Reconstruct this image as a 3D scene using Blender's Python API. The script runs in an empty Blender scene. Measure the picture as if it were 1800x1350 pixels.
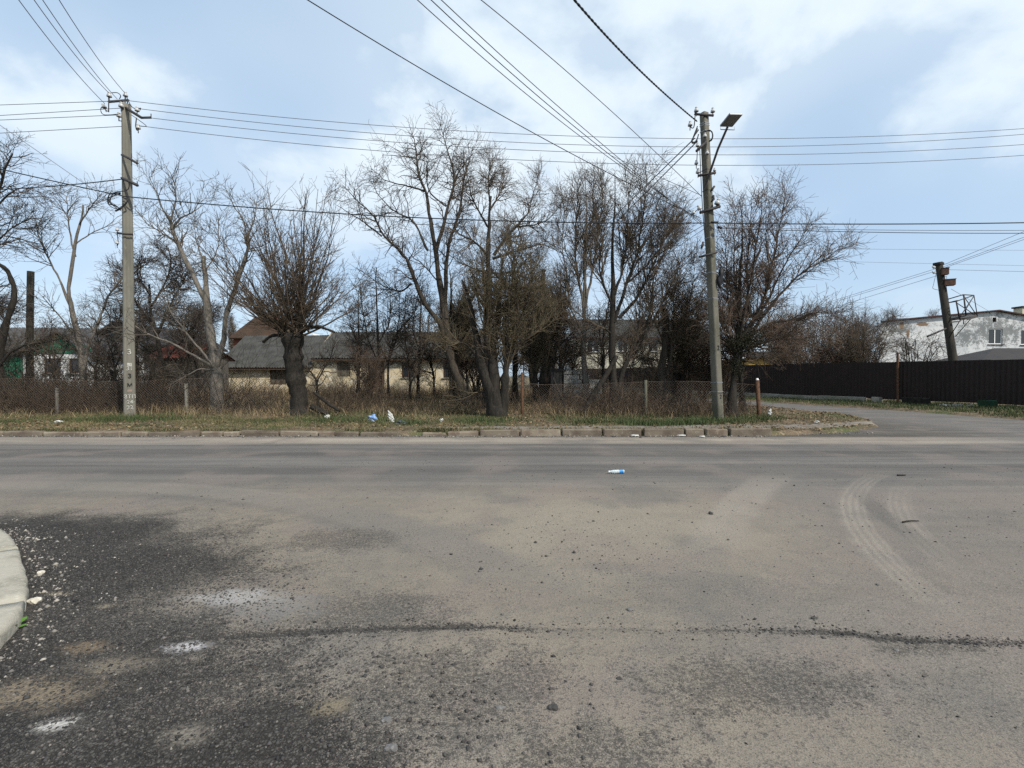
import bpy, bmesh, math, random
import numpy as np
from mathutils import Vector, Matrix

random.seed(7)
RNG = np.random.default_rng(7)
R = math.radians
scene = bpy.context.scene
COL = scene.collection

# ------------------------------------------------------------------ camera
FPX = 850.0                      # focal length in pixels of the 1800 px wide photograph
CAM_Z = 1.5
PITCH = math.atan(15.0 / FPX)
cam_data = bpy.data.cameras.new("camera")
cam_data.sensor_width = 36.0
cam_data.lens = 36.0 * FPX / 1800.0
cam_data.clip_start = 0.05
cam_data.clip_end = 3000.0
cam = bpy.data.objects.new("camera", cam_data)
cam.location = (0, 0, CAM_Z)
cam.rotation_euler = (math.pi / 2 - PITCH, 0, 0)
COL.objects.link(cam)
scene.camera = cam

# ------------------------------------------------------------------ sun, sky, exposure
SUN_ELEV = R(43)
SUN_AZ = R(46)                   # to the right of straight behind the camera
sun_vec = Vector((math.sin(SUN_AZ) * math.cos(SUN_ELEV), -math.cos(SUN_AZ) * math.cos(SUN_ELEV), math.sin(SUN_ELEV)))
sun_data = bpy.data.lights.new("sun", 'SUN')
sun_data.energy = 3.0
sun_data.angle = R(1.2)
sun_data.color = (1.0, 0.94, 0.85)
sun = bpy.data.objects.new("sun", sun_data)
sun.rotation_euler = sun_vec.to_track_quat('Z', 'Y').to_euler()
sun.location = (20, -20, 30)
COL.objects.link(sun)

scene.view_settings.view_transform = 'Standard'
scene.view_settings.look = 'None'
scene.view_settings.gamma = 1.0
scene.view_settings.exposure = 0.52
scene.view_settings.use_curve_mapping = False
scene.cycles.use_denoising = False
scene.cycles.max_bounces = 4
scene.cycles.sample_clamp_direct = 6.0
scene.cycles.sample_clamp_indirect = 3.0
scene.cycles.diffuse_bounces = 1


class NT:
    """Small helper for building node trees."""
    def __init__(self, tree):
        self.t = tree
        self.N = tree.nodes
        self.L = tree.links

    def node(self, typ, **kw):
        n = self.N.new(typ)
        for k, v in kw.items():
            setattr(n, k, v)
        return n

    def put(self, sock, v):
        if isinstance(v, bpy.types.NodeSocket):
            self.L.new(v, sock)
        elif v is not None:
            if sock.type == 'RGBA' and not isinstance(v, (int, float)) and len(v) == 3:
                v = (*v, 1)
            sock.default_value = v

    def math(self, op, a, b=None, c=None, clamp=False):
        n = self.node('ShaderNodeMath', operation=op, use_clamp=clamp)
        self.put(n.inputs[0], a)
        if b is not None:
            self.put(n.inputs[1], b)
        if c is not None:
            self.put(n.inputs[2], c)
        return n.outputs[0]

    def vmath(self, op, a, b=None):
        n = self.node('ShaderNodeVectorMath', operation=op)
        self.put(n.inputs[0], a)
        if b is not None:
            self.put(n.inputs[1], b)
        return n.outputs[1] if op in ('LENGTH', 'DISTANCE', 'DOT_PRODUCT') else n.outputs[0]

    def noise(self, vec, scale, detail=4.0, rough=0.55, dist=0.0, color=False):
        n = self.node('ShaderNodeTexNoise')
        self.put(n.inputs['Vector'], vec)
        n.inputs['Scale'].default_value = scale
        n.inputs['Detail'].default_value = detail
        n.inputs['Roughness'].default_value = rough
        n.inputs['Distortion'].default_value = dist
        return n.outputs['Color' if color else 'Fac']

    def voronoi(self, vec, scale, feature='F1', out='Distance'):
        n = self.node('ShaderNodeTexVoronoi', feature=feature)
        self.put(n.inputs['Vector'], vec)
        n.inputs['Scale'].default_value = scale
        return n.outputs[out]

    def step(self, v, lo, hi, a=0.0, b=1.0):
        n = self.node('ShaderNodeMapRange', interpolation_type='SMOOTHSTEP')
        self.put(n.inputs['Value'], v)
        self.put(n.inputs['From Min'], lo)
        self.put(n.inputs['From Max'], hi)
        n.inputs['To Min'].default_value = a
        n.inputs['To Max'].default_value = b
        return n.outputs[0]

    def mix(self, f, a, b, blend='MIX'):
        n = self.node('ShaderNodeMix', data_type='RGBA', blend_type=blend)
        self.put(n.inputs[0], f)
        self.put(n.inputs[6], a)
        self.put(n.inputs[7], b)
        return n.outputs[2]

    def mapping(self, vec, scale=(1, 1, 1), loc=(0, 0, 0), rot=(0, 0, 0)):
        n = self.node('ShaderNodeMapping')
        self.put(n.inputs['Vector'], vec)
        n.inputs['Scale'].default_value = scale
        n.inputs['Location'].default_value = loc
        n.inputs['Rotation'].default_value = rot
        return n.outputs[0]

    def bump(self, h, strength=0.4, dist=0.01, normal=None):
        n = self.node('ShaderNodeBump')
        n.inputs['Strength'].default_value = strength
        n.inputs['Distance'].default_value = dist
        self.put(n.inputs['Height'], h)
        if normal is not None:
            self.put(n.inputs['Normal'], normal)
        return n.outputs[0]


# world: physical sky with a thin veil and broken clouds, the same all round
world = bpy.data.worlds.new("World")
scene.world = world
world.use_nodes = True
w = NT(world.node_tree)
w.N.clear()
sky = w.node('ShaderNodeTexSky', sky_type='NISHITA')
sky.sun_disc = False
sky.sun_elevation = SUN_ELEV
sky.sun_rotation = math.pi - SUN_AZ
sky.altitude = 200
sky.air_density = 1.0
sky.dust_density = 1.6
sky.ozone_density = 1.4
tc = w.node('ShaderNodeTexCoord')
sep = w.node('ShaderNodeSeparateXYZ')
w.L.new(tc.outputs['Generated'], sep.inputs[0])
zc = w.math('MAXIMUM', sep.outputs[2], 0.0)
den = w.math('ADD', zc, 0.5)
cmb = w.node('ShaderNodeCombineXYZ')
w.put(cmb.inputs[0], w.math('DIVIDE', sep.outputs[0], den))
w.put(cmb.inputs[1], w.math('DIVIDE', sep.outputs[1], den))
CLOUD_OFF = (1.67, 3.11, 0.0)
cp = w.mapping(cmb.outputs[0], loc=CLOUD_OFF)
veil = w.step(w.noise(cp, 1.3, 3, 0.5, 0.2), 0.33, 0.62)
puffs = w.step(w.math('ADD', w.noise(cp, 2.6, 7, 0.55, 0.15), w.math('MULTIPLY_ADD', veil, 0.24, -0.12)), 0.43, 0.66)
cl = w.math('MAXIMUM', w.math('MULTIPLY', veil, 0.5), w.math('MULTIPLY', puffs, 0.9))
high = w.step(sep.outputs[2], 0.10, 0.42)
cl = w.math('MULTIPLY', cl, w.math('MULTIPLY_ADD', high, 0.75, 0.25))
SKY_STRENGTH = 0.1
skyc = w.mix(1.0, sky.outputs[0], (SKY_STRENGTH,) * 3, 'MULTIPLY')
veiled = w.mix(0.66, skyc, (0.415, 0.555, 0.715))
cloudy = w.mix(cl, veiled, (0.625, 0.70, 0.75))
bg = w.node('ShaderNodeBackground')
w.put(bg.inputs[0], cloudy)
bg.inputs[1].default_value = 1.0
wo = w.node('ShaderNodeOutputWorld')
w.L.new(bg.outputs[0], wo.inputs[0])


# ------------------------------------------------------------------ pixel -> world
def P(px, py, Y):
    """World point at depth Y that the photograph shows at pixel (px, py)."""
    dx = (px - 900.0) / FPX
    dz = -(py - 675.0) / FPX
    cy, sy = math.cos(PITCH), math.sin(PITCH)
    d = (dx, cy + dz * sy, -sy + dz * cy)
    t = Y / d[1]
    return np.array((d[0] * t, Y, CAM_Z + d[2] * t))


# ------------------------------------------------------------------ objects
def empty(name, loc, label=None, cat=None, group=None, kind=None):
    o = bpy.data.objects.new(name, None)
    o.empty_display_size = 0.2
    o.location = loc
    COL.objects.link(o)
    tag(o, label, cat, group, kind)
    return o


def tag(o, label=None, cat=None, group=None, kind=None):
    if label: o["label"] = label
    if cat: o["category"] = cat
    if group: o["group"] = group
    if kind: o["kind"] = kind
    return o


def wloc(o):
    v = Vector((0, 0, 0))
    while o is not None:
        v = v + o.location
        o = o.parent
    return v


def mesh_np(name, V, F):
    V = np.asarray(V, dtype=np.float32)
    me = bpy.data.meshes.new(name)
    me.vertices.add(len(V))
    me.vertices.foreach_set("co", V.ravel())
    if isinstance(F, np.ndarray):
        groups = [F]
    else:
        groups = [np.asarray(f, dtype=np.int32) for f in F if len(f)]
    nl = sum(g.size for g in groups)
    npoly = sum(len(g) for g in groups)
    me.loops.add(nl)
    me.loops.foreach_set("vertex_index", np.concatenate([g.ravel() for g in groups]).astype(np.int32))
    me.polygons.add(npoly)
    starts, s = [], 0
    for g in groups:
        k = g.shape[1]
        starts.append(s + np.arange(len(g)) * k)
        s += g.size
    me.polygons.foreach_set("loop_start", np.concatenate(starts).astype(np.int32))
    me.update(calc_edges=True)
    return me


def obj_np(name, V, F, m, parent=None, smooth=False, attr=None):
    """World-space vertices; the object sits at its parent's origin."""
    V = np.asarray(V, dtype=np.float64)
    if parent is not None:
        V = V - np.array(wloc(parent))
    me = mesh_np(name, V, F)
    if attr is not None:
        for k, a in attr.items():
            at = me.attributes.new(k, 'FLOAT', 'POINT')
            at.data.foreach_set("value", np.asarray(a, dtype=np.float32))
    if m: me.materials.append(m)
    if smooth: me.shade_smooth()
    o = bpy.data.objects.new(name, me)
    COL.objects.link(o)
    o.parent = parent
    return o


def obj_bm(name, bm, m, parent=None, smooth=False):
    if parent is not None:
        bmesh.ops.translate(bm, verts=bm.verts, vec=-wloc(parent))
    me = bpy.data.meshes.new(name)
    bmesh.ops.recalc_face_normals(bm, faces=bm.faces)
    bm.to_mesh(me)
    bm.free()
    if m: me.materials.append(m)
    if smooth: me.shade_smooth()
    o = bpy.data.objects.new(name, me)
    COL.objects.link(o)
    o.parent = parent
    return o


def add_box(bm, c, s, rot=None, bevel=0.0, jitter=0.0):
    """A box of full size s at centre c (rot: 3x3 or euler z angle)."""
    m = Matrix.Identity(4)
    if rot is not None:
        m = Matrix.Rotation(rot, 4, 'Z') if isinstance(rot, (int, float)) else rot.to_4x4()
    r = bmesh.ops.create_cube(bm, size=1.0)
    vs = r['verts']
    for v in vs:
        v.co = Vector((v.co.x * s[0], v.co.y * s[1], v.co.z * s[2]))
    if bevel > 0:
        es = list({e for v in vs for e in v.link_edges})
        rb = bmesh.ops.bevel(bm, geom=es, offset=bevel, segments=1, affect='EDGES', profile=0.6)
        vs = list({v for f in rb['faces'] for v in f.verts} | {v for v in vs if v.is_valid})
    for v in vs:
        v.co = (m @ v.co) + Vector(c)
        if jitter:
            v.co += Vector((random.uniform(-1, 1), random.uniform(-1, 1), random.uniform(-1, 1))) * jitter
    return vs


def box(name, c, s, m, parent=None, rot=None, bevel=0.0, jitter=0.0):
    bm = bmesh.new()
    add_box(bm, c, s, rot, bevel, jitter)
    return obj_bm(name, bm, m, parent)


def tubes(PTS, RAD, S=3):
    """PTS (N,K,3), RAD (N,K) -> vertices and quads of N open tapered tubes."""
    PTS = np.asarray(PTS, float)
    RAD = np.asarray(RAD, float)
    N, K, _ = PTS.shape
    T = np.empty_like(PTS)
    T[:, 1:-1] = PTS[:, 2:] - PTS[:, :-2]
    T[:, 0] = PTS[:, 1] - PTS[:, 0]
    T[:, -1] = PTS[:, -1] - PTS[:, -2]
    T /= np.linalg.norm(T, axis=2, keepdims=True) + 1e-9
    mean = PTS[:, -1] - PTS[:, 0]
    ax = np.argmin(np.abs(mean), axis=1)
    ref = np.zeros((N, 3))
    ref[np.arange(N), ax] = 1
    A = np.cross(T, ref[:, None, :])
    A /= np.linalg.norm(A, axis=2, keepdims=True) + 1e-9
    B = np.cross(T, A)
    th = np.arange(S) * 2 * math.pi / S
    ring = A[:, :, None, :] * np.cos(th)[None, None, :, None] + B[:, :, None, :] * np.sin(th)[None, None, :, None]
    V = PTS[:, :, None, :] + ring * RAD[:, :, None, None]
    idx = np.arange(N * K * S).reshape(N, K, S)
    a = idx[:, :-1, :]
    b = np.roll(idx, -1, axis=2)[:, :-1, :]
    c = np.roll(idx, -1, axis=2)[:, 1:, :]
    d = idx[:, 1:, :]
    F = np.stack([a, b, c, d], axis=-1).reshape(-1, 4)
    return V.reshape(-1, 3), F


def catmull(pts, n):
    pts = np.asarray(pts, float)
    p = np.vstack([2 * pts[0] - pts[1], pts, 2 * pts[-1] - pts[-2]])
    segs = len(pts) - 1
    u = np.linspace(0, segs, n)
    i = np.minimum(u.astype(int), segs - 1)
    t = (u - i)[:, None]
    p0, p1, p2, p3 = p[i], p[i + 1], p[i + 2], p[i + 3]
    return 0.5 * (2 * p1 + (p2 - p0) * t + (2 * p0 - 5 * p1 + 4 * p2 - p3) * t ** 2 + (3 * p1 - p0 - 3 * p2 + p3) * t ** 3)


def tube_path(bm_or_none, pts, r, S=8, n=None):
    pts = np.asarray(pts, float)
    if n: pts = catmull(pts, n)
    rad = np.full((1, len(pts)), r) if np.isscalar(r) else np.interp(np.linspace(0, 1, len(pts)), np.linspace(0, 1, len(r)), r)[None]
    return tubes(pts[None], rad, S)


def merge(parts):
    Vs, Fs, off = [], {}, 0
    for V, F in parts:
        Vs.append(V)
        Fs.setdefault(F.shape[1], []).append(F + off)
        off += len(V)
    return np.concatenate(Vs), [np.concatenate(f) for f in Fs.values()]


def lathe(profile, S=16, M=None):
    """profile [(r,z)] about z."""
    th = np.arange(S) * 2 * math.pi / S
    V = np.array([[(r * math.cos(t), r * math.sin(t), z) for t in th] for r, z in profile]).reshape(-1, 3)
    K = len(profile)
    idx = np.arange(K * S).reshape(K, S)
    a, b = idx[:-1], np.roll(idx, -1, 1)[:-1]
    c, d = np.roll(idx, -1, 1)[1:], idx[1:]
    F = np.stack([a, b, c, d], -1).reshape(-1, 4)
    if M is not None:
        V = V @ np.array(M.to_3x3()).T + np.array(M.translation)
    return V, F


def copy_tree(o, parent=None):
    c = o.copy()
    COL.objects.link(c)
    c.parent = parent
    for ch in list(o.children):
        copy_tree(ch, c)
    return c


# ------------------------------------------------------------------ materials
def surf(name, base, layers=(), rough=0.9, bump=None, spec=0.25, metal=0.0, rand=0.0, stretch=(1, 1, 1)):
    """layers: (scale, colour, lo, hi[, detail]) noise-blended colours; bump: list of (scale, strength, distance)."""
    m = bpy.data.materials.new(name)
    m.use_nodes = True
    t = NT(m.node_tree)
    b = t.N['Principled BSDF']
    g = t.node('ShaderNodeNewGeometry')
    vec = t.mapping(g.outputs['Position'], scale=stretch)
    c = None
    cur = (*base, 1)
    for i, l in enumerate(layers):
        off = t.vmath('ADD', vec, (i * 7.3, i * 3.1, i * 5.7))
        f = t.step(t.noise(off, l[0], l[4] if len(l) > 4 else 5, 0.6), l[2], l[3])
        cur = t.mix(f, cur, (*l[1], 1))
    if rand:
        oi = t.node('ShaderNodeObjectInfo')
        f = t.math('MULTIPLY_ADD', oi.outputs['Random'], 2 * rand, 1 - rand)
        cc = t.node('ShaderNodeCombineXYZ')
        for k in range(3): t.put(cc.inputs[k], f)
        cur = t.mix(1.0, cur, cc.outputs[0], 'MULTIPLY')
    t.put(b.inputs['Base Color'], cur)
    b.inputs['Roughness'].default_value = rough
    b.inputs['Specular IOR Level'].default_value = spec
    b.inputs['Metallic'].default_value = metal
    nrm = None
    for s in (bump or []):
        nrm = t.bump(t.noise(vec, s[0], 5, 0.6), s[1], s[2], nrm)
    if nrm is not None:
        t.put(b.inputs['Normal'], nrm)
    return m


def tint_mat(name, a, b_, c=None, rough=0.8, spec=0.2):
    """Colour from the per-blade 'tint' attribute."""
    m = bpy.data.materials.new(name)
    m.use_nodes = True
    t = NT(m.node_tree)
    b = t.N['Principled BSDF']
    at = t.node('ShaderNodeAttribute', attribute_name='tint')
    r = t.node('ShaderNodeValToRGB')
    r.color_ramp.elements[0].color = (*a, 1)
    r.color_ramp.elements[1].color = (*b_, 1)
    if c is not None:
        e = r.color_ramp.elements.new(0.5)
        e.color = (*c, 1)
    t.L.new(at.outputs['Fac'], r.inputs[0])
    t.put(b.inputs['Base Color'], r.outputs[0])
    b.inputs['Roughness'].default_value = rough
    b.inputs['Specular IOR Level'].default_value = spec
    return m


M = {}
M['concrete'] = surf('weathered_concrete', (0.185, 0.175, 0.145), [(1.2, (0.125, 0.12, 0.10), 0.4, 0.7), (14, (0.235, 0.22, 0.18), 0.55, 0.75), (60, (0.08, 0.076, 0.066), 0.62, 0.72)], bump=[(40, 0.35, 0.01)], stretch=(1, 1, 0.4))
M['concrete_dark'] = surf('mossy_concrete', (0.14, 0.13, 0.105), [(2, (0.085, 0.083, 0.06), 0.4, 0.65), (25, (0.21, 0.195, 0.16), 0.55, 0.75), (70, (0.05, 0.05, 0.045), 0.6, 0.72)], bump=[(40, 0.4, 0.01)], stretch=(1, 1, 0.4))
M['kerb'] = surf('kerb_concrete', (0.191, 0.158, 0.119), [(1.5, (0.115, 0.087, 0.065), 0.42, 0.62), (9, (0.260, 0.229, 0.176), 0.55, 0.75), (50, (0.092, 0.074, 0.058), 0.6, 0.72)], bump=[(30, 0.5, 0.015), (120, 0.3, 0.004)], rand=0.22)
M['kerb_near'] = surf('kerb_concrete_pale', (0.36, 0.335, 0.275), [(5, (0.25, 0.232, 0.185), 0.45, 0.7), (40, (0.44, 0.41, 0.345), 0.55, 0.7), (120, (0.20, 0.19, 0.15), 0.62, 0.74)], bump=[(14, 0.5, 0.02), (90, 0.5, 0.006)])
M['iron'] = surf('dark_iron', (0.035, 0.032, 0.032), [(20, (0.08, 0.05, 0.035), 0.5, 0.7)], rough=0.65, spec=0.4)
M['porcelain'] = surf('porcelain', (0.46, 0.46, 0.45), [(30, (0.4, 0.38, 0.35), 0.55, 0.7)], rough=0.3, spec=0.5)
M['black_rubber'] = surf('black_cable', (0.015, 0.015, 0.017), rough=0.6, spec=0.3)
M['alu_wire'] = surf('grey_wire', (0.12, 0.125, 0.14), rough=0.5, spec=0.4)
M['rust'] = surf('rusty_steel', (0.105, 0.053, 0.028), [(15, (0.043, 0.025, 0.019), 0.45, 0.65), (60, (0.161, 0.093, 0.056), 0.55, 0.7)], rough=0.85, bump=[(80, 0.3, 0.004)])
M['white_paint'] = surf('white_paint', (0.47, 0.47, 0.43), [(40, (0.22, 0.21, 0.18), 0.46, 0.62)], rough=0.7)
M['black_paint'] = surf('black_paint', (0.02, 0.02, 0.02), rough=0.7)
M['pink_paint'] = surf('faded_pink_paint', (0.30, 0.20, 0.16), [(30, (0.22, 0.2, 0.16), 0.45, 0.6)], rough=0.8)
M['lamp_metal'] = surf('lamp_housing', (0.24, 0.25, 0.26), rough=0.45, metal=0.3, spec=0.5)
M['lamp_lens'] = surf('lamp_lens', (0.22, 0.23, 0.22), [(60, (0.13, 0.14, 0.14), 0.45, 0.6)], rough=0.25, spec=0.5)
M['galv'] = surf('galvanised_wire', (0.15, 0.125, 0.10), [(20, (0.10, 0.06, 0.04), 0.45, 0.6)], rough=0.7, metal=0.2)
M['fence_brown'] = surf('brown_sheet_metal', (0.014, 0.009, 0.008), [(3, (0.019, 0.011, 0.009), 0.4, 0.65), (30, (0.025, 0.016, 0.012), 0.58, 0.75)], rough=0.55, spec=0.25, rand=0.12)
M['plinth'] = surf('plinth_concrete', (0.26, 0.25, 0.215), [(1.5, (0.17, 0.17, 0.13), 0.4, 0.65), (12, (0.34, 0.32, 0.27), 0.55, 0.75)], bump=[(25, 0.4, 0.015)])
M['wood_grey'] = surf('grey_boards', (0.10, 0.09, 0.075), [(6, (0.05, 0.045, 0.04), 0.4, 0.65), (30, (0.16, 0.145, 0.12), 0.55, 0.7)], stretch=(4, 4, 0.4), bump=[(30, 0.4, 0.005)])
M['pole_wood'] = surf('old_pole', (0.041, 0.036, 0.028), [(4, (0.022, 0.020, 0.017), 0.4, 0.65), (25, (0.066, 0.058, 0.047), 0.55, 0.72)], stretch=(3, 3, 0.3), bump=[(30, 0.5, 0.01)])
M['slate'] = surf('asbestos_slate', (0.060, 0.059, 0.055), [(1.5, (0.036, 0.036, 0.033), 0.4, 0.65), (12, (0.090, 0.087, 0.078), 0.55, 0.75), (5, (0.042, 0.045, 0.027), 0.6, 0.72)], bump=[(30, 0.3, 0.01)])
M['plaster_cream'] = surf('cream_plaster', (0.56, 0.47, 0.31), [(0.6, (0.27, 0.235, 0.17), 0.52, 0.60), (3, (0.62, 0.57, 0.46), 0.50, 0.66), (12, (0.36, 0.30, 0.21), 0.58, 0.7)], bump=[(10, 0.3, 0.02)])
def stained_render():
    m = bpy.data.materials.new('stained_white_render')
    m.use_nodes = True
    t = NT(m.node_tree)
    b = t.N['Principled BSDF']
    p = t.node('ShaderNodeNewGeometry').outputs['Position']
    n1, n2, n3 = t.noise(p, 0.5, 5, 0.6), t.noise(p, 2.2, 8, 0.68), t.noise(p, 9, 6, 0.7)
    c = t.mix(t.step(n1, 0.40, 0.65), (0.60, 0.61, 0.60), (0.46, 0.475, 0.48))
    # black mould that has crept over the gable and along the eave
    def blot(px, py, rx, rz):
        o = P(px, py, 40.0)
        d = t.vmath('SUBTRACT', p, tuple(o))
        d = t.vmath('MULTIPLY', d, (1 / rx, 0.0, 1 / rz))
        return t.math('SUBTRACT', 1.0, t.vmath('LENGTH', d))
    k = t.math('MAXIMUM', blot(1752, 582, 3.6, 2.0), blot(1700, 592, 1.8, 1.2))
    k = t.math('MAXIMUM', k, blot(1575, 578, 2.4, 0.7))
    k = t.math('ADD', t.math('MULTIPLY_ADD', k, 0.9, 0.0, clamp=True), t.math('MULTIPLY_ADD', n2, 3.2, -1.75))
    k = t.math('ADD', k, t.math('MULTIPLY_ADD', n3, 2.4, -1.2))
    c = t.mix(t.math('MULTIPLY', t.step(k, 0.0, 0.5), 0.8), c, (0.12, 0.128, 0.125))
    c = t.mix(t.math('MULTIPLY', t.step(t.math('ADD', n2, t.math('MULTIPLY_ADD', n3, 0.5, -0.25)), 0.60, 0.75), 0.55), c, (0.24, 0.25, 0.25))
    br = t.math('MAXIMUM', blot(1585, 572, 0.35, 0.5), t.math('MAXIMUM', blot(1622, 570, 0.9, 0.28), blot(1596, 586, 0.22, 0.6)))
    c = t.mix(t.step(t.math('ADD', br, t.math('MULTIPLY_ADD', n3, 1.4, -0.7)), 0.3, 0.5), c, (0.20, 0.14, 0.095))
    t.put(b.inputs['Base Color'], c)
    b.inputs['Roughness'].default_value = 0.95
    b.inputs['Specular IOR Level'].default_value = 0.1
    t.put(b.inputs['Normal'], t.bump(n3, 0.3, 0.02))
    return m


M['plaster_white'] = stained_render()
M['wall_white'] = surf('white_wall', (0.66, 0.66, 0.64), [(2, (0.5, 0.5, 0.47), 0.45, 0.7)])
M['wall_brick_cream'] = surf('cream_silicate_brick', (0.46, 0.44, 0.35), [(1, (0.36, 0.34, 0.27), 0.45, 0.65), (9, (0.54, 0.52, 0.43), 0.5, 0.7)])
M['wall_yellow'] = surf('yellow_wall', (0.372, 0.248, 0.074), [(2, (0.310, 0.217, 0.081), 0.45, 0.7)])
M['wall_green'] = surf('green_boards', (0.03, 0.20, 0.11), [(3, (0.02, 0.12, 0.075), 0.4, 0.65)], stretch=(6, 1, 1))
M['wall_mint'] = surf('pale_green_boards', (0.26, 0.32, 0.27), [(3, (0.19, 0.23, 0.2), 0.4, 0.65)], stretch=(6, 1, 1))
M['roof_grey'] = surf('grey_roof', (0.072, 0.072, 0.072), [(2, (0.045, 0.045, 0.045), 0.4, 0.65)])
M['roof_red'] = surf('red_roof', (0.105, 0.027, 0.018), [(2, (0.063, 0.021, 0.015), 0.4, 0.65)])
M['roof_tile'] = surf('brown_tiles', (0.054, 0.031, 0.018), [(1.2, (0.036, 0.023, 0.014), 0.4, 0.6), (6, (0.068, 0.040, 0.025), 0.5, 0.7)])
M['roof_brown'] = surf('brown_metal_roof', (0.030, 0.024, 0.021), [(2, (0.022, 0.018, 0.017), 0.4, 0.65)], rough=0.6)
M['roof_maroon'] = surf('maroon_metal_roof', (0.054, 0.025, 0.020), [(2, (0.041, 0.020, 0.018), 0.4, 0.65)], rough=0.6)
M['frame_white'] = surf('white_frame', (0.75, 0.75, 0.73), rough=0.5)
M['frame_wood'] = surf('brown_frame', (0.11, 0.06, 0.035), [(10, (0.07, 0.045, 0.03), 0.4, 0.6)])
M['board_grey'] = surf('boarding', (0.12, 0.105, 0.08), [(5, (0.08, 0.07, 0.055), 0.4, 0.65)])
M['glass'] = surf('window_glass', (0.02, 0.025, 0.03), rough=0.08, spec=0.6)
M['soot_brick'] = surf('chimney_render', (0.55, 0.50, 0.36), [(3, (0.4, 0.36, 0.27), 0.45, 0.7)])
M['red_brick'] = surf('red_brick', (0.168, 0.060, 0.036), [(8, (0.120, 0.048, 0.030), 0.4, 0.6)])
M['block_white'] = surf('white_blocks', (0.46, 0.44, 0.39), [(4, (0.30, 0.28, 0.24), 0.42, 0.65), (30, (0.56, 0.54, 0.48), 0.55, 0.72)], rand=0.2)
M['green_net'] = surf('green_sheet', (0.02, 0.075, 0.045), [(8, (0.03, 0.05, 0.03), 0.4, 0.65)])
M['black_board'] = surf('dark_board', (0.02, 0.02, 0.018), [(6, (0.04, 0.035, 0.03), 0.4, 0.65)])
M['box_brown'] = surf('rusty_box', (0.128, 0.064, 0.041), [(6, (0.075, 0.045, 0.034), 0.4, 0.65)], rough=0.7)

BARK = {
    'dark': surf('dark_bark', (0.031, 0.026, 0.021), [(5, (0.017, 0.015, 0.012), 0.4, 0.62), (22, (0.062, 0.053, 0.042), 0.55, 0.72)], bump=[(18, 0.8, 0.03)], stretch=(2.2, 2.2, 0.5)),
    'grey': surf('grey_bark', (0.157, 0.140, 0.119), [(4, (0.093, 0.085, 0.070), 0.42, 0.62), (14, (0.230, 0.208, 0.178), 0.52, 0.7), (30, (0.051, 0.045, 0.038), 0.6, 0.7)], bump=[(18, 0.8, 0.03)], stretch=(2.2, 2.2, 0.5)),
    'brown': surf('brown_bark', (0.061, 0.050, 0.037), [(5, (0.036, 0.030, 0.024), 0.4, 0.62), (20, (0.101, 0.086, 0.065), 0.55, 0.72)], bump=[(18, 0.8, 0.03)], stretch=(2.2, 2.2, 0.5)),
}
TWIG = {
    'dark': surf('dark_twig', (0.058, 0.045, 0.036), [(1.5, (0.082, 0.067, 0.046), 0.45, 0.65)]),
    'grey': surf('grey_twig', (0.117, 0.099, 0.079), [(1.5, (0.083, 0.071, 0.057), 0.45, 0.65)]),
    'brown': surf('brown_twig', (0.107, 0.082, 0.057), [(1.5, (0.080, 0.064, 0.048), 0.45, 0.65)]),
    'red': surf('reddish_twig', (0.121, 0.085, 0.060), [(1.5, (0.085, 0.067, 0.053), 0.45, 0.65)]),
    'olive': surf('olive_twig', (0.112, 0.090, 0.056), [(1.5, (0.080, 0.064, 0.044), 0.45, 0.65)]),
}
M['bud'] = tint_mat('opening_buds', (0.13, 0.11, 0.06), (0.17, 0.155, 0.075), rough=0.7)
M['ivy'] = tint_mat('ivy_leaves', (0.012, 0.013, 0.008), (0.034, 0.032, 0.016), rough=0.7)
M['grass'] = tint_mat('verge_grass', (0.050, 0.078, 0.028), (0.23, 0.18, 0.10), (0.088, 0.098, 0.042))
M['straw'] = tint_mat('dry_straw', (0.33, 0.26, 0.15), (0.11, 0.08, 0.05), (0.20, 0.15, 0.088))
M['bramble'] = tint_mat('bramble_canes', (0.050, 0.038, 0.028), (0.14, 0.105, 0.07), (0.078, 0.058, 0.041))
M['dark_bramble'] = tint_mat('dark_canes', (0.028, 0.023, 0.018), (0.075, 0.06, 0.042), (0.042, 0.033, 0.025))
M['litter'] = tint_mat('dead_leaves', (0.12, 0.08, 0.045), (0.26, 0.19, 0.11), (0.18, 0.13, 0.075))
M['pebble'] = tint_mat('road_grit', (0.022, 0.022, 0.022), (0.36, 0.33, 0.28), (0.085, 0.08, 0.075), rough=0.85)


# ================================================================== GROUND
def vnoise(x, y, s, seed=0):
    """Smooth value noise in 0..1."""
    x = np.asarray(x, float) * s + seed * 17.13
    y = np.asarray(y, float) * s + seed * 9.71
    xi, yi = np.floor(x), np.floor(y)
    fx, fy = x - xi, y - yi
    fx, fy = fx * fx * (3 - 2 * fx), fy * fy * (3 - 2 * fy)
    def h(a, b):
        v = np.sin(a * 127.1 + b * 311.7 + seed * 74.7) * 43758.5453
        return v - np.floor(v)
    return (h(xi, yi) * (1 - fx) + h(xi + 1, yi) * fx) * (1 - fy) + (h(xi, yi + 1) * (1 - fx) + h(xi + 1, yi + 1) * fx) * fy


def fbm(x, y, s, seed=0, oct=3):
    v, a, n = 0, 1, 0
    for k in range(oct):
        v = v + a * vnoise(x, y, s * 2 ** k, seed + k * 5)
        n += a
        a *= 0.5
    return v / n


def sstep(v, a, b):
    t = np.clip((np.asarray(v, float) - a) / (b - a), 0, 1)
    return t * t * (3 - 2 * t)


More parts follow.
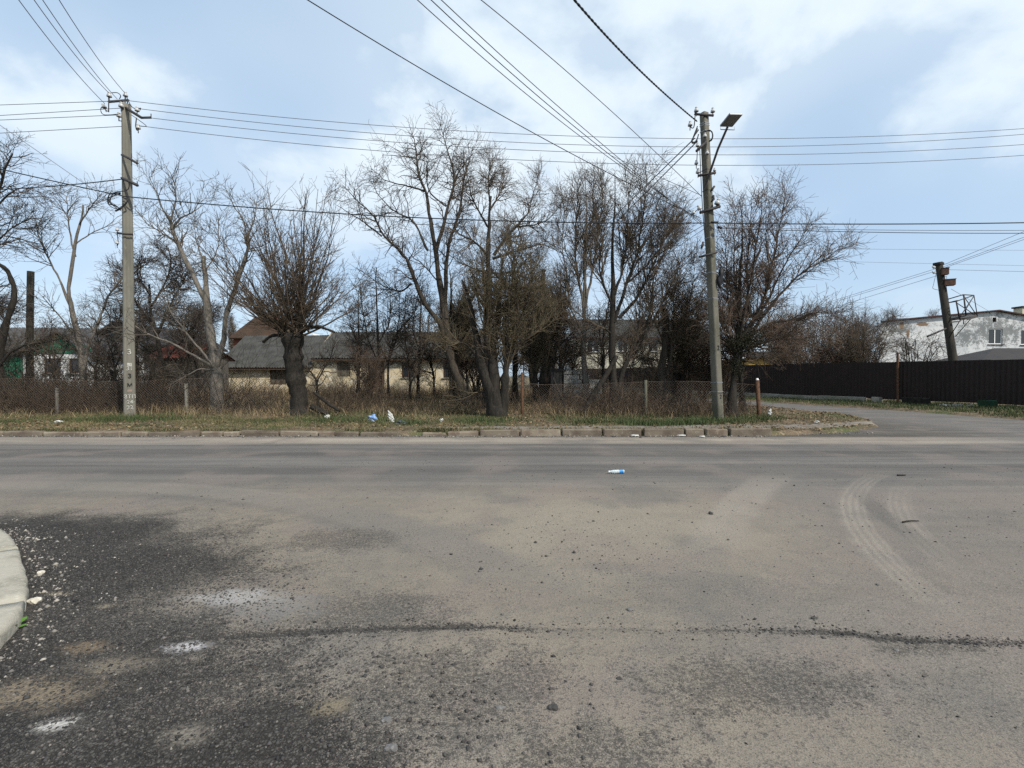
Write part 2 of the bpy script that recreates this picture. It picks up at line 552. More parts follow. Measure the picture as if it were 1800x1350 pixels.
def poly_sd(x, y, poly):
    """Signed distance, positive inside."""
    x, y = np.asarray(x, float), np.asarray(y, float)
    d = np.full(x.shape, 1e9)
    ins = np.zeros(x.shape, bool)
    n = len(poly)
    for i in range(n):
        ax, ay = poly[i]
        bx, by = poly[(i + 1) % n]
        ex, ey = bx - ax, by - ay
        t = np.clip(((x - ax) * ex + (y - ay) * ey) / (ex * ex + ey * ey + 1e-12), 0, 1)
        d = np.minimum(d, np.hypot(x - ax - t * ex, y - ay - t * ey))
        c = ((ay > y) != (by > y)) & (x < (bx - ax) * (y - ay) / (by - ay + 1e-12) + ax)
        ins ^= c
    return np.where(ins, d, -d)


KERB_Y = 11.95
YARD = [(-400, KERB_Y + 0.05), (6.4, KERB_Y + 0.05), (8.0, 12.35), (9.4, 13.0), (10.6, 13.9), (11.2, 14.8), (11.4, 16.5), (11.2, 18.5),
        (10.7, 20.8), (8.6, 27), (4.5, 37), (-4, 58), (-18, 92), (-400, 700)]
RIGHT = [(24, 2), (18.5, 13), (17.1, 16.1), (16.3, 20.6), (14.0, 27.1), (9.5, 38), (0, 60), (-13.5, 92), (-390, 700), (400, 700), (400, 2)]


def fence_x(Y):
    return 27.7 - 0.42 * Y


def terr(x, y):
    x, y = np.asarray(x, float), np.asarray(y, float)
    wob = 0.22 * (fbm(x, y, 1.7, 3) - 0.5) * sstep(np.abs(y - 12.0) + np.maximum(x - 6.4, 0), 0.1, 0.6)
    s1 = poly_sd(x, y, YARD) + wob
    s2 = poly_sd(x, y, RIGHT) + wob
    n = fbm(x, y, 0.9, 11)
    top1 = 0.115 + 0.10 * sstep(y, 13.5, 16.5) + (0.10 * n - 0.05) * sstep(y, 13.4, 15.0) + 0.02 * (fbm(x, y, 4, 21) - 0.5)
    corner = sstep(x, 6.4, 8.5)
    top1 = top1 - 0.05 * corner * (1 - sstep(y, 13, 16))
    top2 = 0.05 + 0.10 * n + 0.10 * sstep(s2, 0.5, 2.5)
    h1 = -0.08 + (0.08 + top1) * sstep(s1, -0.12, 0.22)
    h2 = -0.08 + (0.08 + top2) * sstep(s2, -0.15, 0.35)
    return np.maximum(h1, h2)


def axis(*segs):
    out = []
    for a, b, st in segs:
        out.append(np.arange(a, b - 1e-9, st))
    out.append([segs[-1][1]])
    return np.concatenate(out)


def grid_mesh(xs, ys, zf):
    X, Y = np.meshgrid(xs, ys)
    Z = zf(X, Y)
    V = np.stack([X, Y, Z], -1).reshape(-1, 3)
    ny, nx = X.shape
    idx = np.arange(nx * ny).reshape(ny, nx)
    F = np.stack([idx[:-1, :-1], idx[:-1, 1:], idx[1:, 1:], idx[1:, :-1]], -1).reshape(-1, 4)
    return V, F


# soil and turf
def ground_material():
    m = bpy.data.materials.new('soil_and_turf')
    m.use_nodes = True
    t = NT(m.node_tree)
    b = t.N['Principled BSDF']
    g = t.node('ShaderNodeNewGeometry')
    p = g.outputs['Position']
    c = t.mix(t.step(t.noise(p, 1.2, 5), 0.4, 0.62), (0.145, 0.108, 0.072), (0.085, 0.068, 0.045))
    c = t.mix(t.step(t.noise(t.vmath('ADD', p, (9, 4, 2)), 0.6, 6), 0.5, 0.66), c, (0.072, 0.088, 0.034))
    c = t.mix(t.step(t.noise(p, 9, 5), 0.52, 0.68), c, (0.23, 0.18, 0.115))
    c = t.mix(t.step(t.noise(p, 45, 4), 0.6, 0.7), c, (0.33, 0.29, 0.22))
    t.put(b.inputs['Base Color'], c)
    b.inputs['Roughness'].default_value = 0.95
    b.inputs['Specular IOR Level'].default_value = 0.1
    t.put(b.inputs['Normal'], t.bump(t.noise(p, 25, 6), 0.7, 0.03))
    return m


M['soil'] = ground_material()
xs = axis((-400, -60, 20), (-60, -20, 1.5), (-20, -14, 0.5), (-14, 19, 0.16), (19, 30, 0.6), (30, 60, 3), (60, 400, 20))
ys = axis((-60, 11.4, 4), (11.5, 17, 0.12), (17, 30, 0.35), (30, 60, 1.5), (60, 120, 6), (120, 700, 40))
V, F = grid_mesh(xs, ys, terr)
tag(obj_np('ground', V, F, M['soil'], smooth=True), 'brown soil and rough turf of the yard and verges', kind='structure')


# asphalt
SEAM = [(-3.2, 2.62), (-1.84, 2.74), (-0.84, 2.85), (-0.14, 2.88), (0.1, 2.85), (0.8, 2.84), (1.83, 2.83), (2.3, 2.72), (2.85, 2.70), (4.5, 2.6), (8, 2.5)]


def seam_y(x):
    x = np.asarray(x, float)
    return np.interp(x, [s[0] for s in SEAM], [s[1] for s in SEAM]) + 0.05 * (fbm(x, x * 0 + 3.3, 3.0, 2) - 0.5)


def road_z(x, y):
    near = sstep(y, 8.5, 5.5)
    z = near * (0.010 * (fbm(x, y, 2.0, 31) - 0.5) + 0.008 * (fbm(x, y, 9.0, 33, 2) - 0.5))
    d = y - seam_y(x)
    on = sstep(x, -2.4, -1.6) * sstep(np.abs(x - 0.2), 0.0, 0.25)
    z = z + on * (-0.012 * np.exp(-(d / 0.03) ** 2) + 0.008 * sstep(d, 0.03, -0.03)) * (0.3 + 1.2 * fbm(x, y, 1.1, 41))
    bad = np.exp(-(((x + 2.6) / 1.5) ** 2 + ((y - 2.6) / 1.4) ** 2))
    z = z + bad * 0.022 * (fbm(x, y, 3.2, 37) - 0.5)
    return np.where((y > 0.5) & (y < 9), z, 0.0)


def circle_fit(pts):
    A = np.array([[2 * x, 2 * y, 1] for x, y in pts])
    bb = np.array([x * x + y * y for x, y in pts])
    cx, cy, k = np.linalg.lstsq(A, bb, rcond=None)[0]
    return cx, cy, math.sqrt(k + cx * cx + cy * cy)


def road_material():
    m = bpy.data.materials.new('dusty_asphalt')
    m.use_nodes = True
    t = NT(m.node_tree)
    b = t.N['Principled BSDF']
    g = t.node('ShaderNodeNewGeometry')
    p = g.outputs['Position']
    s = t.node('ShaderNodeSeparateXYZ')
    t.L.new(p, s.inputs[0])
    x, y = s.outputs[0], s.outputs[1]
    n_big = t.noise(p, 0.55, 3, 0.5)
    n_mid = t.noise(p, 1.7, 5, 0.6, 0.3)
    n_sm = t.noise(p, 7.0, 4, 0.62)
    n_fine = t.noise(p, 46, 3, 0.65)
    n_grain = t.noise(p, 170, 2, 0.7)
    py = t.mapping(p, scale=(0.06, 1.0, 1.0))
    lane_n = t.noise(py, 2.6, 5, 0.65)
    # signed grain, used to break every soft edge into speckle
    gr = t.math('ADD', t.math('MULTIPLY_ADD', n_grain, 1.0, -0.5), t.math('MULTIPLY_ADD', n_fine, 1.0, -0.5))

    def ell(cx, cy, rx, ry):
        dx = t.math('DIVIDE', t.math('SUBTRACT', x, cx), rx)
        dy = t.math('DIVIDE', t.math('SUBTRACT', y, cy), ry)
        r2 = t.math('ADD', t.math('MULTIPLY', dx, dx), t.math('MULTIPLY', dy, dy))
        return t.math('SUBTRACT', 1.0, t.math('SQRT', r2))

    def mx(*a):
        v = a[0]
        for q in a[1:]:
            v = t.math('MAXIMUM', v, q)
        return v

    def cen(n, k):
        return t.math('MULTIPLY_ADD', n, k, -k / 2)

    # main carriageway: polished streaks along x, bands across y, grit line by the far kerb
    base = t.mix(t.step(lane_n, 0.36, 0.66), (0.124, 0.120, 0.115), (0.186, 0.178, 0.166))
    r = t.node('ShaderNodeValToRGB')
    t.put(r.inputs[0], t.math('MULTIPLY_ADD', t.math('ADD', y, cen(lane_n, 0.35)), 1 / 6.0, -1.0))
    els = r.color_ramp.elements
    els[0].position, els[0].color = 0.0, (0.56, 0.56, 0.56, 1)
    els[1].position, els[1].color = 1.0, (0.32, 0.32, 0.32, 1)
    for pos, v in ((0.12, 0.56), (0.22, 0.46), (0.32, 0.42), (0.38, 0.54), (0.46, 0.50), (0.54, 0.38), (0.62, 0.44), (0.68, 0.52), (0.745, 0.42), (0.765, 0.80), (0.82, 1.0), (0.90, 1.15), (0.945, 0.85), (0.97, 0.34)):
        e = els.new(pos)
        e.color = (v, v, v, 1)
    lane = t.mix(1.0, base, t.mix(1.0, r.outputs[0], (2.0, 2.0, 2.0), 'MULTIPLY'), 'MULTIPLY')
    lane = t.mix(t.step(y, 10.3, 10.8), lane, t.mix(1.0, lane, (1.0, 0.93, 0.83), 'MULTIPLY'))
    far_on = t.math('MULTIPLY', t.step(y, 5.2, 7.0), t.step(x, 14, 9))
    c = t.mix(far_on, base, lane)

    # dust: warm tan towards the middle, cooler and pinker to the right
    yw = t.math('ADD', y, cen(n_mid, 1.3))
    tan_zone = t.math('MULTIPLY', t.step(yw, 7.6, 5.4), t.math('MULTIPLY_ADD', n_big, 1.1, 0.25, clamp=True))
    dusty = t.mix(t.step(x, 0.5, 4.0), (0.272, 0.236, 0.186), (0.244, 0.214, 0.183))
    dusty = t.mix(t.math('MULTIPLY', t.step(n_sm, 0.40, 0.68), 0.6), dusty, (0.196, 0.176, 0.150))
    c = t.mix(t.math('MULTIPLY', tan_zone, 0.9), c, dusty)
    fan = t.step(t.math('ADD', t.math('ADD', ell(0.7, 5.0, 2.7, 1.8), cen(n_mid, 1.2)), t.math('MULTIPLY', gr, 0.5)), -0.1, 0.75)
    c = t.mix(t.math('MULTIPLY', fan, 0.6), c, (0.335, 0.296, 0.235))
    pink = t.math('ADD', t.noise(t.vmath('ADD', p, (3, 8, 0)), 0.9, 4), t.math('MULTIPLY', gr, 0.12))
    c = t.mix(t.math('MULTIPLY', t.step(pink, 0.48, 0.66), 0.5), c, (0.240, 0.203, 0.180))
    cool = t.math('ADD', t.noise(t.vmath('ADD', p, (13, 2, 0)), 0.8, 4), t.math('MULTIPLY', gr, 0.15))
    c = t.mix(t.math('MULTIPLY', t.step(cool, 0.50, 0.68), 0.55), c, (0.140, 0.137, 0.130))

    # sweeping wheel marks, rubbed pale in the dust
    def track(pts, wdt, y0, y1, amp, col, tread=False):
        cx, cy, rad = circle_fit(pts)
        off = t.math('SUBTRACT', t.vmath('DISTANCE', p, (cx, cy, 0.0)), rad)
        off = t.math('ADD', off, cen(n_sm, 0.06))
        k = t.step(t.math('ABSOLUTE', off), wdt, wdt * 0.5)
        if tread:
            k = t.math('MULTIPLY', k, t.math('MULTIPLY_ADD', t.math('SINE', t.math('MULTIPLY', off, 6.283 / 0.068)), 0.26, 0.62))
        k = t.math('MULTIPLY', k, t.math('MULTIPLY', t.step(y, y0, y0 + 1.6), t.step(y, y1, y1 - 2.2)))
        k = t.math('ADD', k, t.math('MULTIPLY', t.math('MULTIPLY', k, gr), 1.1))
        k = t.math('MULTIPLY', k, t.math('MULTIPLY_ADD', n_mid, 2.2, -0.25, clamp=True))
        return t.mix(t.math('MULTIPLY', k, amp, clamp=True), c, col)

    pale = (0.32, 0.288, 0.245)
    c = track([(5.82, 7.5), (4.09, 5.8), (3.39, 4.72), (3.09, 3.98), (2.85, 3.27), (2.67, 2.83)], 0.17, 2.5, 8.0, 0.95, pale, True)
    c = track([(5.5, 6.7), (4.3, 5.3), (3.73, 4.4), (3.43, 3.64)], 0.15, 3.2, 7.2, 0.8, pale, True)
    c = track([(4.23, 7.5), (3.0, 6.07), (2.19, 4.9), (1.8, 4.25)], 0.30, 3.6, 8.0, 0.75, pale)
    c = track([(4.9, 6.9), (4.0, 5.2), (3.6, 4.0)], 0.13, 3.4, 7.2, 0.55, (0.115, 0.113, 0.108))
    c = track([(-7, 6.6), (-3.4, 6.0), (-1.2, 4.9), (0.2, 3.4)], 0.34, 2.9, 7.8, 0.6, pale)
    c = track([(-5.5, 6.3), (-2.6, 5.6), (-0.6, 4.3), (0.6, 2.6)], 0.4, 2.6, 7.4, 0.5, (0.13, 0.125, 0.118))

    # fresh dark patch with coarse aggregate, fading out in speckle
    k = mx(ell(-4.7, 4.4, 2.2, 1.0), ell(-3.7, 3.5, 2.0, 1.4), ell(-2.7, 2.1, 2.0, 1.2), ell(-1.3, 1.75, 1.1, 0.6))
    k = t.math('ADD', k, cen(n_mid, 1.2))
    k = t.math('ADD', k, cen(n_sm, 0.5))
    soft = t.step(k, -0.5, 0.72)
    dark = t.step(t.math('ADD', soft, t.math('MULTIPLY', gr, 1.2)), 0.25, 0.9)
    k2 = mx(ell(0.33, 1.86, 0.55, 0.36), ell(-0.4, 2.25, 0.9, 0.7), ell(-0.95, 3.0, 1.0, 0.5), ell(1.2, 2.3, 1.0, 0.4), ell(0.05, 2.4, 0.4, 0.4), ell(2.3, 2.62, 0.5, 0.12), ell(-1.6, 4.4, 0.9, 0.5))
    k2 = t.math('ADD', t.math('ADD', k2, cen(n_sm, 1.1)), cen(n_mid, 0.8))
    dark2 = t.step(t.math('ADD', t.math('MULTIPLY', t.step(k2, -0.25, 0.75), 0.72), t.math('MULTIPLY', gr, 1.5)), 0.38, 0.85)
    dark2 = t.math('MULTIPLY', dark2, 0.62)
    sw = t.node('ShaderNodeFloatCurve')          # the seam line, y over x
    cv = sw.mapping.curves[0]
    lo, hi = -3.5, 8.0
    pts_ = [((sx - lo) / (hi - lo), (sy - 2.4) / 0.6) for sx, sy in SEAM]
    cv.points[0].location = (0.0, pts_[0][1])
    cv.points[1].location = (1.0, pts_[-1][1])
    for q in pts_[1:-1]:
        cv.points.new(*q)
    for q in cv.points: q.handle_type = 'VECTOR'
    sw.mapping.update()
    t.put(sw.inputs['Value'], t.math('MULTIPLY_ADD', x, 1 / (hi - lo), -lo / (hi - lo)))
    sy_ = t.math('MULTIPLY_ADD', sw.outputs[0], 0.6, 2.4)
    sd = t.math('ADD', t.math('SUBTRACT', y, sy_), cen(n_sm, 0.09))
    sd = t.math('ADD', sd, cen(n_mid, 0.06))
    line = t.step(t.math('ABSOLUTE', t.math('ADD', sd, 0.02)), 0.13, 0.0)
    gate = t.math('MULTIPLY_ADD', n_mid, 1.7, -0.45)
    gate = t.math('ADD', gate, t.math('ADD', t.step(x, 0.3, -0.4, 0.0, 0.45), t.step(x, 1.5, 2.3, 0.0, 0.4)), clamp=True)
    line = t.math('MULTIPLY', line, gate)
    line = t.step(t.math('ADD', t.math('MULTIPLY', line, 1.1), t.math('MULTIPLY', gr, 1.1)), 0.38, 0.8)
    line = t.math('MULTIPLY', line, t.math('MULTIPLY', t.step(x, -2.8, -1.8), 0.85))
    dark = mx(dark, dark2, line)

    vor = t.node('ShaderNodeTexVoronoi', feature='F1')
    t.put(vor.inputs['Vector'], p)
    vor.inputs['Scale'].default_value = 66
    vs = t.node('ShaderNodeSeparateColor')
    t.L.new(vor.outputs['Color'], vs.inputs[0])
    vd = vor.outputs['Distance']
    chip = t.mix(t.step(vs.outputs[0], 0.25, 1.0), (0.014, 0.015, 0.017), (0.100, 0.097, 0.090))
    chip = t.mix(t.step(vd, 0.35, 0.62), chip, (0.014, 0.014, 0.015))
    chip = t.mix(t.math('MULTIPLY', t.step(n_sm, 0.50, 0.72), 0.5), chip, (0.075, 0.070, 0.063))
    c = t.mix(t.math('MULTIPLY', dark, 0.93), c, chip)

    # speckle everywhere, coarser close by
    c = t.mix(t.math('MULTIPLY', t.step(n_grain, 0.52, 0.68), 0.72), c, (0.055, 0.052, 0.048))
    c = t.mix(t.math('MULTIPLY', t.step(n_grain, 0.46, 0.30), t.math('MULTIPLY_ADD', dark, -0.42, 0.55)), c, (0.39, 0.355, 0.30))
    c = t.mix(t.math('MULTIPLY', t.step(n_fine, 0.54, 0.68), t.step(y, 9, 2, 0.12, 0.55)), c, (0.070, 0.066, 0.060))

    # spilled lime and sand
    def spill(cx, cy, rx, ry, col, amp):
        e = t.math('ADD', ell(cx, cy, rx, ry), cen(n_sm, 1.5))
        e = t.math('ADD', e, t.math('MULTIPLY', gr, 0.9))
        return t.mix(t.math('MULTIPLY', t.step(e, -0.05, 0.85), t.math('MULTIPLY_ADD', n_fine, 1.1 * amp, 0.12 * amp, clamp=True)), c, col)
    c = spill(-1.88, 3.24, 0.42, 0.16, (0.52, 0.515, 0.51), 0.7)
    c = spill(-1.55, 3.10, 0.45, 0.24, (0.27, 0.265, 0.26), 0.6)
    c = spill(-1.80, 2.64, 0.16, 0.07, (0.62, 0.61, 0.62), 0.9)
    c = spill(-1.95, 2.05, 0.12, 0.06, (0.66, 0.64, 0.60), 0.95)
    c = spill(-2.25, 2.26, 0.42, 0.17, (0.31, 0.255, 0.18), 0.85)
    c = spill(-2.05, 2.48, 0.30, 0.11, (0.29, 0.25, 0.19), 0.7)
    c = spill(-2.35, 2.64, 0.2, 0.08, (0.31, 0.235, 0.15), 0.7)
    c = spill(-3.12, 3.30, 0.13, 0.05, (0.36, 0.31, 0.22), 0.9)
    c = spill(-2.65, 3.12, 0.10, 0.05, (0.36, 0.31, 0.22), 0.85)
    c = spill(-1.35, 1.98, 0.16, 0.08, (0.32, 0.29, 0.24), 0.7)
    c = spill(-0.82, 2.15, 0.11, 0.08, (0.31, 0.26, 0.18), 0.75)

    c = t.mix(1.0, c, (0.86, 0.842, 0.832), 'MULTIPLY')
    t.put(b.inputs['Base Color'], c)
    b.inputs['Roughness'].default_value = 0.92
    b.inputs['Specular IOR Level'].default_value = 0.12
    h = t.math('ADD', t.math('MULTIPLY', n_fine, 0.6), t.math('MULTIPLY', n_grain, 0.28))
    h = t.math('ADD', h, t.math('MULTIPLY', t.math('SUBTRACT', 0.8, vd), t.math('MULTIPLY', soft, 0.9)))
    t.put(b.inputs['Normal'], t.bump(h, 0.75, 0.011))
    return m


M['road'] = road_material()
xs = axis((-380, -40, 20), (-40, -6, 1.0), (-6, -4, 0.1), (-4, 4, 0.035), (4, 8, 0.1), (8, 40, 1.0), (40, 380, 20))
ys = axis((-60, 0, 4), (0.0, 1.4, 0.2), (1.4, 3.4, 0.022), (3.4, 6.0, 0.06), (6.0, 12.4, 0.25), (12.4, 96, 3.0))
V, F = grid_mesh(xs, ys, road_z)
tag(obj_np('road', V, F, M['road'], smooth=True), 'dusty grey asphalt of the road junction', kind='structure')

# footpath behind the kerb, worn and partly overgrown
fp_mat = surf('old_footpath_asphalt', (0.20, 0.18, 0.155), [(1.3, (0.145, 0.12, 0.09), 0.42, 0.62), (7, (0.24, 0.215, 0.18), 0.5, 0.7), (60, (0.10, 0.09, 0.08), 0.58, 0.7)], bump=[(60, 0.5, 0.006)])


def footpath():
    xs = axis((-2.2, 10.8, 0.2))
    ys = np.linspace(0, 1, 9)
    X, T = np.meshgrid(xs, ys)
    top = np.interp(X, [-13, -4, -1, 3, 6, 8, 10.8], [12.85, 12.8, 13.1, 13.35, 13.65, 14.0, 14.6])
    bot = np.interp(X, [-13, -4, -1, 3, 6, 8, 10.8], [12.55, 12.5, 12.5, 12.45, 12.5, 12.9, 14.2])
    Yy = bot + (top - bot) * T + 0.25 * (fbm(X, T * 3, 2.0, 8) - 0.5) * (np.abs(T - 0.5) > 0.45)
    Z = terr(X, Yy) + 0.008 - 0.05 * (np.abs(T - 0.5) > 0.45)
    V = np.stack([X, Yy, Z], -1).reshape(-1, 3)
    n, k = X.shape
    idx = np.arange(n * k).reshape(n, k)
    F = np.stack([idx[:-1, :-1], idx[:-1, 1:], idx[1:, 1:], idx[1:, :-1]], -1).reshape(-1, 4)
    tag(obj_np('footpath', V, F, fp_mat, smooth=True), 'narrow worn footpath between kerb and grass', kind='structure')


footpath()

# far kerb, stone by stone
kerb = empty('kerb', (0, KERB_Y, 0), 'row of weathered kerb stones along the far side of the road', kind='structure')
stones = [(-720 + i * 72, -650 + i * 72, 0.09) for i in range(8)]
stones += [(-140, -71, 0.095), (-69, 1, 0.10), (3, 71, 0.105), (73, 142, 0.10), (144, 209, 0.105), (211, 256, 0.10), (258, 349, 0.105), (351, 389, 0.10), (391, 419, 0.10),
           (421, 488, 0.115), (490, 557, 0.11), (559, 586, 0.105), (588, 629, 0.10), (631, 700, 0.085), (741, 784, 0.075), (786, 841, 0.11),
           (843, 913, 0.155), (915, 986, 0.165), (988, 1059, 0.17), (1061, 1129, 0.175), (1132, 1204, 0.175), (1206, 1239, 0.178), (1241, 1281, 0.18), (1284, 1358, 0.19)]
for a, b_, h in stones:
    x0, x1 = (a - 900) / FPX * KERB_Y, (b_ - 900) / FPX * KERB_Y
    bm = bmesh.new()
    add_box(bm, (0, 0, 0), (x1 - x0 - 0.012, 0.17, h + 0.15), bevel=0.026, jitter=0.012)
    tilt = Matrix.Rotation(random.uniform(-0.022, 0.022), 3, 'Y') @ Matrix.Rotation(random.uniform(-0.08, 0.03), 3, 'X') @ Matrix.Rotation(random.uniform(-0.02, 0.02), 3, 'Z')
    for v in bm.verts:
        v.co = tilt @ v.co + Vector(((x0 + x1) / 2, KERB_Y + 0.085 + random.uniform(-0.003, 0.003), h / 2 - 0.075))
    obj_bm('kerb_stone', bm, M['kerb'], kerb)

# near corner kerb on the left, curved, and its pavement
arc = catmull([(-30, 5.95), (-14, 5.9), (-8, 5.6), (-6, 5.05), (-4.65, 4.4), (-3.55, 3.5), (-3.1, 3.05), (-2.82, 2.65), (-2.62, 2.0), (-2.55, 1.2), (-2.55, -1), (-2.55, -12)], 600)
seg = np.r_[0, np.cumsum(np.linalg.norm(np.diff(arc, axis=0), axis=1))]
nk = empty('kerb', (-3.5, 3.4, 0), 'pale curved corner kerb at the lower left edge', kind='structure')
s0 = float(np.interp(-3.08, arc[:, 0], seg))       # the joint that shows in the photograph
cuts = np.concatenate([s0 - np.arange(20, 0, -1) * 1.35, s0 + np.arange(0, 10) * 1.35])


def arc_at(s):
    p_ = np.array([np.interp(s, seg, arc[:, 0]), np.interp(s, seg, arc[:, 1])])
    q_ = np.array([np.interp(s + 0.05, seg, arc[:, 0]), np.interp(s + 0.05, seg, arc[:, 1])])
    d_ = (q_ - p_) / (np.linalg.norm(q_ - p_) + 1e-9)
    return p_, np.array([d_[1], -d_[0]])           # outward (road side) normal guess


for a, b_ in zip(cuts[:-1], cuts[1:]):
    n_ = 12
    V, rings = [], []
    for j, s_ in enumerate(np.linspace(a + 0.004, b_ - 0.004, n_)):
        p_, nn = arc_at(s_)
        if np.dot(nn, np.array([1.0, 0.6])) < 0: nn = -nn
        e = 0.012 if j in (0, n_ - 1) else 0.0
        prof = [(0.0, -0.06), (0.003, 0.06), (-0.006, 0.083), (-0.03, 0.095 - e), (-0.15, 0.100 - e), (-0.185, 0.085), (-0.19, -0.06)]
        for o_, z_ in prof:
            jit = (random.random() - 0.5) * 0.012
            q = p_ + nn * (o_ + jit)
            V.append((q[0], q[1], z_ + (random.random() - 0.5) * 0.008))
    V = np.array(V)
    idx = np.arange(n_ * 7).reshape(n_, 7)
    F = np.stack([idx[:-1, :-1], idx[:-1, 1:], idx[1:, 1:], idx[1:, :-1]], -1).reshape(-1, 4)
    caps = np.array([idx[0, ::-1], idx[-1]])
    obj_np('kerb_stone', V, [F, caps], M['kerb_near'], nk)
inner = []
for s_ in np.linspace(s0 - 25.5, s0 + 11, 60):
    p_, nn = arc_at(s_)
    if np.dot(nn, np.array([1.0, 0.6])) < 0: nn = -nn
    inner.append(p_ - nn * 0.17)
bm = bmesh.new()
ring = [bm.verts.new((q[0], q[1], 0.085)) for q in inner] + [bm.verts.new((-30, -8, 0.085))]
bm.faces.new(ring)
bmesh.ops.triangulate(bm, faces=bm.faces)
tag(obj_bm('pavement', bm, fp_mat), 'pavement behind the near corner kerb', kind='structure')


# ================================================================== TREES
def unit(v):
    return v / (np.linalg.norm(v, axis=-1, keepdims=True) + 1e-9)


def grow(rng, start, d, length, r0, r1, K, wig, up):
    N = len(start)
    pts = np.empty((N, K, 3))
    pts[:, 0] = start
    d = unit(d)
    step = (length / (K - 1))[:, None]
    for k in range(1, K):
        d = unit(d + wig * rng.normal(size=(N, 3)) + np.array([0, 0, up]))
        pts[:, k] = pts[:, k - 1] + d * step
    t = np.linspace(0, 1, K)[None]
    rad = r0[:, None] * (1 - t) + r1[:, None] * t
    return pts, rad


def sprout(rng, pts, rad, dens, t0, ang, ln, rk, rmin, taper=0.45, t1=1.0):
    """Sample side shoots along existing branches."""
    segl = np.linalg.norm(np.diff(pts, axis=1), axis=2)
    L = segl.sum(1)
    cnt = rng.poisson(np.maximum(L * (t1 - t0) * dens, 0.05))
    par = np.repeat(np.arange(len(pts)), cnt)
    n = len(par)
    if n == 0:
        return None
    t = t0 + (t1 - t0) * rng.random(n)
    K = pts.shape[1]
    u = t * (K - 1)
    i = np.minimum(u.astype(int), K - 2)
    f = (u - i)[:, None]
    pos = pts[par, i] * (1 - f) + pts[par, i + 1] * f
    tan = unit(pts[par, i + 1] - pts[par, i])
    pr = rad[par, i] * (1 - f[:, 0]) + rad[par, i + 1] * f[:, 0]
    rv = rng.normal(size=(n, 3))
    per = unit(rv - (rv * tan).sum(1, keepdims=True) * tan)
    a = np.radians(ang[0] + (ang[1] - ang[0]) * rng.random(n))[:, None]
    d = np.cos(a) * tan + np.sin(a) * per
    le = (ln[0] + (ln[1] - ln[0]) * rng.random(n)) * (1 - taper * t)
    r0 = np.maximum(np.minimum(pr * 0.75, rk * (0.6 + 0.6 * rng.random(n))), rmin)
    return pos, d, le, r0


TREE_TRIS = [0]


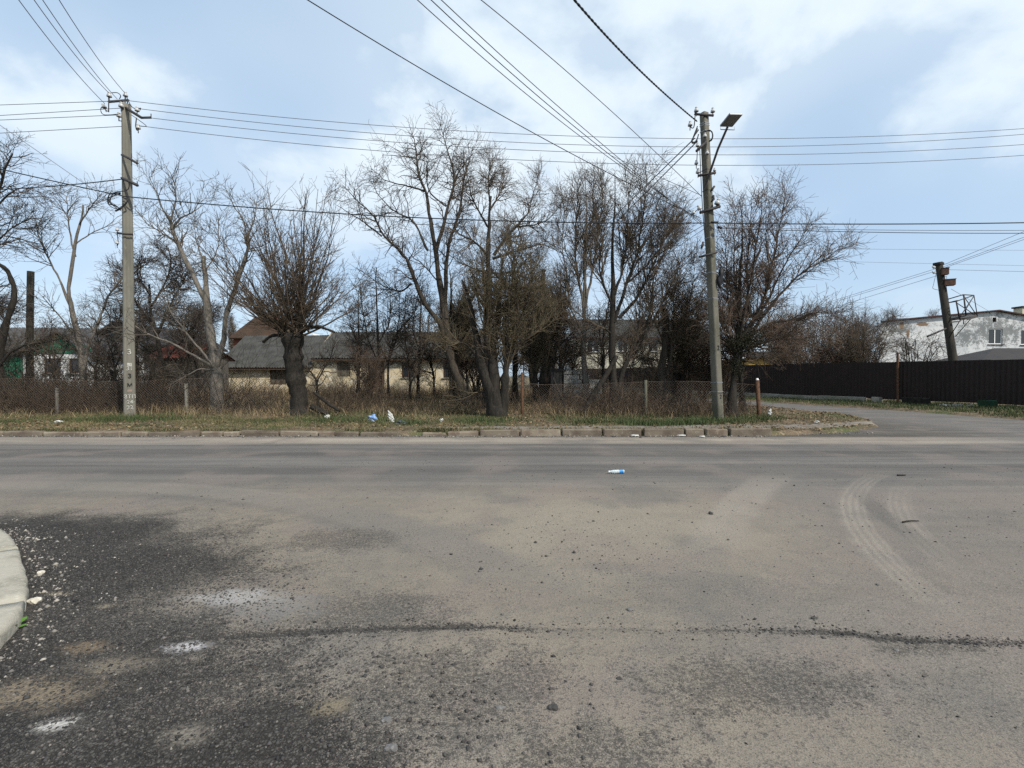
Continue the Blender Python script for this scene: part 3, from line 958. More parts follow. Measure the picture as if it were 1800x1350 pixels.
def make_tree(name, label, Y, limbs, levels, bark='dark', twig='dark', seed=1, group=None, depth_sp=0.9, buds=0, fan=None, ivy=None, cat='tree', rough=0.035):
    """limbs: list of (pixel polyline [(px,py[,dY])], r0, r1); levels: dicts for successive side shoots."""
    rng = np.random.default_rng(seed)
    base = P(limbs[0][0][0][0], limbs[0][0][0][1], Y)
    gx, gy = base[0], Y
    gz = float(terr(np.array([gx]), np.array([gy]))[0])
    root = empty(name, (gx, gy, gz - 0.02), label, cat, group)
    LP, LR = [], []
    for li, (poly, r0, r1) in enumerate(limbs):
        n = len(poly)
        sp = 0 if li == 0 else depth_sp * rng.uniform(-1, 1)
        off0 = 0
        pts = []
        for k, q in enumerate(poly):
            dY = q[2] if len(q) > 2 else sp * (k / max(n - 1, 1)) ** 1.3
            pts.append(P(q[0], q[1], Y + dY))
        pts = np.array(pts)
        if li == 0:
            pts[0, 2] = gz - 0.12
        c = catmull(pts, 22)
        L = np.linalg.norm(np.diff(c, axis=0), axis=1).sum()
        wob = np.cumsum(rng.normal(size=c.shape) * rough * 0.5, axis=0)
        wob -= np.linspace(0, 1, 22)[:, None] * wob[-1]
        c = c + wob * np.minimum(1, L / 4)
        t = np.linspace(0, 1, 22)
        sc_ = 0.86 if li == 0 else 0.74
        r = (r1 + (r0 - r1) * (1 - t) ** 1.25) * (sc_ if r0 < 0.25 else 1.0)
        r = np.maximum(r, 0.007)
        if li == 0:
            r = r * (1 + 0.45 * np.exp(-t * 16))
        r = r * (1 + 0.10 * rng.normal(size=22) * (r > 0.03))
        LP.append(c)
        LR.append(r)
    if fan:                                       # a pollard head throwing up many long shoots
        for k in range(fan['n']):
            px, py = fan['at']
            o = P(px + rng.normal() * fan['w'], py + rng.normal() * fan.get('h', 6), Y + rng.normal() * 0.15)
            az = rng.uniform(0, 2 * math.pi)
            tilt = math.radians(fan['tilt'][0] + (fan['tilt'][1] - fan['tilt'][0]) * rng.random() ** fan.get('pw', 0.8))
            d = np.array([[math.sin(tilt) * math.cos(az), math.sin(tilt) * math.sin(az), math.cos(tilt)]])
            le = rng.uniform(*fan['len']) * (1 - 0.35 * tilt / 1.5)
            p_, r_ = grow(rng, o[None], d, np.array([le]), np.array([fan['r'] * rng.uniform(0.6, 1.2)]), np.array([0.007]), 22, fan.get('wig', 0.06), fan.get('up', 0.03))
            LP.append(p_[0])
            LR.append(r_[0])
    LP, LR = np.array(LP), np.array(LR)
    nl = len(limbs)
    Vt, Ft = tubes(LP[:nl], LR[:nl], 9)
    caps = np.array([[i * 22 * 9 + 21 * 9 + s for s in range(9)] for i in range(nl)])
    obj_np('trunk', Vt, [Ft, caps], BARK[bark], root, smooth=True)
    parts = []
    if fan:
        parts.append(tubes(LP[nl:], LR[nl:], 4))
    P_, R_ = LP, LR
    if nl > 1 or fan:
        src_p, src_r = (LP[1:], LR[1:]) if not (levels and levels[0].get('trunk')) else (LP, LR)
    else:
        src_p, src_r = LP, LR
    cur = (src_p, src_r)
    last = None
    for lv in levels:
        got = sprout(rng, cur[0], cur[1], lv['d'], lv.get('t0', 0.15), lv['ang'], lv['len'], lv['r'], lv.get('rmin', 0.005), lv.get('taper', 0.45))
        if got is None:
            continue
        pos, d, le, r0 = got
        K = lv.get('K', 4)
        p_, r_ = grow(rng, pos, d, le, r0, np.maximum(r0 * 0.35, 0.0035), K, lv.get('wig', 0.12), lv.get('up', 0.06))
        parts.append(tubes(p_, r_, lv.get('S', 3)))
        if lv.get('both') and cur[0].shape[1] == K:
            cur = (np.concatenate([p_, cur[0]]), np.concatenate([r_, cur[1]]))
        else:
            cur = (p_, r_)
        last = p_
    V, F = merge(parts)
    TREE_TRIS[0] += 2 * sum(len(f) for f in F)
    crown = obj_np('crown', V, F, TWIG[twig], root)
    if buds and last is not None:
        n = buds
        i = rng.integers(0, len(last), n)
        k = rng.integers(1, last.shape[1], n)
        c = last[i, k] + rng.normal(size=(n, 3)) * 0.012
        leaf_cloud('buds', c, 0.008, 0.018, rng, M['bud'], root)
    if ivy:
        cs = []
        for (px, py, rx, rz, n) in ivy:
            o = P(px, py, Y - 0.1)
            q = rng.normal(size=(n, 3))
            q = unit(q) * rng.random((n, 1)) ** 0.45
            q[:, 0] *= rx; q[:, 1] *= rx * 0.8; q[:, 2] *= rz
            cs.append(o + q)
        leaf_cloud('ivy', np.concatenate(cs), 0.012, 0.034, rng, M['ivy'], root)
    return root


def leaf_cloud(name, c, s0, s1, rng, m, parent, flat=0.0):
    n = len(c)
    a = unit(rng.normal(size=(n, 3)) * np.array([1, 1, 1 - flat]))
    b_ = unit(np.cross(a, rng.normal(size=(n, 3))))
    s = rng.uniform(s0, s1, (n, 1))
    V = np.stack([c - a * s, c + b_ * s * 0.55, c + a * s, c - b_ * s * 0.55], 1).reshape(-1, 3)
    V[2::4, 2] -= 0.2 * s[:, 0]
    F = np.arange(n * 4).reshape(n, 4)
    o = obj_np(name, V, F, m, parent, attr={'tint': np.repeat(rng.random(n), 4)})
    o["kind"] = "stuff"
    return o


TW = 1.0


def LV(d1=5, d2=6, d3=5, l1=(0.7, 1.7), l2=(0.45, 1.0), l3=(0.18, 0.48), up=0.07, wig=0.14, ang=(30, 65), r1=0.022, trunk=False, t0=0.2):
    d1, d2, d3 = d1 * 1.5, d2 * 1.2, d3 * 1.1
    out = [dict(d=d1, t0=t0, ang=ang, len=l1, r=r1, K=6, wig=wig, up=up, S=4, trunk=trunk),
           dict(d=d2, t0=0.12, ang=(25, 65), len=l2, r=0.011, K=4, wig=wig * 0.65, up=up * 0.6, taper=0.4, rmin=0.006)]
    if d3:
        out.append(dict(d=d3, t0=0.1, ang=(25, 70), len=l3, r=0.0070, K=3, wig=wig * 0.7, up=up * 0.4, rmin=0.0052))
    return out


TREES = {}
# far left, leaning dark trunk with drooping twigs
TREES['left_edge'] = make_tree('bare_tree', 'dark crooked tree cut by the left edge of the photo', 17.0, [
    ([(-14, 735), (-2, 690), (-6, 630), (10, 575), (23, 525), (21, 490), (6, 470), (-30, 452)], 0.17, 0.06),
    ([(-60, 735), (-46, 600), (-34, 480), (-18, 380), (2, 310), (22, 270)], 0.16, 0.03),
    ([(-34, 480), (-10, 430), (20, 400), (52, 385)], 0.06, 0.015),
    ([(-18, 380), (10, 345), (40, 330), (60, 335)], 0.05, 0.012),
    ([(-6, 650), (20, 620), (50, 606), (90, 600), (120, 590)], 0.07, 0.02),
    ([(-46, 560), (-20, 520), (6, 560), (30, 540)], 0.06, 0.015)],
    LV(6, 6, 5, up=0.0, wig=0.2), seed=11)
TREES['left_walnut'] = make_tree('bare_tree', 'slender forked grey tree left of the numbered concrete pole', 18.5, [
    ([(144, 722), (146, 670), (139, 605), (128, 545), (124, 505), (132, 440), (139, 395), (146, 360)], 0.15, 0.035),
    ([(146, 655), (160, 600), (176, 560), (192, 520), (222, 480)], 0.09, 0.03),
    ([(128, 545), (104, 490), (82, 445), (66, 410), (62, 385)], 0.06, 0.015),
    ([(131, 450), (122, 400), (118, 360), (120, 335)], 0.045, 0.012),
    ([(139, 395), (160, 365), (178, 340)], 0.04, 0.012),
    ([(142, 620), (122, 575), (98, 545), (74, 520)], 0.06, 0.015),
    ([(133, 430), (160, 410), (190, 395), (208, 380)], 0.035, 0.01)],
    LV(6, 5.0, 3.2, l1=(0.6, 1.5), wig=0.2, up=0.05), 'grey', 'grey', seed=12)
TREES['dark_apple'] = make_tree('bare_tree', 'low dense dark tree just right of the numbered pole', 20.0, [
    ([(288, 722), (284, 650), (274, 590), (264, 540), (262, 500)], 0.13, 0.05),
    ([(274, 590), (300, 540), (322, 500), (336, 465)], 0.08, 0.02), ([(272, 580), (244, 540), (226, 500), (214, 470)], 0.08, 0.02),
    ([(264, 540), (290, 500), (300, 460), (296, 435)], 0.06, 0.02), ([(264, 520), (240, 480), (250, 450)], 0.06, 0.02),
    ([(286, 640), (320, 600), (345, 570)], 0.06, 0.02), ([(282, 630), (240, 600), (210, 580)], 0.06, 0.02)],
    LV(11, 8, 5, l1=(0.6, 1.4), wig=0.25, up=0.02, ang=(35, 80)), seed=13, depth_sp=1.3)
TREES['pollard_walnut'] = make_tree('pollard_tree', 'pale grey trunk with sawn-off limbs and straggling shoots', 16.5, [
    ([(384, 728), (381, 665), (374, 605), (364, 545), (359, 500), (358, 450)], 0.245, 0.085),
    ([(361, 525), (336, 475), (314, 432), (302, 405), (298, 380)], 0.12, 0.07),
    ([(302, 405), (318, 385), (340, 372), (352, 350)], 0.06, 0.012), ([(300, 390), (284, 365), (272, 335), (262, 312)], 0.045, 0.01),
    ([(300, 390), (308, 345), (300, 310), (290, 290)], 0.04, 0.01), ([(312, 430), (288, 412), (260, 395), (240, 370)], 0.04, 0.01),
    ([(379, 650), (394, 595), (404, 545), (420, 490), (436, 435), (437, 408)], 0.13, 0.06),
    ([(436, 420), (428, 385), (410, 360), (396, 330)], 0.035, 0.01), ([(437, 415), (448, 385), (452, 350)], 0.035, 0.01),
    ([(420, 490), (400, 450), (392, 410)], 0.03, 0.01), ([(358, 460), (346, 425), (342, 390)], 0.03, 0.009), ([(359, 480), (380, 440), (384, 395), (380, 370)], 0.03, 0.009),
    ([(375, 645, -0.1), (340, 625, -0.5), (300, 603, -0.9), (262, 588, -1.1), (228, 568, -1.2)], 0.07, 0.018),
    ([(374, 642, -0.1), (348, 612, -0.3), (316, 572, -0.4), (296, 540, -0.5), (286, 520, -0.5)], 0.06, 0.014),
    ([(376, 650, -0.1), (350, 648, -0.5), (326, 662, -0.8), (300, 672, -1.0)], 0.03, 0.008),
    ([(362, 530), (345, 512), (310, 508), (282, 530)], 0.03, 0.008)],
    LV(5.5, 4.6, 2.8, l1=(0.5, 1.5), wig=0.2, up=0.10, ang=(25, 60), t0=0.3), 'grey', 'grey', seed=14, depth_sp=0.7)
TREES['broom'] = make_tree('pollard_tree', 'thick dark pollard topped by a broom of upright shoots', 15.8, [
    ([(529, 736), (525, 695), (519, 655), (515, 620), (514, 585)], 0.29, 0.30),
    ([(513, 600), (492, 578), (470, 562), (452, 548), (440, 520)], 0.16, 0.04), ([(505, 590), (480, 590), (462, 602)], 0.09, 0.05),
    ([(518, 595), (540, 576), (562, 575), (588, 584)], 0.13, 0.05), ([(515, 590), (526, 545), (532, 490), (536, 420), (538, 340)], 0.13, 0.012),
    ([(512, 590), (498, 545), (486, 490), (474, 430), (468, 375)], 0.09, 0.012), ([(518, 590), (548, 530), (570, 470), (588, 410)], 0.09, 0.012)],
    [dict(d=4.6, t0=0.08, ang=(18, 55), len=(0.6, 1.4), r=0.012, K=5, wig=0.08, up=0.08), dict(d=4.8, t0=0.1, ang=(20, 55), len=(0.25, 0.65), r=0.0075, K=3, wig=0.1, up=0.05, rmin=0.0055),
     dict(d=2.2, t0=0.1, ang=(20, 60), len=(0.1, 0.28), r=0.005, K=3, rmin=0.0045)],
    'dark', 'brown', seed=15, fan=dict(at=(515, 585), w=13, n=64, tilt=(2, 80), len=(3.0, 5.1), r=0.034, wig=0.05, up=0.035, pw=0.75), depth_sp=0.5)
TREES['upright_plum'] = make_tree('bare_tree', 'thin dark upright tree in front of the long slate roof', 21.0, [
    ([(668, 720), (669, 650), (666, 580), (663, 520), (662, 470)], 0.10, 0.02), ([(669, 660), (690, 610), (700, 560), (704, 510)], 0.07, 0.015),
    ([(668, 640), (645, 590), (636, 540), (632, 500)], 0.06, 0.012), ([(667, 600), (685, 560), (684, 500)], 0.05, 0.012)],
    LV(9, 6, 4, l1=(0.5, 1.3), wig=0.15, up=0.06, ang=(40, 80)), seed=16)
TREES['tall_walnut'] = make_tree('bare_tree', 'tallest walnut with wide crooked limbs above the yard', 19.0, [
    ([(826, 712), (806, 665), (792, 625), (784, 570), (774, 500), (766, 440), (758, 395)], 0.22, 0.09),
    ([(758, 395), (746, 340), (735, 305), (731, 262), (724, 236)], 0.10, 0.02),
    ([(766, 440), (772, 408), (784, 362), (796, 322), (792, 282), (782, 246), (774, 216)], 0.11, 0.015),
    ([(784, 560), (782, 490), (788, 428), (804, 382), (811, 334), (820, 294), (832, 258)], 0.14, 0.015),
    ([(786, 600), (768, 566), (740, 528), (717, 472), (700, 444), (671, 416), (654, 385), (622, 352), (603, 326)], 0.15, 0.015),
    ([(752, 440), (735, 402), (720, 384), (688, 368), (662, 340), (652, 318)], 0.07, 0.012),
    ([(746, 334), (712, 324), (677, 316), (652, 296)], 0.055, 0.010), ([(731, 278), (708, 274), (673, 272)], 0.04, 0.010),
    ([(724, 500), (704, 512), (680, 506), (656, 492), (626, 470)], 0.06, 0.012), ([(672, 416), (640, 392), (612, 375), (590, 360)], 0.05, 0.010),
    ([(796, 322), (815, 290), (830, 272)], 0.04, 0.01), ([(784, 362), (756, 340), (750, 310), (752, 280), (744, 250)], 0.045, 0.01),
    ([(774, 500), (745, 470), (720, 450), (706, 425)], 0.04, 0.01), ([(790, 620), (770, 600), (745, 600)], 0.05, 0.01)],
    LV(5.6, 5.2, 3.8, l1=(0.6, 1.6), wig=0.24, up=0.04, ang=(30, 70)), 'brown', 'dark', seed=17, depth_sp=1.6)
TREES['willow_bush'] = make_tree('budding_tree', 'dark many-stemmed tree with olive budding twigs nearest the kerb', 15.3, [
    ([(878, 734), (862, 690), (850, 660), (840, 618), (832, 566), (824, 530), (812, 492)], 0.25, 0.035),
    ([(880, 734), (872, 690), (868, 650), (867, 610), (874, 575), (880, 515), (884, 455)], 0.25, 0.03),
    ([(884, 734), (886, 690), (889, 648), (896, 612), (909, 565), (925, 525), (935, 475)], 0.24, 0.03),
    ([(840, 630), (820, 606), (800, 600), (784, 606)], 0.05, 0.015), ([(868, 640), (856, 590), (852, 530), (848, 470)], 0.14, 0.02),
    ([(892, 630), (890, 570), (900, 510), (905, 455)], 0.13, 0.02), ([(896, 612), (930, 590), (952, 560), (962, 520)], 0.06, 0.012),
    ([(860, 690), (840, 690), (815, 700), (800, 720)], 0.04, 0.01)],
    LV(11, 6.5, 4.0, l1=(0.8, 1.8), wig=0.08, up=0.16, ang=(18, 52), t0=0.3), 'dark', 'olive', seed=18, buds=5000, depth_sp=0.8)
TREES['dense_pear'] = make_tree('bare_tree', 'dense crowned dark tree behind the budding multi-stemmed one', 18.5, [
    ([(858, 722), (857, 620), (857, 540), (857, 470), (859, 420), (861, 380), (863, 345)], 0.20, 0.05),
    ([(868, 448), (886, 425), (906, 400), (926, 378), (937, 340), (946, 305)], 0.09, 0.012), ([(857, 450), (832, 425), (808, 412), (796, 395)], 0.07, 0.012),
    ([(866, 455), (905, 442), (950, 430), (980, 440)], 0.07, 0.012), ([(860, 400), (838, 365), (826, 330), (820, 305)], 0.06, 0.012),
    ([(862, 370), (882, 335), (886, 305)], 0.05, 0.012), ([(906, 400), (936, 396), (970, 380), (990, 350)], 0.05, 0.010), ([(861, 360), (858, 320), (864, 288)], 0.05, 0.012),
    ([(857, 480), (828, 470), (806, 460)], 0.06, 0.012), ([(860, 480), (900, 480), (930, 490)], 0.06, 0.012)],
    LV(9, 7, 4.2, l1=(0.5, 1.25), wig=0.2, up=0.05, ang=(35, 75)), 'dark', 'brown', seed=19, depth_sp=1.3)
TREES['aspens'] = make_tree('bare_tree', 'pale stemmed upright tree with long thin parallel branches', 19.5, [
    ([(1024, 722), (1030, 680), (1027, 620), (1026, 552), (1029, 484), (1033, 416), (1033, 365), (1028, 300)], 0.17, 0.014),
    ([(1026, 560), (1018, 500), (1013, 443), (1015, 382), (1019, 320)], 0.09, 0.012), ([(1028, 540), (1043, 470), (1050, 410), (1057, 360), (1060, 320)], 0.08, 0.012),
    ([(1026, 590), (1004, 540), (996, 480), (990, 420), (992, 360)], 0.06, 0.012), ([(1028, 520), (1024, 450), (1040, 380), (1044, 320)], 0.06, 0.012),
    ([(1026, 600), (1006, 570), (985, 560), (968, 540)], 0.05, 0.01)],
    LV(7.5, 6.5, 4.2, l1=(0.8, 1.8), wig=0.08, up=0.14, ang=(18, 48)), 'grey', 'brown', seed=20, depth_sp=0.8)
TREES['spreading'] = make_tree('bare_tree', 'dark forked tree whose crown leans right over the road fence', 16.2, [
    ([(1080, 735), (1078, 690), (1077, 640), (1077, 580), (1077, 518), (1076, 471), (1077, 416), (1079, 365), (1081, 305)], 0.20, 0.014),
    ([(1084, 710), (1092, 660), (1113, 614), (1131, 590), (1152, 556), (1180, 500), (1204, 440)], 0.14, 0.012),
    ([(1079, 566), (1103, 498), (1120, 443), (1130, 382), (1136, 300)], 0.09, 0.010), ([(1088, 560), (1137, 498), (1163, 433), (1171, 355)], 0.08, 0.010),
    ([(1079, 520), (1096, 460), (1106, 390), (1108, 320)], 0.07, 0.010), ([(1077, 540), (1058, 490), (1056, 430), (1060, 370)], 0.06, 0.010),
    ([(1130, 590), (1140, 540), (1152, 470), (1190, 400)], 0.06, 0.010), ([(1113, 614), (1125, 570), (1120, 530)], 0.06, 0.015), ([(1078, 590), (1050, 570), (1030, 580)], 0.05, 0.012),
    ([(1100, 500), (1150, 450), (1185, 390)], 0.05, 0.01)],
    LV(8, 6, 4, l1=(0.8, 2.0), wig=0.08, up=0.12, ang=(18, 55)), 'dark', 'brown', seed=21, depth_sp=1.2)
TREES['stump_tree'] = make_tree('pollard_tree', 'stubby ivy-brown stump with fine twigs beside the lamp pole', 17.5, [
    ([(1162, 722), (1164, 680), (1167, 620), (1168, 575), (1166, 535)], 0.17, 0.13), ([(1172, 660), (1181, 590), (1186, 525), (1193, 460)], 0.08, 0.012),
    ([(1166, 600), (1150, 560), (1146, 520)], 0.05, 0.012), ([(1170, 620), (1195, 575), (1212, 530), (1222, 470)], 0.06, 0.012), ([(1178, 610), (1205, 590), (1230, 560)], 0.05, 0.012)],
    LV(13, 7, 4, l1=(0.5, 1.3), wig=0.15, up=0.09, ang=(25, 70)), 'brown', 'brown', seed=22)
TREES['right_cherry'] = make_tree('bare_tree', 'vase-shaped tree with reddish shoots right of the lamp pole', 15.6, [
    ([(1286, 732), (1288, 690), (1292, 650), (1298, 615), (1301, 569), (1302, 522), (1301, 469), (1304, 405), (1300, 350)], 0.19, 0.012),
    ([(1298, 610), (1313, 540), (1326, 460), (1335, 398), (1339, 350)], 0.07, 0.009), ([(1302, 600), (1342, 531), (1360, 450), (1372, 382), (1383, 330)], 0.07, 0.008),
    ([(1305, 600), (1352, 522), (1392, 444), (1420, 400)], 0.07, 0.008), ([(1308, 602), (1360, 530), (1413, 479), (1456, 454), (1482, 435)], 0.07, 0.008),
    ([(1304, 612), (1345, 572), (1400, 560), (1440, 548), (1470, 552)], 0.06, 0.010), ([(1300, 620), (1345, 600), (1400, 596), (1450, 590)], 0.06, 0.010),
    ([(1298, 600), (1280, 540), (1274, 470), (1276, 400)], 0.06, 0.009), ([(1301, 560), (1290, 490), (1288, 420), (1292, 360)], 0.05, 0.008), ([(1318, 560), (1316, 480), (1318, 400), (1322, 345)], 0.05, 0.008),
    ([(1325, 560), (1350, 500), (1346, 420), (1356, 360)], 0.05, 0.008), ([(1296, 630), (1330, 640), (1350, 660)], 0.04, 0.008), ([(1296, 620), (1266, 590), (1252, 560)], 0.05, 0.010), ([(1300, 612), (1336, 610), (1376, 618), (1410, 612)], 0.05, 0.010), ([(1302, 606), (1330, 584), (1372, 580), (1420, 574)], 0.05, 0.010), ([(1300, 604), (1320, 570), (1338, 556)], 0.05, 0.012), ([(1298, 610), (1284, 590), (1274, 572)], 0.05, 0.012)],
    LV(8, 5.5, 3.4, l1=(0.5, 1.3), wig=0.08, up=0.08, ang=(20, 55), t0=0.08), 'dark', 'red', seed=23, depth_sp=1.2, ivy=[(1302, 604, 0.55, 0.34, 2200), (1322, 592, 0.6, 0.3, 1200), (1296, 645, 0.26, 0.45, 900)])


# young self-sown trees in the yard, in front of the cream house
for i, (lab, Y, poly, lims) in enumerate([
    ('small crooked fork-stemmed tree at the foot of the thick pollard', 17.2, [(560, 728), (559, 690), (554, 664), (541, 648), (532, 640)], [[(556, 672), (571, 646), (579, 630), (590, 600)]]),
    ('thin sapling left of the cream house doorway', 25.0, [(629, 700), (628, 665), (625, 645), (618, 618)], [[(627, 660), (640, 632), (646, 600)]]),
    ('slanting sapling between the barred window and the doorway', 24.0, [(683, 705), (683, 640), (694, 592), (726, 552), (742, 520)], [[(684, 640), (668, 606), (662, 570)], [(690, 610), (706, 590), (712, 560)]]),
    ('thin dark sapling below the right barred window', 23.0, [(764, 705), (762, 655), (758, 630), (764, 590)], [[(761, 650), (748, 620), (744, 590)]]),
    ('twiggy young tree in front of the white garage wall', 20.0, [(975, 715), (966, 650), (972, 600), (985, 560), (996, 520)], [[(968, 650), (955, 600), (948, 560)], [(970, 620), (1000, 590), (1020, 560)], [(968, 640), (985, 625), (1010, 610)]]),
    ('young twiggy tree in front of the green and white house', 19.0, [(92, 715), (96, 660), (88, 610), (92, 570)], [[(95, 650), (116, 610), (124, 575)], [(92, 640), (66, 615), (50, 590)]]),
    ('small dark tree beside the mint gabled house', 18.0, [(206, 720), (204, 670), (198, 630), (186, 590)], [[(203, 660), (178, 640), (160, 620)], [(202, 650), (222, 610), (232, 570)]])]):
    make_tree('sapling', lab, Y, [(poly, 0.075, 0.014)] + [(l, 0.045, 0.01) for l in lims], LV(8, 6, 3.5, l1=(0.5, 1.2), wig=0.2, up=0.05, trunk=True), 'dark', ['dark', 'brown'][i % 2], seed=40 + i, depth_sp=0.8)

# shrubs behind the brown fence on the right
for i, (lab, Y, px, top, wd, tw) in enumerate([
    ('wide reddish shrub leaning over the fence beside the vase-shaped tree', 28.5, 1400, 552, 52, 'red'), ('broad brown shrub above the middle of the dark fence', 29.0, 1462, 538, 50, 'red'),
    ('brown shrub at the right end of the hedge above the fence', 27.5, 1522, 556, 42, 'brown'), ('thin open shrub before the stained white wall', 28.0, 1608, 600, 44, 'dark')]):
    limbs = [([(px, 697), (px + 2, 660), (px - 4, 620), (px, top)], 0.06, 0.01)]
    rg = np.random.default_rng(60 + i)
    for k in range(20 if i < 3 else 9):
        a = rg.uniform(-1, 1)
        limbs.append(([(px + a * 4, 690), (px + a * wd * 0.5, 645), (px + a * wd, 600 + rg.uniform(-5, 25)), (px + a * wd * 1.25, top + abs(a) * 30 + rg.uniform(0, 25))], 0.045, 0.010))
    make_tree('shrub', lab, Y, limbs, LV(3.4 if i < 3 else 3.0, 4.6, 2.6, l1=(0.6, 1.4), wig=0.2, up=0.05, ang=(25, 70)), 'dark', tw, seed=70 + i, depth_sp=1.8, cat='shrub')

# more distant bare trees behind the houses: copies of the same kinds
far_spots = [('tall_walnut', -38, 48, 0.85, 40, 'far walnut rising behind the green and white house'), ('aspens', -30, 52, 0.8, 100, 'far thin tree behind the red roofed shed'),
             ('dense_pear', -46, 44, 0.8, 200, 'far dense tree at the left edge behind the grey roof'), ('broom', -25, 50, 0.85, 60, 'far bushy tree behind the brown tiled house'),
             ('right_cherry', -12, 56, 0.95, 150, 'far tree over the ridge of the long slate roof'), ('dense_pear', -6, 58, 0.85, 10, 'far dense tree right of the long slate roof'),
             ('aspens', 1.5, 62, 0.8, 70, 'far thin tree beside the white garage wall'), ('spreading', 17, 66, 0.85, 300, 'far tree over the roof of the cream brick house'),
             ('broom', 25, 74, 0.9, 250, 'far tree behind the yellow house'), ('dense_pear', 68, 86, 1.27, 120, 'far pale tree behind the left end of the stained white house'),
             ('spreading', 74, 90, 1.30, 30, 'far pale tree behind the roof line of the stained white house'), ('dense_pear', 80, 93, 1.36, 200, 'far pale tree behind the white house just left of the leaning pole'), ('dark_apple', -20, 30, 0.9, 90, 'dark tree between red roofed shed and slate roof'),
             ('dark_apple', -31, 27, 1.0, 210, 'dark tangled tree in front of the mint gabled house')]
for key, x, y, s, rz, lab in far_spots:
    c = copy_tree(TREES[key])
    z = float(terr(np.array([x * 1.0]), np.array([y * 1.0]))[0])
    c.location = (x, y, z - 0.03)
    c.rotation_euler = (0, 0, R(rz))
    c.scale = (s, s, s)
    c["label"] = lab
    c["category"] = 'tree'
    c["group"] = 'bare trees behind the houses'
    for ch in list(c.children):
        if ch.name.startswith(('ivy', 'buds')):
            bpy.data.objects.remove(ch)
# the second row of trees that closes the belt
for k, (key, px, Y, sc_, rz, lab) in enumerate((('willow_bush', 806, 21, 1.0, 80, 'budding tree behind the foot of the tallest walnut'), ('dense_pear', 905, 22.5, 0.86, 140, 'dense tree right behind the many-stemmed budding tree'), ('willow_bush', 948, 19.5, 0.9, 200, 'budding tree beside the slim brown pole'),
                                                ('spreading', 985, 23, 0.8, 120, 'tree rising behind the board gate'), 
                                                ('willow_bush', 1196, 20, 0.85, 300, 'budding tree behind the stubby stump'), ('right_cherry', 1306, 17.6, 0.80, 95, 'reddish tree close behind the vase-shaped one'),
                                                ('upright_plum', 632, 23, 0.9, 100, 'thin upright tree left behind the walnut limb'), ('upright_plum', 735, 22, 0.95, 210, 'thin upright tree under the tallest walnut'))):
    c = copy_tree(TREES[key])
    x_ = (px - 900) / FPX * Y
    c.location = (x_, Y, float(terr(np.array([x_]), np.array([Y * 1.0]))[0]) - 0.04)
    c.rotation_euler = (0, 0, R(rz))
    c.scale = (sc_,) * 3
    c["label"], c["category"], c["group"] = lab, 'tree', 'second row of the tree belt'
    for ch in list(c.children):
        if ch.name.startswith('ivy'):
            bpy.data.objects.remove(ch)
# younger self-sown growth deeper in the yard: copies of the yard kinds, each a plant of its own
SRC = {k: TREES[k] for k in ('dark_apple', 'upright_plum', 'stump_tree', 'left_walnut')}
SHRUBS = [o for o in bpy.data.objects if o.name.startswith('shrub') and o.parent is None]
SAPS = [o for o in bpy.data.objects if o.name.startswith('sapling') and o.parent is None]
fill = [(178, 25, 'p', 0.9, 'thin sapling between the green gable and the mint gable'), (240, 22.5, 'h', 0.72, 'low bushy thorn tree hidden behind the numbered pole'), (268, 18.6, 's', 0.45, 'low shrub just right of the numbered pole'),
        (330, 22, 'p', 0.8, 'thin sapling in front of the red roofed shed'), (350, 28, 'h', 0.85, 'dark thorn tree left of the brown tiled roof'), (735, 28, 'p', 0.8, 'sapling between the two barred windows'), (792, 31, 'h', 0.9, 'thorn tree at the right end of the cream cottage'),
        (838, 25, 's', 0.75, 'shrub behind the many-stemmed budding tree'), (905, 24, 'p', 0.9, 'sapling right behind the many-stemmed budding tree'), (934, 31, 's', 1.0, 'shrub at the foot of the slim brown pole'), (938, 40, 'h', 1.3, 'distant thorn tree beyond the slim brown pole'), (945, 22, 'p', 0.85, 'sapling left of the board gate'),
        (1052, 25, 'p', 0.8, 'sapling between the pale stemmed tree and the dark forked tree'), (1118, 23, 'p', 0.8, 'sapling right of the dark forked tree'), (1146, 19, 's', 0.45, 'low shrub left of the stubby stump'), (1196, 21, 'p', 0.75, 'sapling right of the stubby stump'), (1236, 20, 's', 0.5, 'low shrub left of the lamp pole'), (-40, 21, 's', 0.9, 'shrub at the very left edge'), (1098, 30, 'p', 1.1, 'sapling before the second window of the brick house'), (1158, 31, 'p', 1.2, 'sapling before the third window of the brick house'), (1216, 29, 'p', 1.15, 'sapling before the right end of the brick house'), (1020, 29, 'p', 1.1, 'sapling before the first window of the brick house'),
        (792, 20.5, 'p', 1.05, 'sapling crossing the trunk of the tallest walnut'), (822, 21.5, 'p', 1.2, 'sapling between the tallest walnut and the budding tree'), (958, 20.5, 'p', 1.1, 'sapling right of the slim brown pole'), (992, 19.5, 'p', 1.0, 'sapling behind the stack of white blocks'), (1008, 21.5, 'p', 1.2, 'sapling left of the pale stemmed tree'),
        (1062, 20, 'p', 1.1, 'sapling hard behind the dark forked tree'), (1148, 21, 'p', 1.2, 'sapling left behind the stubby stump'), (1212, 20, 'p', 1.1, 'sapling between the stubby stump and the lamp pole'), (1238, 22, 'p', 1.2, 'sapling directly behind the lamp pole'), (1262, 19, 's', 0.6, 'low shrub between the lamp pole and the vase-shaped tree'),
        (172, 20.5, 'p', 1.05, 'sapling between the grey walnut and the numbered pole'), (722, 21, 'p', 1.1, 'sapling under the long left limb of the tallest walnut'), (650, 19.5, 's', 0.5, 'low shrub before the doorway of the cream cottage')]
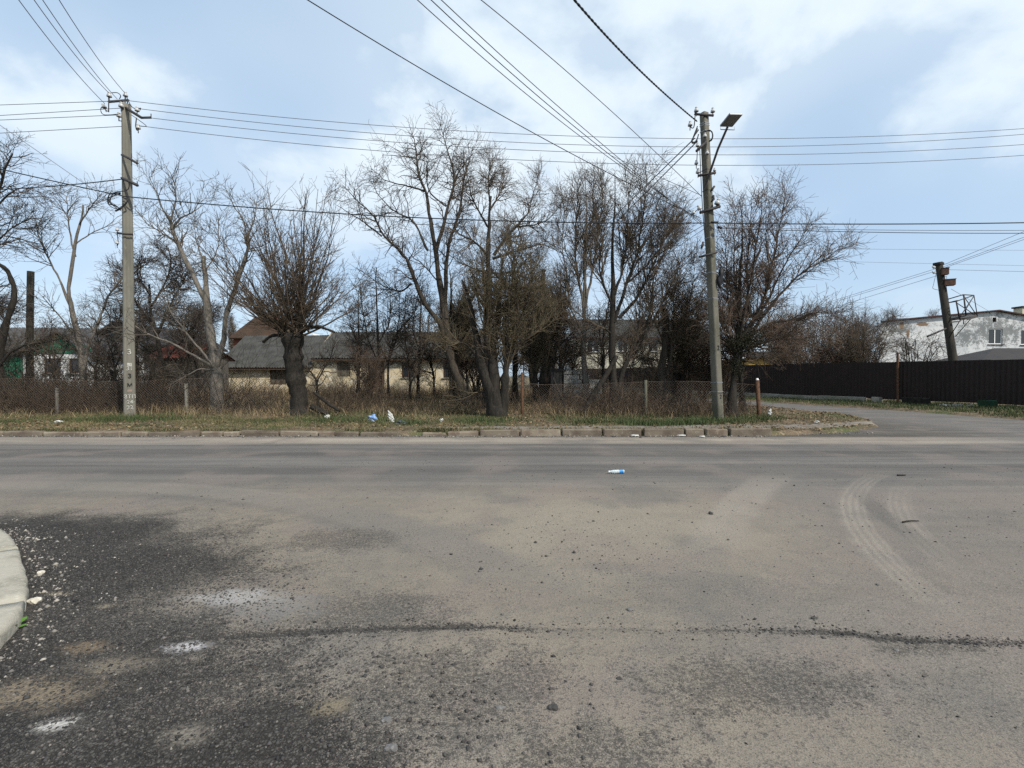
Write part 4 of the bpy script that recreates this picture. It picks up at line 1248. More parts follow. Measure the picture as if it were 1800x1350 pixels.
fill += [(1372, 32, 's', 1.25, 'tall shrub behind the fence nearest the vase-shaped tree'), (1436, 33, 's', 1.3, 'tall shrub behind the middle of the hedge above the fence'), (1496, 31, 's', 1.15, 'tall shrub behind the right part of the hedge above the fence')]
for k, (px, Y, kind, sc_, lab) in enumerate(fill):
    src = {'s': SHRUBS[k % 3], 'p': SAPS[(k * 3) % len(SAPS)], 'h': SRC['dark_apple']}[kind]
    c = copy_tree(src)
    x_ = (px - 900) / FPX * Y
    c.location = (x_, Y, float(terr(np.array([x_]), np.array([Y * 1.0]))[0]) - 0.04)
    c.rotation_euler = (0, 0, k * 1.9)
    c.scale = (sc_,) * 3
    c["label"] = lab
    c["category"] = 'shrub' if kind == 's' else 'tree'
    c["group"] = 'self-sown growth in the yard'
print('tree tris', TREE_TRIS[0])


# ================================================================== BUILDINGS
def quad_wall(bm, x0, x1, z0, z1, y, ops, depth=0.16):
    """Front wall facing -y with real openings and reveals."""
    xs_ = sorted({x0, x1, *[o[0] for o in ops], *[o[1] for o in ops]})
    zs_ = sorted({z0, z1, *[o[2] for o in ops], *[o[3] for o in ops]})
    for i in range(len(xs_) - 1):
        for j in range(len(zs_) - 1):
            cx, cz = (xs_[i] + xs_[i + 1]) / 2, (zs_[j] + zs_[j + 1]) / 2
            if any(o[0] < cx < o[1] and o[2] < cz < o[3] for o in ops):
                continue
            vs = [bm.verts.new((a, y, b)) for a, b in ((xs_[i], zs_[j]), (xs_[i + 1], zs_[j]), (xs_[i + 1], zs_[j + 1]), (xs_[i], zs_[j + 1]))]
            bm.faces.new(vs)
    for a, b, c, d in [o[:4] for o in ops]:
        pts = [(a, c), (b, c), (b, d), (a, d)]
        for k in range(4):
            p0, p1 = pts[k], pts[(k + 1) % 4]
            vs = [bm.verts.new((p0[0], y, p0[1])), bm.verts.new((p1[0], y, p1[1])), bm.verts.new((p1[0], y + depth, p1[1])), bm.verts.new((p0[0], y + depth, p0[1]))]
            bm.faces.new(vs)


def add_quad(bm, *pts):
    bm.faces.new([bm.verts.new(p) for p in pts])


def window(root, op, y, frame, panes=2, sill=True, bars=False, kind='window', glass=None):
    a, b, c, d = op[:4]
    t = 0.07
    bm = bmesh.new()
    yy = y + 0.10
    add_box(bm, ((a + b) / 2, yy, c + t / 2), (b - a, 0.06, t))
    add_box(bm, ((a + b) / 2, yy, d - t / 2), (b - a, 0.06, t))
    add_box(bm, (a + t / 2, yy, (c + d) / 2), (t, 0.064, d - c))
    add_box(bm, (b - t / 2, yy, (c + d) / 2), (t, 0.064, d - c))
    for k in range(1, panes):
        add_box(bm, (a + (b - a) * k / panes, yy, (c + d) / 2), (t, 0.068, d - c - 2 * t))
    w_ = obj_bm(kind, bm, frame, root)
    for k in range(panes):
        x0, x1 = a + (b - a) * k / panes + t * 0.5, a + (b - a) * (k + 1) / panes - t * 0.5
        bm = bmesh.new()
        add_box(bm, ((x0 + x1) / 2, yy + 0.01, (c + d) / 2), (x1 - x0, 0.012, d - c - t))
        obj_bm('pane', bm, glass or M['glass'], w_)
    if sill:
        bm = bmesh.new()
        add_box(bm, ((a + b) / 2, y - 0.02, c - 0.035), (b - a + 0.16, 0.16, 0.05))
        obj_bm('sill', bm, M['iron'] if sill == 'dark' else M['concrete'], w_)
    if bars:
        bm = bmesh.new()
        for k in range(1, 6):
            add_box(bm, (a + (b - a) * k / 6, y + 0.03, (c + d) / 2), (0.025, 0.025, d - c))
        obj_bm('bars', bm, M['iron'], w_)
    return w_


def boards(root, op, y, m, n, name='door'):
    """A boarded door or shutter: boards one by one under the door."""
    a, b, c, d = op[:4]
    bm = bmesh.new()
    add_box(bm, ((a + b) / 2, y + 0.13, (c + d) / 2), (b - a - 0.01, 0.03, d - c - 0.01))
    dr = obj_bm(name, bm, m, root)
    for k in range(n):
        x0, x1 = a + (b - a) * k / n, a + (b - a) * (k + 1) / n
        bm = bmesh.new()
        add_box(bm, ((x0 + x1) / 2, y + 0.10, (c + d) / 2 + random.uniform(-0.02, 0.02)), (x1 - x0 - 0.015, 0.025, d - c - 0.08))
        obj_bm('board', bm, m, dr)
    return dr


def sheet_roof(root, x0, x1, ye, ze, yr, zr, m, rows=3, name='roof', sheet_w=1.05, pitch=0.19, amp=0.036):
    """A slope of corrugated sheets from eave (ye,ze) up to ridge (yr,zr)."""
    L = math.hypot(yr - ye, zr - ze)
    ang = math.atan2(zr - ze, yr - ye)
    bm = bmesh.new()
    off = 0.06
    add_quad(bm, (x0, ye, ze - off), (x1, ye, ze - off), (x1, yr, zr - off), (x0, yr, zr - off))
    r_ = obj_bm(name, bm, m, root)
    n = max(1, round((x1 - x0) / sheet_w))
    sw = (x1 - x0) / n
    sl = L / rows + 0.12
    k = max(8, int(sw / pitch * 6))
    u = np.linspace(0, sw + 0.05, k)
    zz = amp * np.sin(u / pitch * 2 * math.pi)
    V = np.concatenate([np.stack([u, 0 * u, zz], 1), np.stack([u, 0 * u + sl, zz], 1)])
    i = np.arange(k - 1)
    F = np.stack([i, i + 1, i + 1 + k, i + k], 1)
    me = mesh_np('roof_sheet', V, F)
    me.materials.append(m)
    base = np.array(wloc(r_))
    for j in range(rows):
        for q in range(n):
            o = bpy.data.objects.new('roof_sheet', me)
            COL.objects.link(o)
            o.parent = r_
            s = j * L / rows - 0.06
            lift = 0.015 + 0.014 * ((q + j) % 2) - 0.004 * j
            o.location = Vector((x0 + q * sw, ye + s * math.cos(ang) - lift * math.sin(ang), ze + s * math.sin(ang) + lift * math.cos(ang))) - Vector(base)
            o.rotation_euler = (ang + random.uniform(-0.006, 0.012), random.uniform(-0.005, 0.005), random.uniform(-0.006, 0.006))
    return r_


def flat_slope(root, pts, m, name='roof', th=0.08):
    bm = bmesh.new()
    f = bm.faces.new([bm.verts.new(p) for p in pts])
    r = bmesh.ops.extrude_face_region(bm, geom=[f])
    vs = [g for g in r['geom'] if isinstance(g, bmesh.types.BMVert)]
    for v in vs: v.co.z -= th
    return obj_bm(name, bm, m, root)


def XZ(px, py, Y):
    p = P(px, py, Y)
    return p[0], p[2]


def OP(px0, px1, py0, py1, Y):
    """Opening (x0,x1,z0,z1) on a facade at depth Y from photo pixels."""
    a, zt = XZ(px0, py0, Y)
    b, zb = XZ(px1, py1, Y)
    return (a, b, zb, zt)


# ---- long cream cottage behind the trees
Y0 = 35.0
xa, ze1 = XZ(392, 643, Y0); xm, ze2 = XZ(548, 627, Y0); xb, _ = XZ(838, 627, Y0)
zg = 0.15
ch = empty('cream_house', ((xa + xb) / 2, Y0, zg), 'long low cream plastered cottage with corrugated slate roof', 'house')
ops1 = [OP(474, 503, 645, 676, Y0)]
ops1[0] = (ops1[0][0], ops1[0][1], ops1[0][2], min(ops1[0][3], ze1 - 0.08))
ops2 = [OP(592, 616, 632, 662, Y0), OP(646, 676, 633, 688, Y0), OP(706, 728, 634, 664, Y0), OP(779, 800, 633, 664, Y0)]
bm = bmesh.new()
quad_wall(bm, xa, xm, zg - 0.3, ze1, Y0, ops1)
add_quad(bm, (xa, Y0, zg - 0.3), (xa, Y0 + 7, zg - 0.3), (xa, Y0 + 7, ze1), (xa, Y0, ze1))
obj_bm('wall', bm, M['plaster_cream'], ch)
bm = bmesh.new()
quad_wall(bm, xm + 0.003, xb, zg - 0.3, ze2, Y0 - 0.003, ops2)
add_quad(bm, (xb, Y0, zg - 0.3), (xb, Y0 + 8, zg - 0.3), (xb, Y0 + 8, ze2), (xb, Y0 + 4, ze2 + 2.3), (xb, Y0, ze2))
add_quad(bm, (xm + 0.003, Y0 + 0.2, ze1 - 0.2), (xm + 0.003, Y0 + 8, ze1 - 0.2), (xm + 0.003, Y0 + 8, ze2), (xm + 0.003, Y0 + 4, ze2 + 2.2), (xm + 0.003, Y0 + 0.2, ze2))
obj_bm('wall', bm, M['plaster_cream'], ch)
_, zr1 = XZ(470, 591, Y0 + 3.5); _, zr2 = XZ(690, 584, Y0 + 4)
sheet_roof(ch, xa - 0.35, xm + 0.1, Y0 - 0.45, ze1 - 0.12, Y0 + 3.5, zr1, M['slate'])
sheet_roof(ch, xm + 0.1, xb + 0.4, Y0 - 0.45, ze2 - 0.10, Y0 + 4, zr2, M['slate'])
bm = bmesh.new()
add_quad(bm, (xa - 0.3, Y0 + 3.5, zr1 - 0.02), (xb + 0.35, Y0 + 4.0, zr2 - 0.02), (xb + 0.35, Y0 + 8.3, ze2 - 0.1), (xa - 0.3, Y0 + 8, ze1 - 0.1))
obj_bm('roof', bm, M['slate'], ch)
for x0_, x1_, z_ in ((xa - 0.35, xm, ze1), (xm + 0.1, xb + 0.4, ze2)):
    box('fascia', ((x0_ + x1_) / 2, Y0 - 0.42, z_ - 0.22), (x1_ - x0_, 0.03, 0.13), M['frame_wood'], ch)
window(ch, ops1[0], Y0, M['frame_wood'], 3, sill=False, kind='window', glass=M['board_grey'])
boards(ch, ops2[0], Y0, M['board_grey'], 4, 'shutter')
boards(ch, ops2[1], Y0, M['frame_wood'], 5, 'door')
window(ch, ops2[2], Y0, M['frame_wood'], 2, bars=True)
window(ch, ops2[3], Y0, M['frame_wood'], 2, bars=True)
x_, z_ = XZ(534, 600, Y0 + 3.2)

# ---- brown tiled house further back and the red brick gable beside it
Yb = 48.0
x0, zt = XZ(404, 552, Yb); x1, zb = XZ(486, 592, Yb)
th = empty('tiled_house', ((x0 + x1) / 2, Yb, zg), 'brown tiled roof of a house behind the cream cottage', 'house')
bm = bmesh.new(); add_box(bm, ((x0 + x1) / 2, Yb + 3, (zb + zg) / 2), (x1 - x0 - 0.4, 5.6, zb - zg)); obj_bm('wall', bm, M['red_brick'], th)
flat_slope(th, [(x0, Yb - 0.3, zb - 0.1), (x1, Yb - 0.3, zb - 0.1), (x1 - 0.8, Yb + 3, zt), (x0 + 0.8, Yb + 3, zt)], M['roof_tile'])
flat_slope(th, [(x1 - 0.8, Yb + 3, zt), (x1, Yb - 0.3, zb - 0.1), (x1, Yb + 6.3, zb - 0.1)], M['roof_tile'])
flat_slope(th, [(x0 + 0.8, Yb + 3, zt), (x0, Yb - 0.3, zb - 0.1), (x0, Yb + 6.3, zb - 0.1)], M['roof_tile'])
box('chimney', ((x0 + x1) / 2 + 0.9, Yb + 2.2, zt - 0.3), (0.6, 0.6, 1.5), M['red_brick'], th)
xg, zg1 = XZ(545, 586, 44.0); xg2, zg2 = XZ(562, 606, 44.0)
gh = empty('white_gable', ((xg + xg2) / 2, 44, zg), 'small white gable peak with red bricks over the slate roof', 'house')
bm = bmesh.new()
f = bm.faces.new([bm.verts.new(p) for p in ((xg - 0.9, 44, zg), (xg2 + 0.3, 44, zg), (xg2 + 0.3, 44, zg2 - 0.2), ((xg + xg2) / 2 - 0.2, 44, zg1), (xg - 0.9, 44, zg2 - 0.2))])
r_ = bmesh.ops.extrude_face_region(bm, geom=[f])
for v in [g for g in r_['geom'] if isinstance(g, bmesh.types.BMVert)]: v.co.y += 3
obj_bm('wall', bm, M['wall_white'], gh)
box('brick_band', ((xg + xg2) / 2 - 0.2, 43.97, zg2 - 0.05), (xg2 - xg + 1.0, 0.1, 0.22), M['red_brick'], gh)

# ---- green and white house on the far left
Yh = 27.0
x0, ze = XZ(40, 622, Yh); x1, _ = XZ(162, 622, Yh)
gw = empty('green_gabled_house', ((x0 + x1) / 2, Yh, zg), 'white house with bright green boarded gable', 'house')
ops = [OP(76, 107, 630, 656, Yh), OP(120, 153, 630, 656, Yh)]
bm = bmesh.new()
quad_wall(bm, x0, x1, zg - 0.3, ze, Yh, ops)
add_quad(bm, (x1, Yh, zg - 0.3), (x1, Yh + 6, zg - 0.3), (x1, Yh + 6, ze), (x1, Yh, ze))
obj_bm('wall', bm, M['wall_white'], gw)
for o_ in ops: window(gw, o_, Yh, M['frame_wood'], 2, sill=True)
xc, zc_ = XZ(108, 586, Yh)
n = 12
gab = None
for k in range(n):                                     # gable boards
    a, b_ = x0 + (x1 - x0) * k / n + 0.008, x0 + (x1 - x0) * (k + 1) / n - 0.008
    def hz(x): return ze + 0.02 + (zc_ - ze) * (1 - abs(x - xc) / max(xc - x0, x1 - xc))
    bm = bmesh.new()
    y_ = Yh - 0.03 - 0.006 * (k % 2)
    vs = [(a, y_, ze + 0.02), (b_, y_, ze + 0.02), (b_, y_, max(hz(b_), ze + 0.03)), (a, y_, max(hz(a), ze + 0.03))]
    f = bm.faces.new([bm.verts.new(p) for p in vs])
    r_ = bmesh.ops.extrude_face_region(bm, geom=[f])
    for v in [g for g in r_['geom'] if isinstance(g, bmesh.types.BMVert)]: v.co.y += 0.025
    if gab is None:
        gab = obj_bm('gable', bm, M['wall_green'], gw)
    else:
        obj_bm('board', bm, M['wall_green'], gab)
flat_slope(gw, [(x0 - 0.3, Yh - 0.4, ze - 0.1), (xc, Yh - 0.4, zc_ + 0.12), (xc, Yh + 7, zc_ + 0.12), (x0 - 0.3, Yh + 7, ze - 0.1)], M['roof_grey'])
flat_slope(gw, [(xc, Yh - 0.4, zc_ + 0.121), (x1 + 0.3, Yh - 0.4, ze - 0.1), (x1 + 0.3, Yh + 7, ze - 0.1), (xc, Yh + 7, zc_ + 0.121)], M['roof_grey'])
# grey roofed wing at the edge
x2, zw = XZ(-120, 578, Yh + 5); x3, zw2 = XZ(100, 614, Yh + 1)
wing = empty('grey_roofed_house', ((x2 + x3) / 2, Yh + 4, zg), 'grey roofed house behind the green gable at the left edge', 'house')
bm = bmesh.new(); add_box(bm, ((x2 + x3) / 2 - 3, Yh + 4.5, (zg + zw2) / 2), (x3 - x2, 5, zw2 - zg)); obj_bm('wall', bm, M['wall_green'], wing)
sheet_roof(wing, x2 - 3.2, x3 + 0.2, Yh + 1.6, zw2 - 0.1, Yh + 5, zw, M['roof_grey'], rows=2)

# ---- mint gabled house left of the numbered pole
Ym = 30.0
xl, zl = XZ(158, 604, Ym); xp, zp = XZ(212, 566, Ym); xr = xp + (xp - xl)
mh = empty('mint_gabled_house', (xp, Ym, zg), 'house with pale mint gable and dark roof behind the numbered pole', 'house')
ops = [OP(186, 199, 632, 660, Ym), OP(232, 246, 632, 660, Ym)]
bm = bmesh.new(); quad_wall(bm, xl + 0.5, xr - 0.5, zg - 0.3, zl + 0.1, Ym, ops)
add_quad(bm, (xl + 0.5, Ym, zg - 0.3), (xl + 0.5, Ym + 7, zg - 0.3), (xl + 0.5, Ym + 7, zl), (xl + 0.5, Ym, zl))
obj_bm('wall', bm, M['wall_white'], mh)
for o_ in ops: window(mh, o_, Ym, M['frame_white'], 1)
bm = bmesh.new(); bm.faces.new([bm.verts.new(p) for p in ((xl + 0.3, Ym - 0.02, zl + 0.1), (xr - 0.3, Ym - 0.02, zl + 0.1), (xp, Ym - 0.02, zp - 0.1))])
obj_bm('gable', bm, M['wall_mint'], mh)
flat_slope(mh, [(xl, Ym - 0.6, zl), (xp, Ym - 0.6, zp), (xp, Ym + 8, zp), (xl, Ym + 8, zl)], M['roof_brown'], th=0.14)
flat_slope(mh, [(xp, Ym - 0.6, zp + 0.001), (xr, Ym - 0.6, zl), (xr, Ym + 8, zl), (xp, Ym + 8, zp + 0.001)], M['roof_brown'], th=0.14)

# ---- red roofed shed
Ys = 27.5
x0, zt = XZ(296, 606, Ys + 2); x1, zb = XZ(334, 628, Ys)
rs = empty('red_roofed_shed', ((x0 + x1) / 2, Ys, zg), 'dark wooden shed with faded red roof', 'shed')
n = 9
bm = bmesh.new(); add_box(bm, ((x0 + x1) / 2 + 0.1, Ys + 2, (zb + zg) / 2), (x1 - x0 - 0.4, 3.8, zb - zg)); wl = obj_bm('wall', bm, M['wood_grey'], rs)
for k in range(n):
    xa_ = x0 + 0.3 + (x1 - x0 - 0.4) * (k + 0.5) / n
    box('board', (xa_, Ys + 0.075, (zb + zg) / 2), ((x1 - x0 - 0.4) / n - 0.02, 0.03, zb - zg - 0.05), M['wood_grey'], wl)
sheet_roof(rs, x0 + 0.2, x1 + 0.1, Ys - 0.3, zb - 0.05, Ys + 2, zt, M['roof_red'], rows=1)
sheet_roof(rs, x0 + 0.2, x1 + 0.1, Ys + 4.3, zb - 0.05, Ys + 2.01, zt, M['roof_red'], rows=1)

# ---- cream brick house and white garage beyond the side road
Yc = 50.0
x0, ze = XZ(1012, 592, Yc); x1, _ = XZ(1244, 592, Yc)
cb = empty('brick_house', ((x0 + x1) / 2, Yc, zg), 'pale cream brick two storey house seen through the trees', 'house')
ops = [OP(1032, 1053, 597, 619, Yc), OP(1086, 1104, 597, 618, Yc), OP(1140, 1156, 597, 618, Yc), OP(1194, 1207, 597, 620, Yc)]
bm = bmesh.new(); quad_wall(bm, x0, x1, zg - 0.4, ze, Yc, ops)
add_quad(bm, (x0, Yc, zg - 0.4), (x0, Yc + 9, zg - 0.4), (x0, Yc + 9, ze), (x0, Yc, ze))
obj_bm('wall', bm, M['wall_brick_cream'], cb)
for o_ in ops: window(cb, o_, Yc, M['frame_white'], 2)
_, zr = XZ(1100, 562, Yc + 4.5)
sheet_roof(cb, x0 - 0.4, x1 + 0.4, Yc - 0.5, ze - 0.1, Yc + 4.5, zr, M['slate'], rows=3)
box('gutter', ((x0 + x1) / 2, Yc - 0.55, ze - 0.2), (x1 - x0 + 0.8, 0.1, 0.1), M['roof_maroon'], cb)
x0, ze = XZ(944, 596, 56.0); x1, _ = XZ(1012, 596, 56.0)
wg = empty('white_garage', ((x0 + x1) / 2, 56, zg), 'plain white garage wall with a red downpipe', 'garage')
bm = bmesh.new(); quad_wall(bm, x0, x1, zg - 0.4, ze, 56.0, []); add_quad(bm, (x0, 56, zg - 0.4), (x0, 62, zg - 0.4), (x0, 62, ze), (x0, 56, ze)); obj_bm('wall', bm, M['wall_white'], wg)
flat_slope(wg, [(x0 - 0.3, 55.6, ze), (x1 + 0.3, 55.6, ze), (x1 + 0.3, 62, ze + 1.2), (x0 - 0.3, 62, ze + 1.2)], M['roof_brown'], th=0.2)
xd, _ = XZ(1006, 600, 55.9)
V, F = tube_path(None, [(xd, 55.88, zg), (xd, 55.88, ze - 0.1)], 0.09, 8); obj_np('downpipe', V, F, M['roof_maroon'], wg)

# ---- yellow house glimpsed above the fence
x0, ze = XZ(1316, 629, 46.0); x1, _ = XZ(1394, 629, 46.0)
yh = empty('yellow_house', ((x0 + x1) / 2, 46, zg), 'low yellow house glimpsed above the brown fence', 'house')
bm = bmesh.new(); add_box(bm, ((x0 + x1) / 2, 49, (ze + zg) / 2), (x1 - x0, 6, ze - zg)); obj_bm('wall', bm, M['wall_yellow'], yh)
sheet_roof(yh, x0 - 0.3, x1 + 0.3, 45.6, ze, 49, ze + 0.7, M['slate'], rows=2)

# ---- stained white house on the right
Yw = 40.0
xl, zl = XZ(1548, 567, Yw); xp, zp = XZ(1751, 548, Yw); xq, zq = XZ(1812, 571, Yw); xr, zr = XZ(1905, 606, Yw)
sh = empty('white_house', (xp, Yw, zg), 'white rendered house with grey mould stains and a lopsided gable', 'house')
ops = [OP(1738, 1762, 578, 605, Yw), OP(1795, 1818, 580, 606, Yw)]
vent = OP(1745, 1751, 558, 566, Yw)
bm = bmesh.new()
zc0 = zl - 0.55
quad_wall(bm, xl, xr, zg - 0.4, ops[0][3] + 0.25, Yw, ops, 0.2)
zc0 = ops[0][3] + 0.25
zl_, = (zl,)
top = [(xl, zl), (vent[0], None), (vent[1], None), (xp, zp), (xq, zq), (xr, zc0 + 0.01)]
def roofz(x): return float(np.interp(x, [xl, xp, xr], [zl, zp, zc0 + 0.01]))
def strip(a, b_, lo):
    add_quad(bm, (a, Yw, lo), (b_, Yw, lo), (b_, Yw, roofz(b_)), (a, Yw, roofz(a)))
SK = 11.0
strip(xl, vent[0], zc0)
add_quad(bm, (vent[0], Yw, zc0), (vent[1], Yw, zc0), (vent[1], Yw, vent[2]), (vent[0], Yw, vent[2]))
strip(vent[0], vent[1], vent[3])
strip(vent[1], xp, zc0); strip(xp, xr, zc0)
add_quad(bm, (xl, Yw, zg - 0.4), (xl + SK * 0.75, Yw + 9, zg - 0.4), (xl + SK * 0.75, Yw + 9, zl), (xl, Yw, zl))
bmesh.ops.remove_doubles(bm, verts=bm.verts, dist=0.001)
obj_bm('wall', bm, M['plaster_white'], sh)
box('vent', ((vent[0] + vent[1]) / 2, Yw + 0.15, (vent[2] + vent[3]) / 2), (vent[1] - vent[0] + 0.02, 0.05, vent[3] - vent[2] + 0.02), M['black_board'], sh)
for o_ in ops:
    window(sh, o_, Yw, M['frame_white'], 2, sill='dark')
flat_slope(sh, [(xl - 0.25, Yw - 0.3, zl + 0.12), (xp, Yw - 0.3, zp + 0.14), (xp + SK, Yw + 12, zp + 0.14), (xl - 0.25 + SK, Yw + 12, zl + 0.12)], M['roof_maroon'], th=0.10)
flat_slope(sh, [(xp, Yw - 0.3, zp + 0.141), (xr + 0.4, Yw - 0.3, zc0 - 0.05), (xr + 0.4 + SK, Yw + 12, zc0 - 0.05), (xp + SK, Yw + 12, zp + 0.141)], M['roof_maroon'], th=0.10)
xk, zk = XZ(1794, 540, Yw + 5)
box('chimney', (xk + 0.25, Yw + 5, zk - 0.9), (1.0, 0.8, 1.7), M['soot_brick'], sh)
box('chimney_cap', (xk + 0.25, Yw + 5, zk - 0.02), (1.2, 1.0, 0.14), M['roof_brown'], sh)

# low brown roofed outbuilding in front of it
Yo = 30.0
xa_, zt = XZ(1748, 612, Yo + 2); xb_, zb = XZ(1724, 634, Yo); xc_ = xa_ + 6.5
ob = empty('outbuilding', (xa_ + 2, Yo, zg), 'low outbuilding with dark brown hipped roof just over the fence', 'shed')
bm = bmesh.new(); add_box(bm, ((xb_ + xc_) / 2 + 0.3, Yo + 2.2, (zb + zg) / 2 - 0.05), (xc_ - xb_ - 0.6, 3.6, zb - zg)); obj_bm('wall', bm, M['plinth'], ob)
flat_slope(ob, [(xb_, Yo, zb), (xc_, Yo, zb), (xc_ - 0.9, Yo + 2, zt), (xa_, Yo + 2, zt)], M['roof_brown'])
flat_slope(ob, [(xb_, Yo, zb), (xa_, Yo + 2, zt), (xb_, Yo + 4, zb)], M['roof_brown'])
flat_slope(ob, [(xb_, Yo + 4, zb), (xa_, Yo + 2, zt), (xc_ - 0.9, Yo + 2, zt), (xc_, Yo + 4, zb)], M['roof_brown'])
box('fascia', ((xb_ + xc_) / 2, Yo - 0.03, zb - 0.09), (xc_ - xb_, 0.04, 0.16), M['roof_maroon'], ob)


# ================================================================== BROWN SHEET FENCE
u = np.array([-0.42, 1.0]); u /= np.linalg.norm(u)
nrm = np.array([-u[1], u[0]])                      # towards the road
fY0 = 8.0
f0 = np.array([fence_x(fY0), fY0])
bf = empty('sheet_fence', (f0[0], f0[1], 0), 'long dark brown corrugated metal fence along the side road', 'fence')
SW = 1.15
prof = []
k = 0.0
while k < SW - 0.01:
    prof += [(k, 0.0), (k + 0.085, 0.0), (k + 0.10, 0.022), (k + 0.15, 0.022)]
    k += 0.1643
prof = np.array(prof + [(SW + 0.03, 0.0)])
prof = prof[prof[:, 0] <= SW + 0.031]
kk = len(prof)
V = np.concatenate([np.stack([prof[:, 0], -prof[:, 1], np.zeros(kk)], 1), np.stack([prof[:, 0], -prof[:, 1], np.full(kk, 1.78)], 1)])
i = np.arange(kk - 1)
me = mesh_np('metal_sheet', V, np.stack([i, i + 1, i + 1 + kk, i + kk], 1))
me.materials.append(M['fence_brown'])
ang = math.atan2(u[1], u[0])
for q in range(48):
    o = bpy.data.objects.new('metal_sheet', me)
    COL.objects.link(o)
    o.parent = bf
    s = q * SW
    lift = 0.32 + 0.06 * min(1, s / 20) + random.uniform(-0.012, 0.012)
    o.location = (u[0] * s - nrm[0] * 0.004 * (q % 2), u[1] * s - nrm[1] * 0.004 * (q % 2), lift)
    o.rotation_euler = (random.uniform(-0.012, 0.012), 0, ang)
    o.scale = (1, -1 if np.dot(nrm, (math.sin(ang), -math.cos(ang))) < 0 else 1, 1)
def fence_pt(s, out=0.0):
    return f0 + u * s + nrm * out
def s_at(Y):
    return (Y - fY0) / u[1]
# posts: the rusty pole in front, others just behind the sheets
p_ = fence_pt(s_at(22.7), 0.09)
V, F = tube_path(None, [(p_[0] + 0.03, p_[1], -0.05), (p_[0], p_[1], 1.3), (p_[0] - 0.03, p_[1], 2.58)], 0.05, 10)
obj_np('post', V, F, M['rust'], bf, smooth=True)
for q in range(18):
    p_ = fence_pt(1.0 + q * 3.0, -0.08)
    obj_bm('post', (lambda b: (add_box(b, (p_[0], p_[1], 0.95), (0.06, 0.06, 2.1), ang), b)[1])(bmesh.new()), M['fence_brown'], bf)
# concrete plinth under the far part
pl = empty('plinth', (*fence_pt(s_at(24)), 0), 'mossy concrete plinth under the far half of the brown fence', 'plinth')
s_ = s_at(24.0)
while s_ < 54:
    L_ = 2.4
    p_ = fence_pt(s_ + L_ / 2, 0.06)
    bm = bmesh.new()
    add_box(bm, (p_[0], p_[1], 0.16), (L_ - 0.015, 0.22, 0.50 + random.uniform(-0.02, 0.02)), ang, bevel=0.015, jitter=0.008)
    obj_bm('block', bm, M['plinth'], pl)
    s_ += L_
p_ = fence_pt(s_at(23.5), 0.14)
tag(box('concrete_block', (p_[0], p_[1], 0.22), (0.34, 0.36, 0.46), M['plinth'], rot=ang, bevel=0.03, jitter=0.02), 'squat concrete block at the near end of the plinth', 'block')
# clutter leaning under the raised part of the fence
p_ = fence_pt(s_at(21.9), 0.28)
bd = box('board', (p_[0], p_[1], 0.26), (1.1, 0.05, 0.5), M['black_board'], rot=Matrix.Rotation(ang, 3, 'Z') @ Matrix.Rotation(-0.35, 3, 'X'), jitter=0.01)
tag(bd, 'black board leaning under the fence by the rusty post', 'board')
p_ = fence_pt(s_at(19.6), 0.28)
bd = box('sheet', (p_[0], p_[1], 0.26), (0.62, 0.02, 0.52), M['green_net'], rot=Matrix.Rotation(ang, 3, 'Z') @ Matrix.Rotation(-0.4, 3, 'X'), jitter=0.015)
tag(bd, 'dark green sheet leaning under the fence', 'sheet')
for k, (yy, lab) in enumerate(((21.0, 'pale broken stone under the fence near the black board'), (20.6, 'brown broken stone under the fence left of the green sheet'), (20.2, 'grey stone under the fence beside the green sheet'))):
    p_ = fence_pt(s_at(yy), 0.15)
    tag(box('stone', (p_[0], p_[1], 0.16), (0.38, 0.3, 0.22), M['block_white'] if k == 0 else M['plinth'], rot=ang + k, bevel=0.06, jitter=0.04), lab, 'stone')
p_, q_ = fence_pt(s_at(18.9), 0.42), fence_pt(s_at(17.2), 0.5)
V, F = tube_path(None, [(p_[0], p_[1], 0.12), (q_[0], q_[1], 0.15)], 0.03, 6)
tag(obj_np('pipe', V, F, M['galv']), 'thin grey pipe lying under the right end of the fence', 'pipe')


# ================================================================== UTILITY POLES
def shaft(root, base, top, a0, a1, rz, m, name='shaft', groove=True):
    """Tapered square concrete pole with chamfers and a shallow channel on each face."""
    def ring(a):
        c, g, e, d = a * 0.22, a * 0.42, a * 0.06, a * 0.10 if groove else 0.0
        side = [(-a + c, a), (-g, a), (-g + e, a - d), (g - e, a - d), (g, a), (a - c, a)]
        out = []
        for k in range(4):
            t = -k * math.pi / 2
            out += [(x * math.cos(t) - y * math.sin(t), x * math.sin(t) + y * math.cos(t)) for x, y in side]
        return np.array(out)
    cz, sz = math.cos(rz), math.sin(rz)
    K = 14
    V = []
    for k in range(K):
        t = k / (K - 1)
        o = np.asarray(base) * (1 - t) + np.asarray(top) * t
        rg = ring(a0 * (1 - t) + a1 * t)
        jit = 1 + random.uniform(-0.012, 0.012)
        V += [(o[0] + (x * cz - y * sz) * jit, o[1] + (x * sz + y * cz) * jit, o[2]) for x, y in rg]
    n = 24
    idx = np.arange(K * n).reshape(K, n)
    a, b_ = idx[:-1], np.roll(idx, -1, 1)[:-1]
    c, d = np.roll(idx, -1, 1)[1:], idx[1:]
    F = np.stack([a, d, c, b_], -1).reshape(-1, 4)
    cap = np.array([idx[-1][::-1]])
    return obj_np(name, np.array(V), [F, cap], m, root)


def bar(root, pts, r, m, name='bracket', S=4, n=None):
    V, F = tube_path(None, pts, r, S, n)
    caps = np.array([np.arange(S)[::-1], np.arange(len(V) - S, len(V))])
    return obj_np(name, V, [F, caps], m, root)


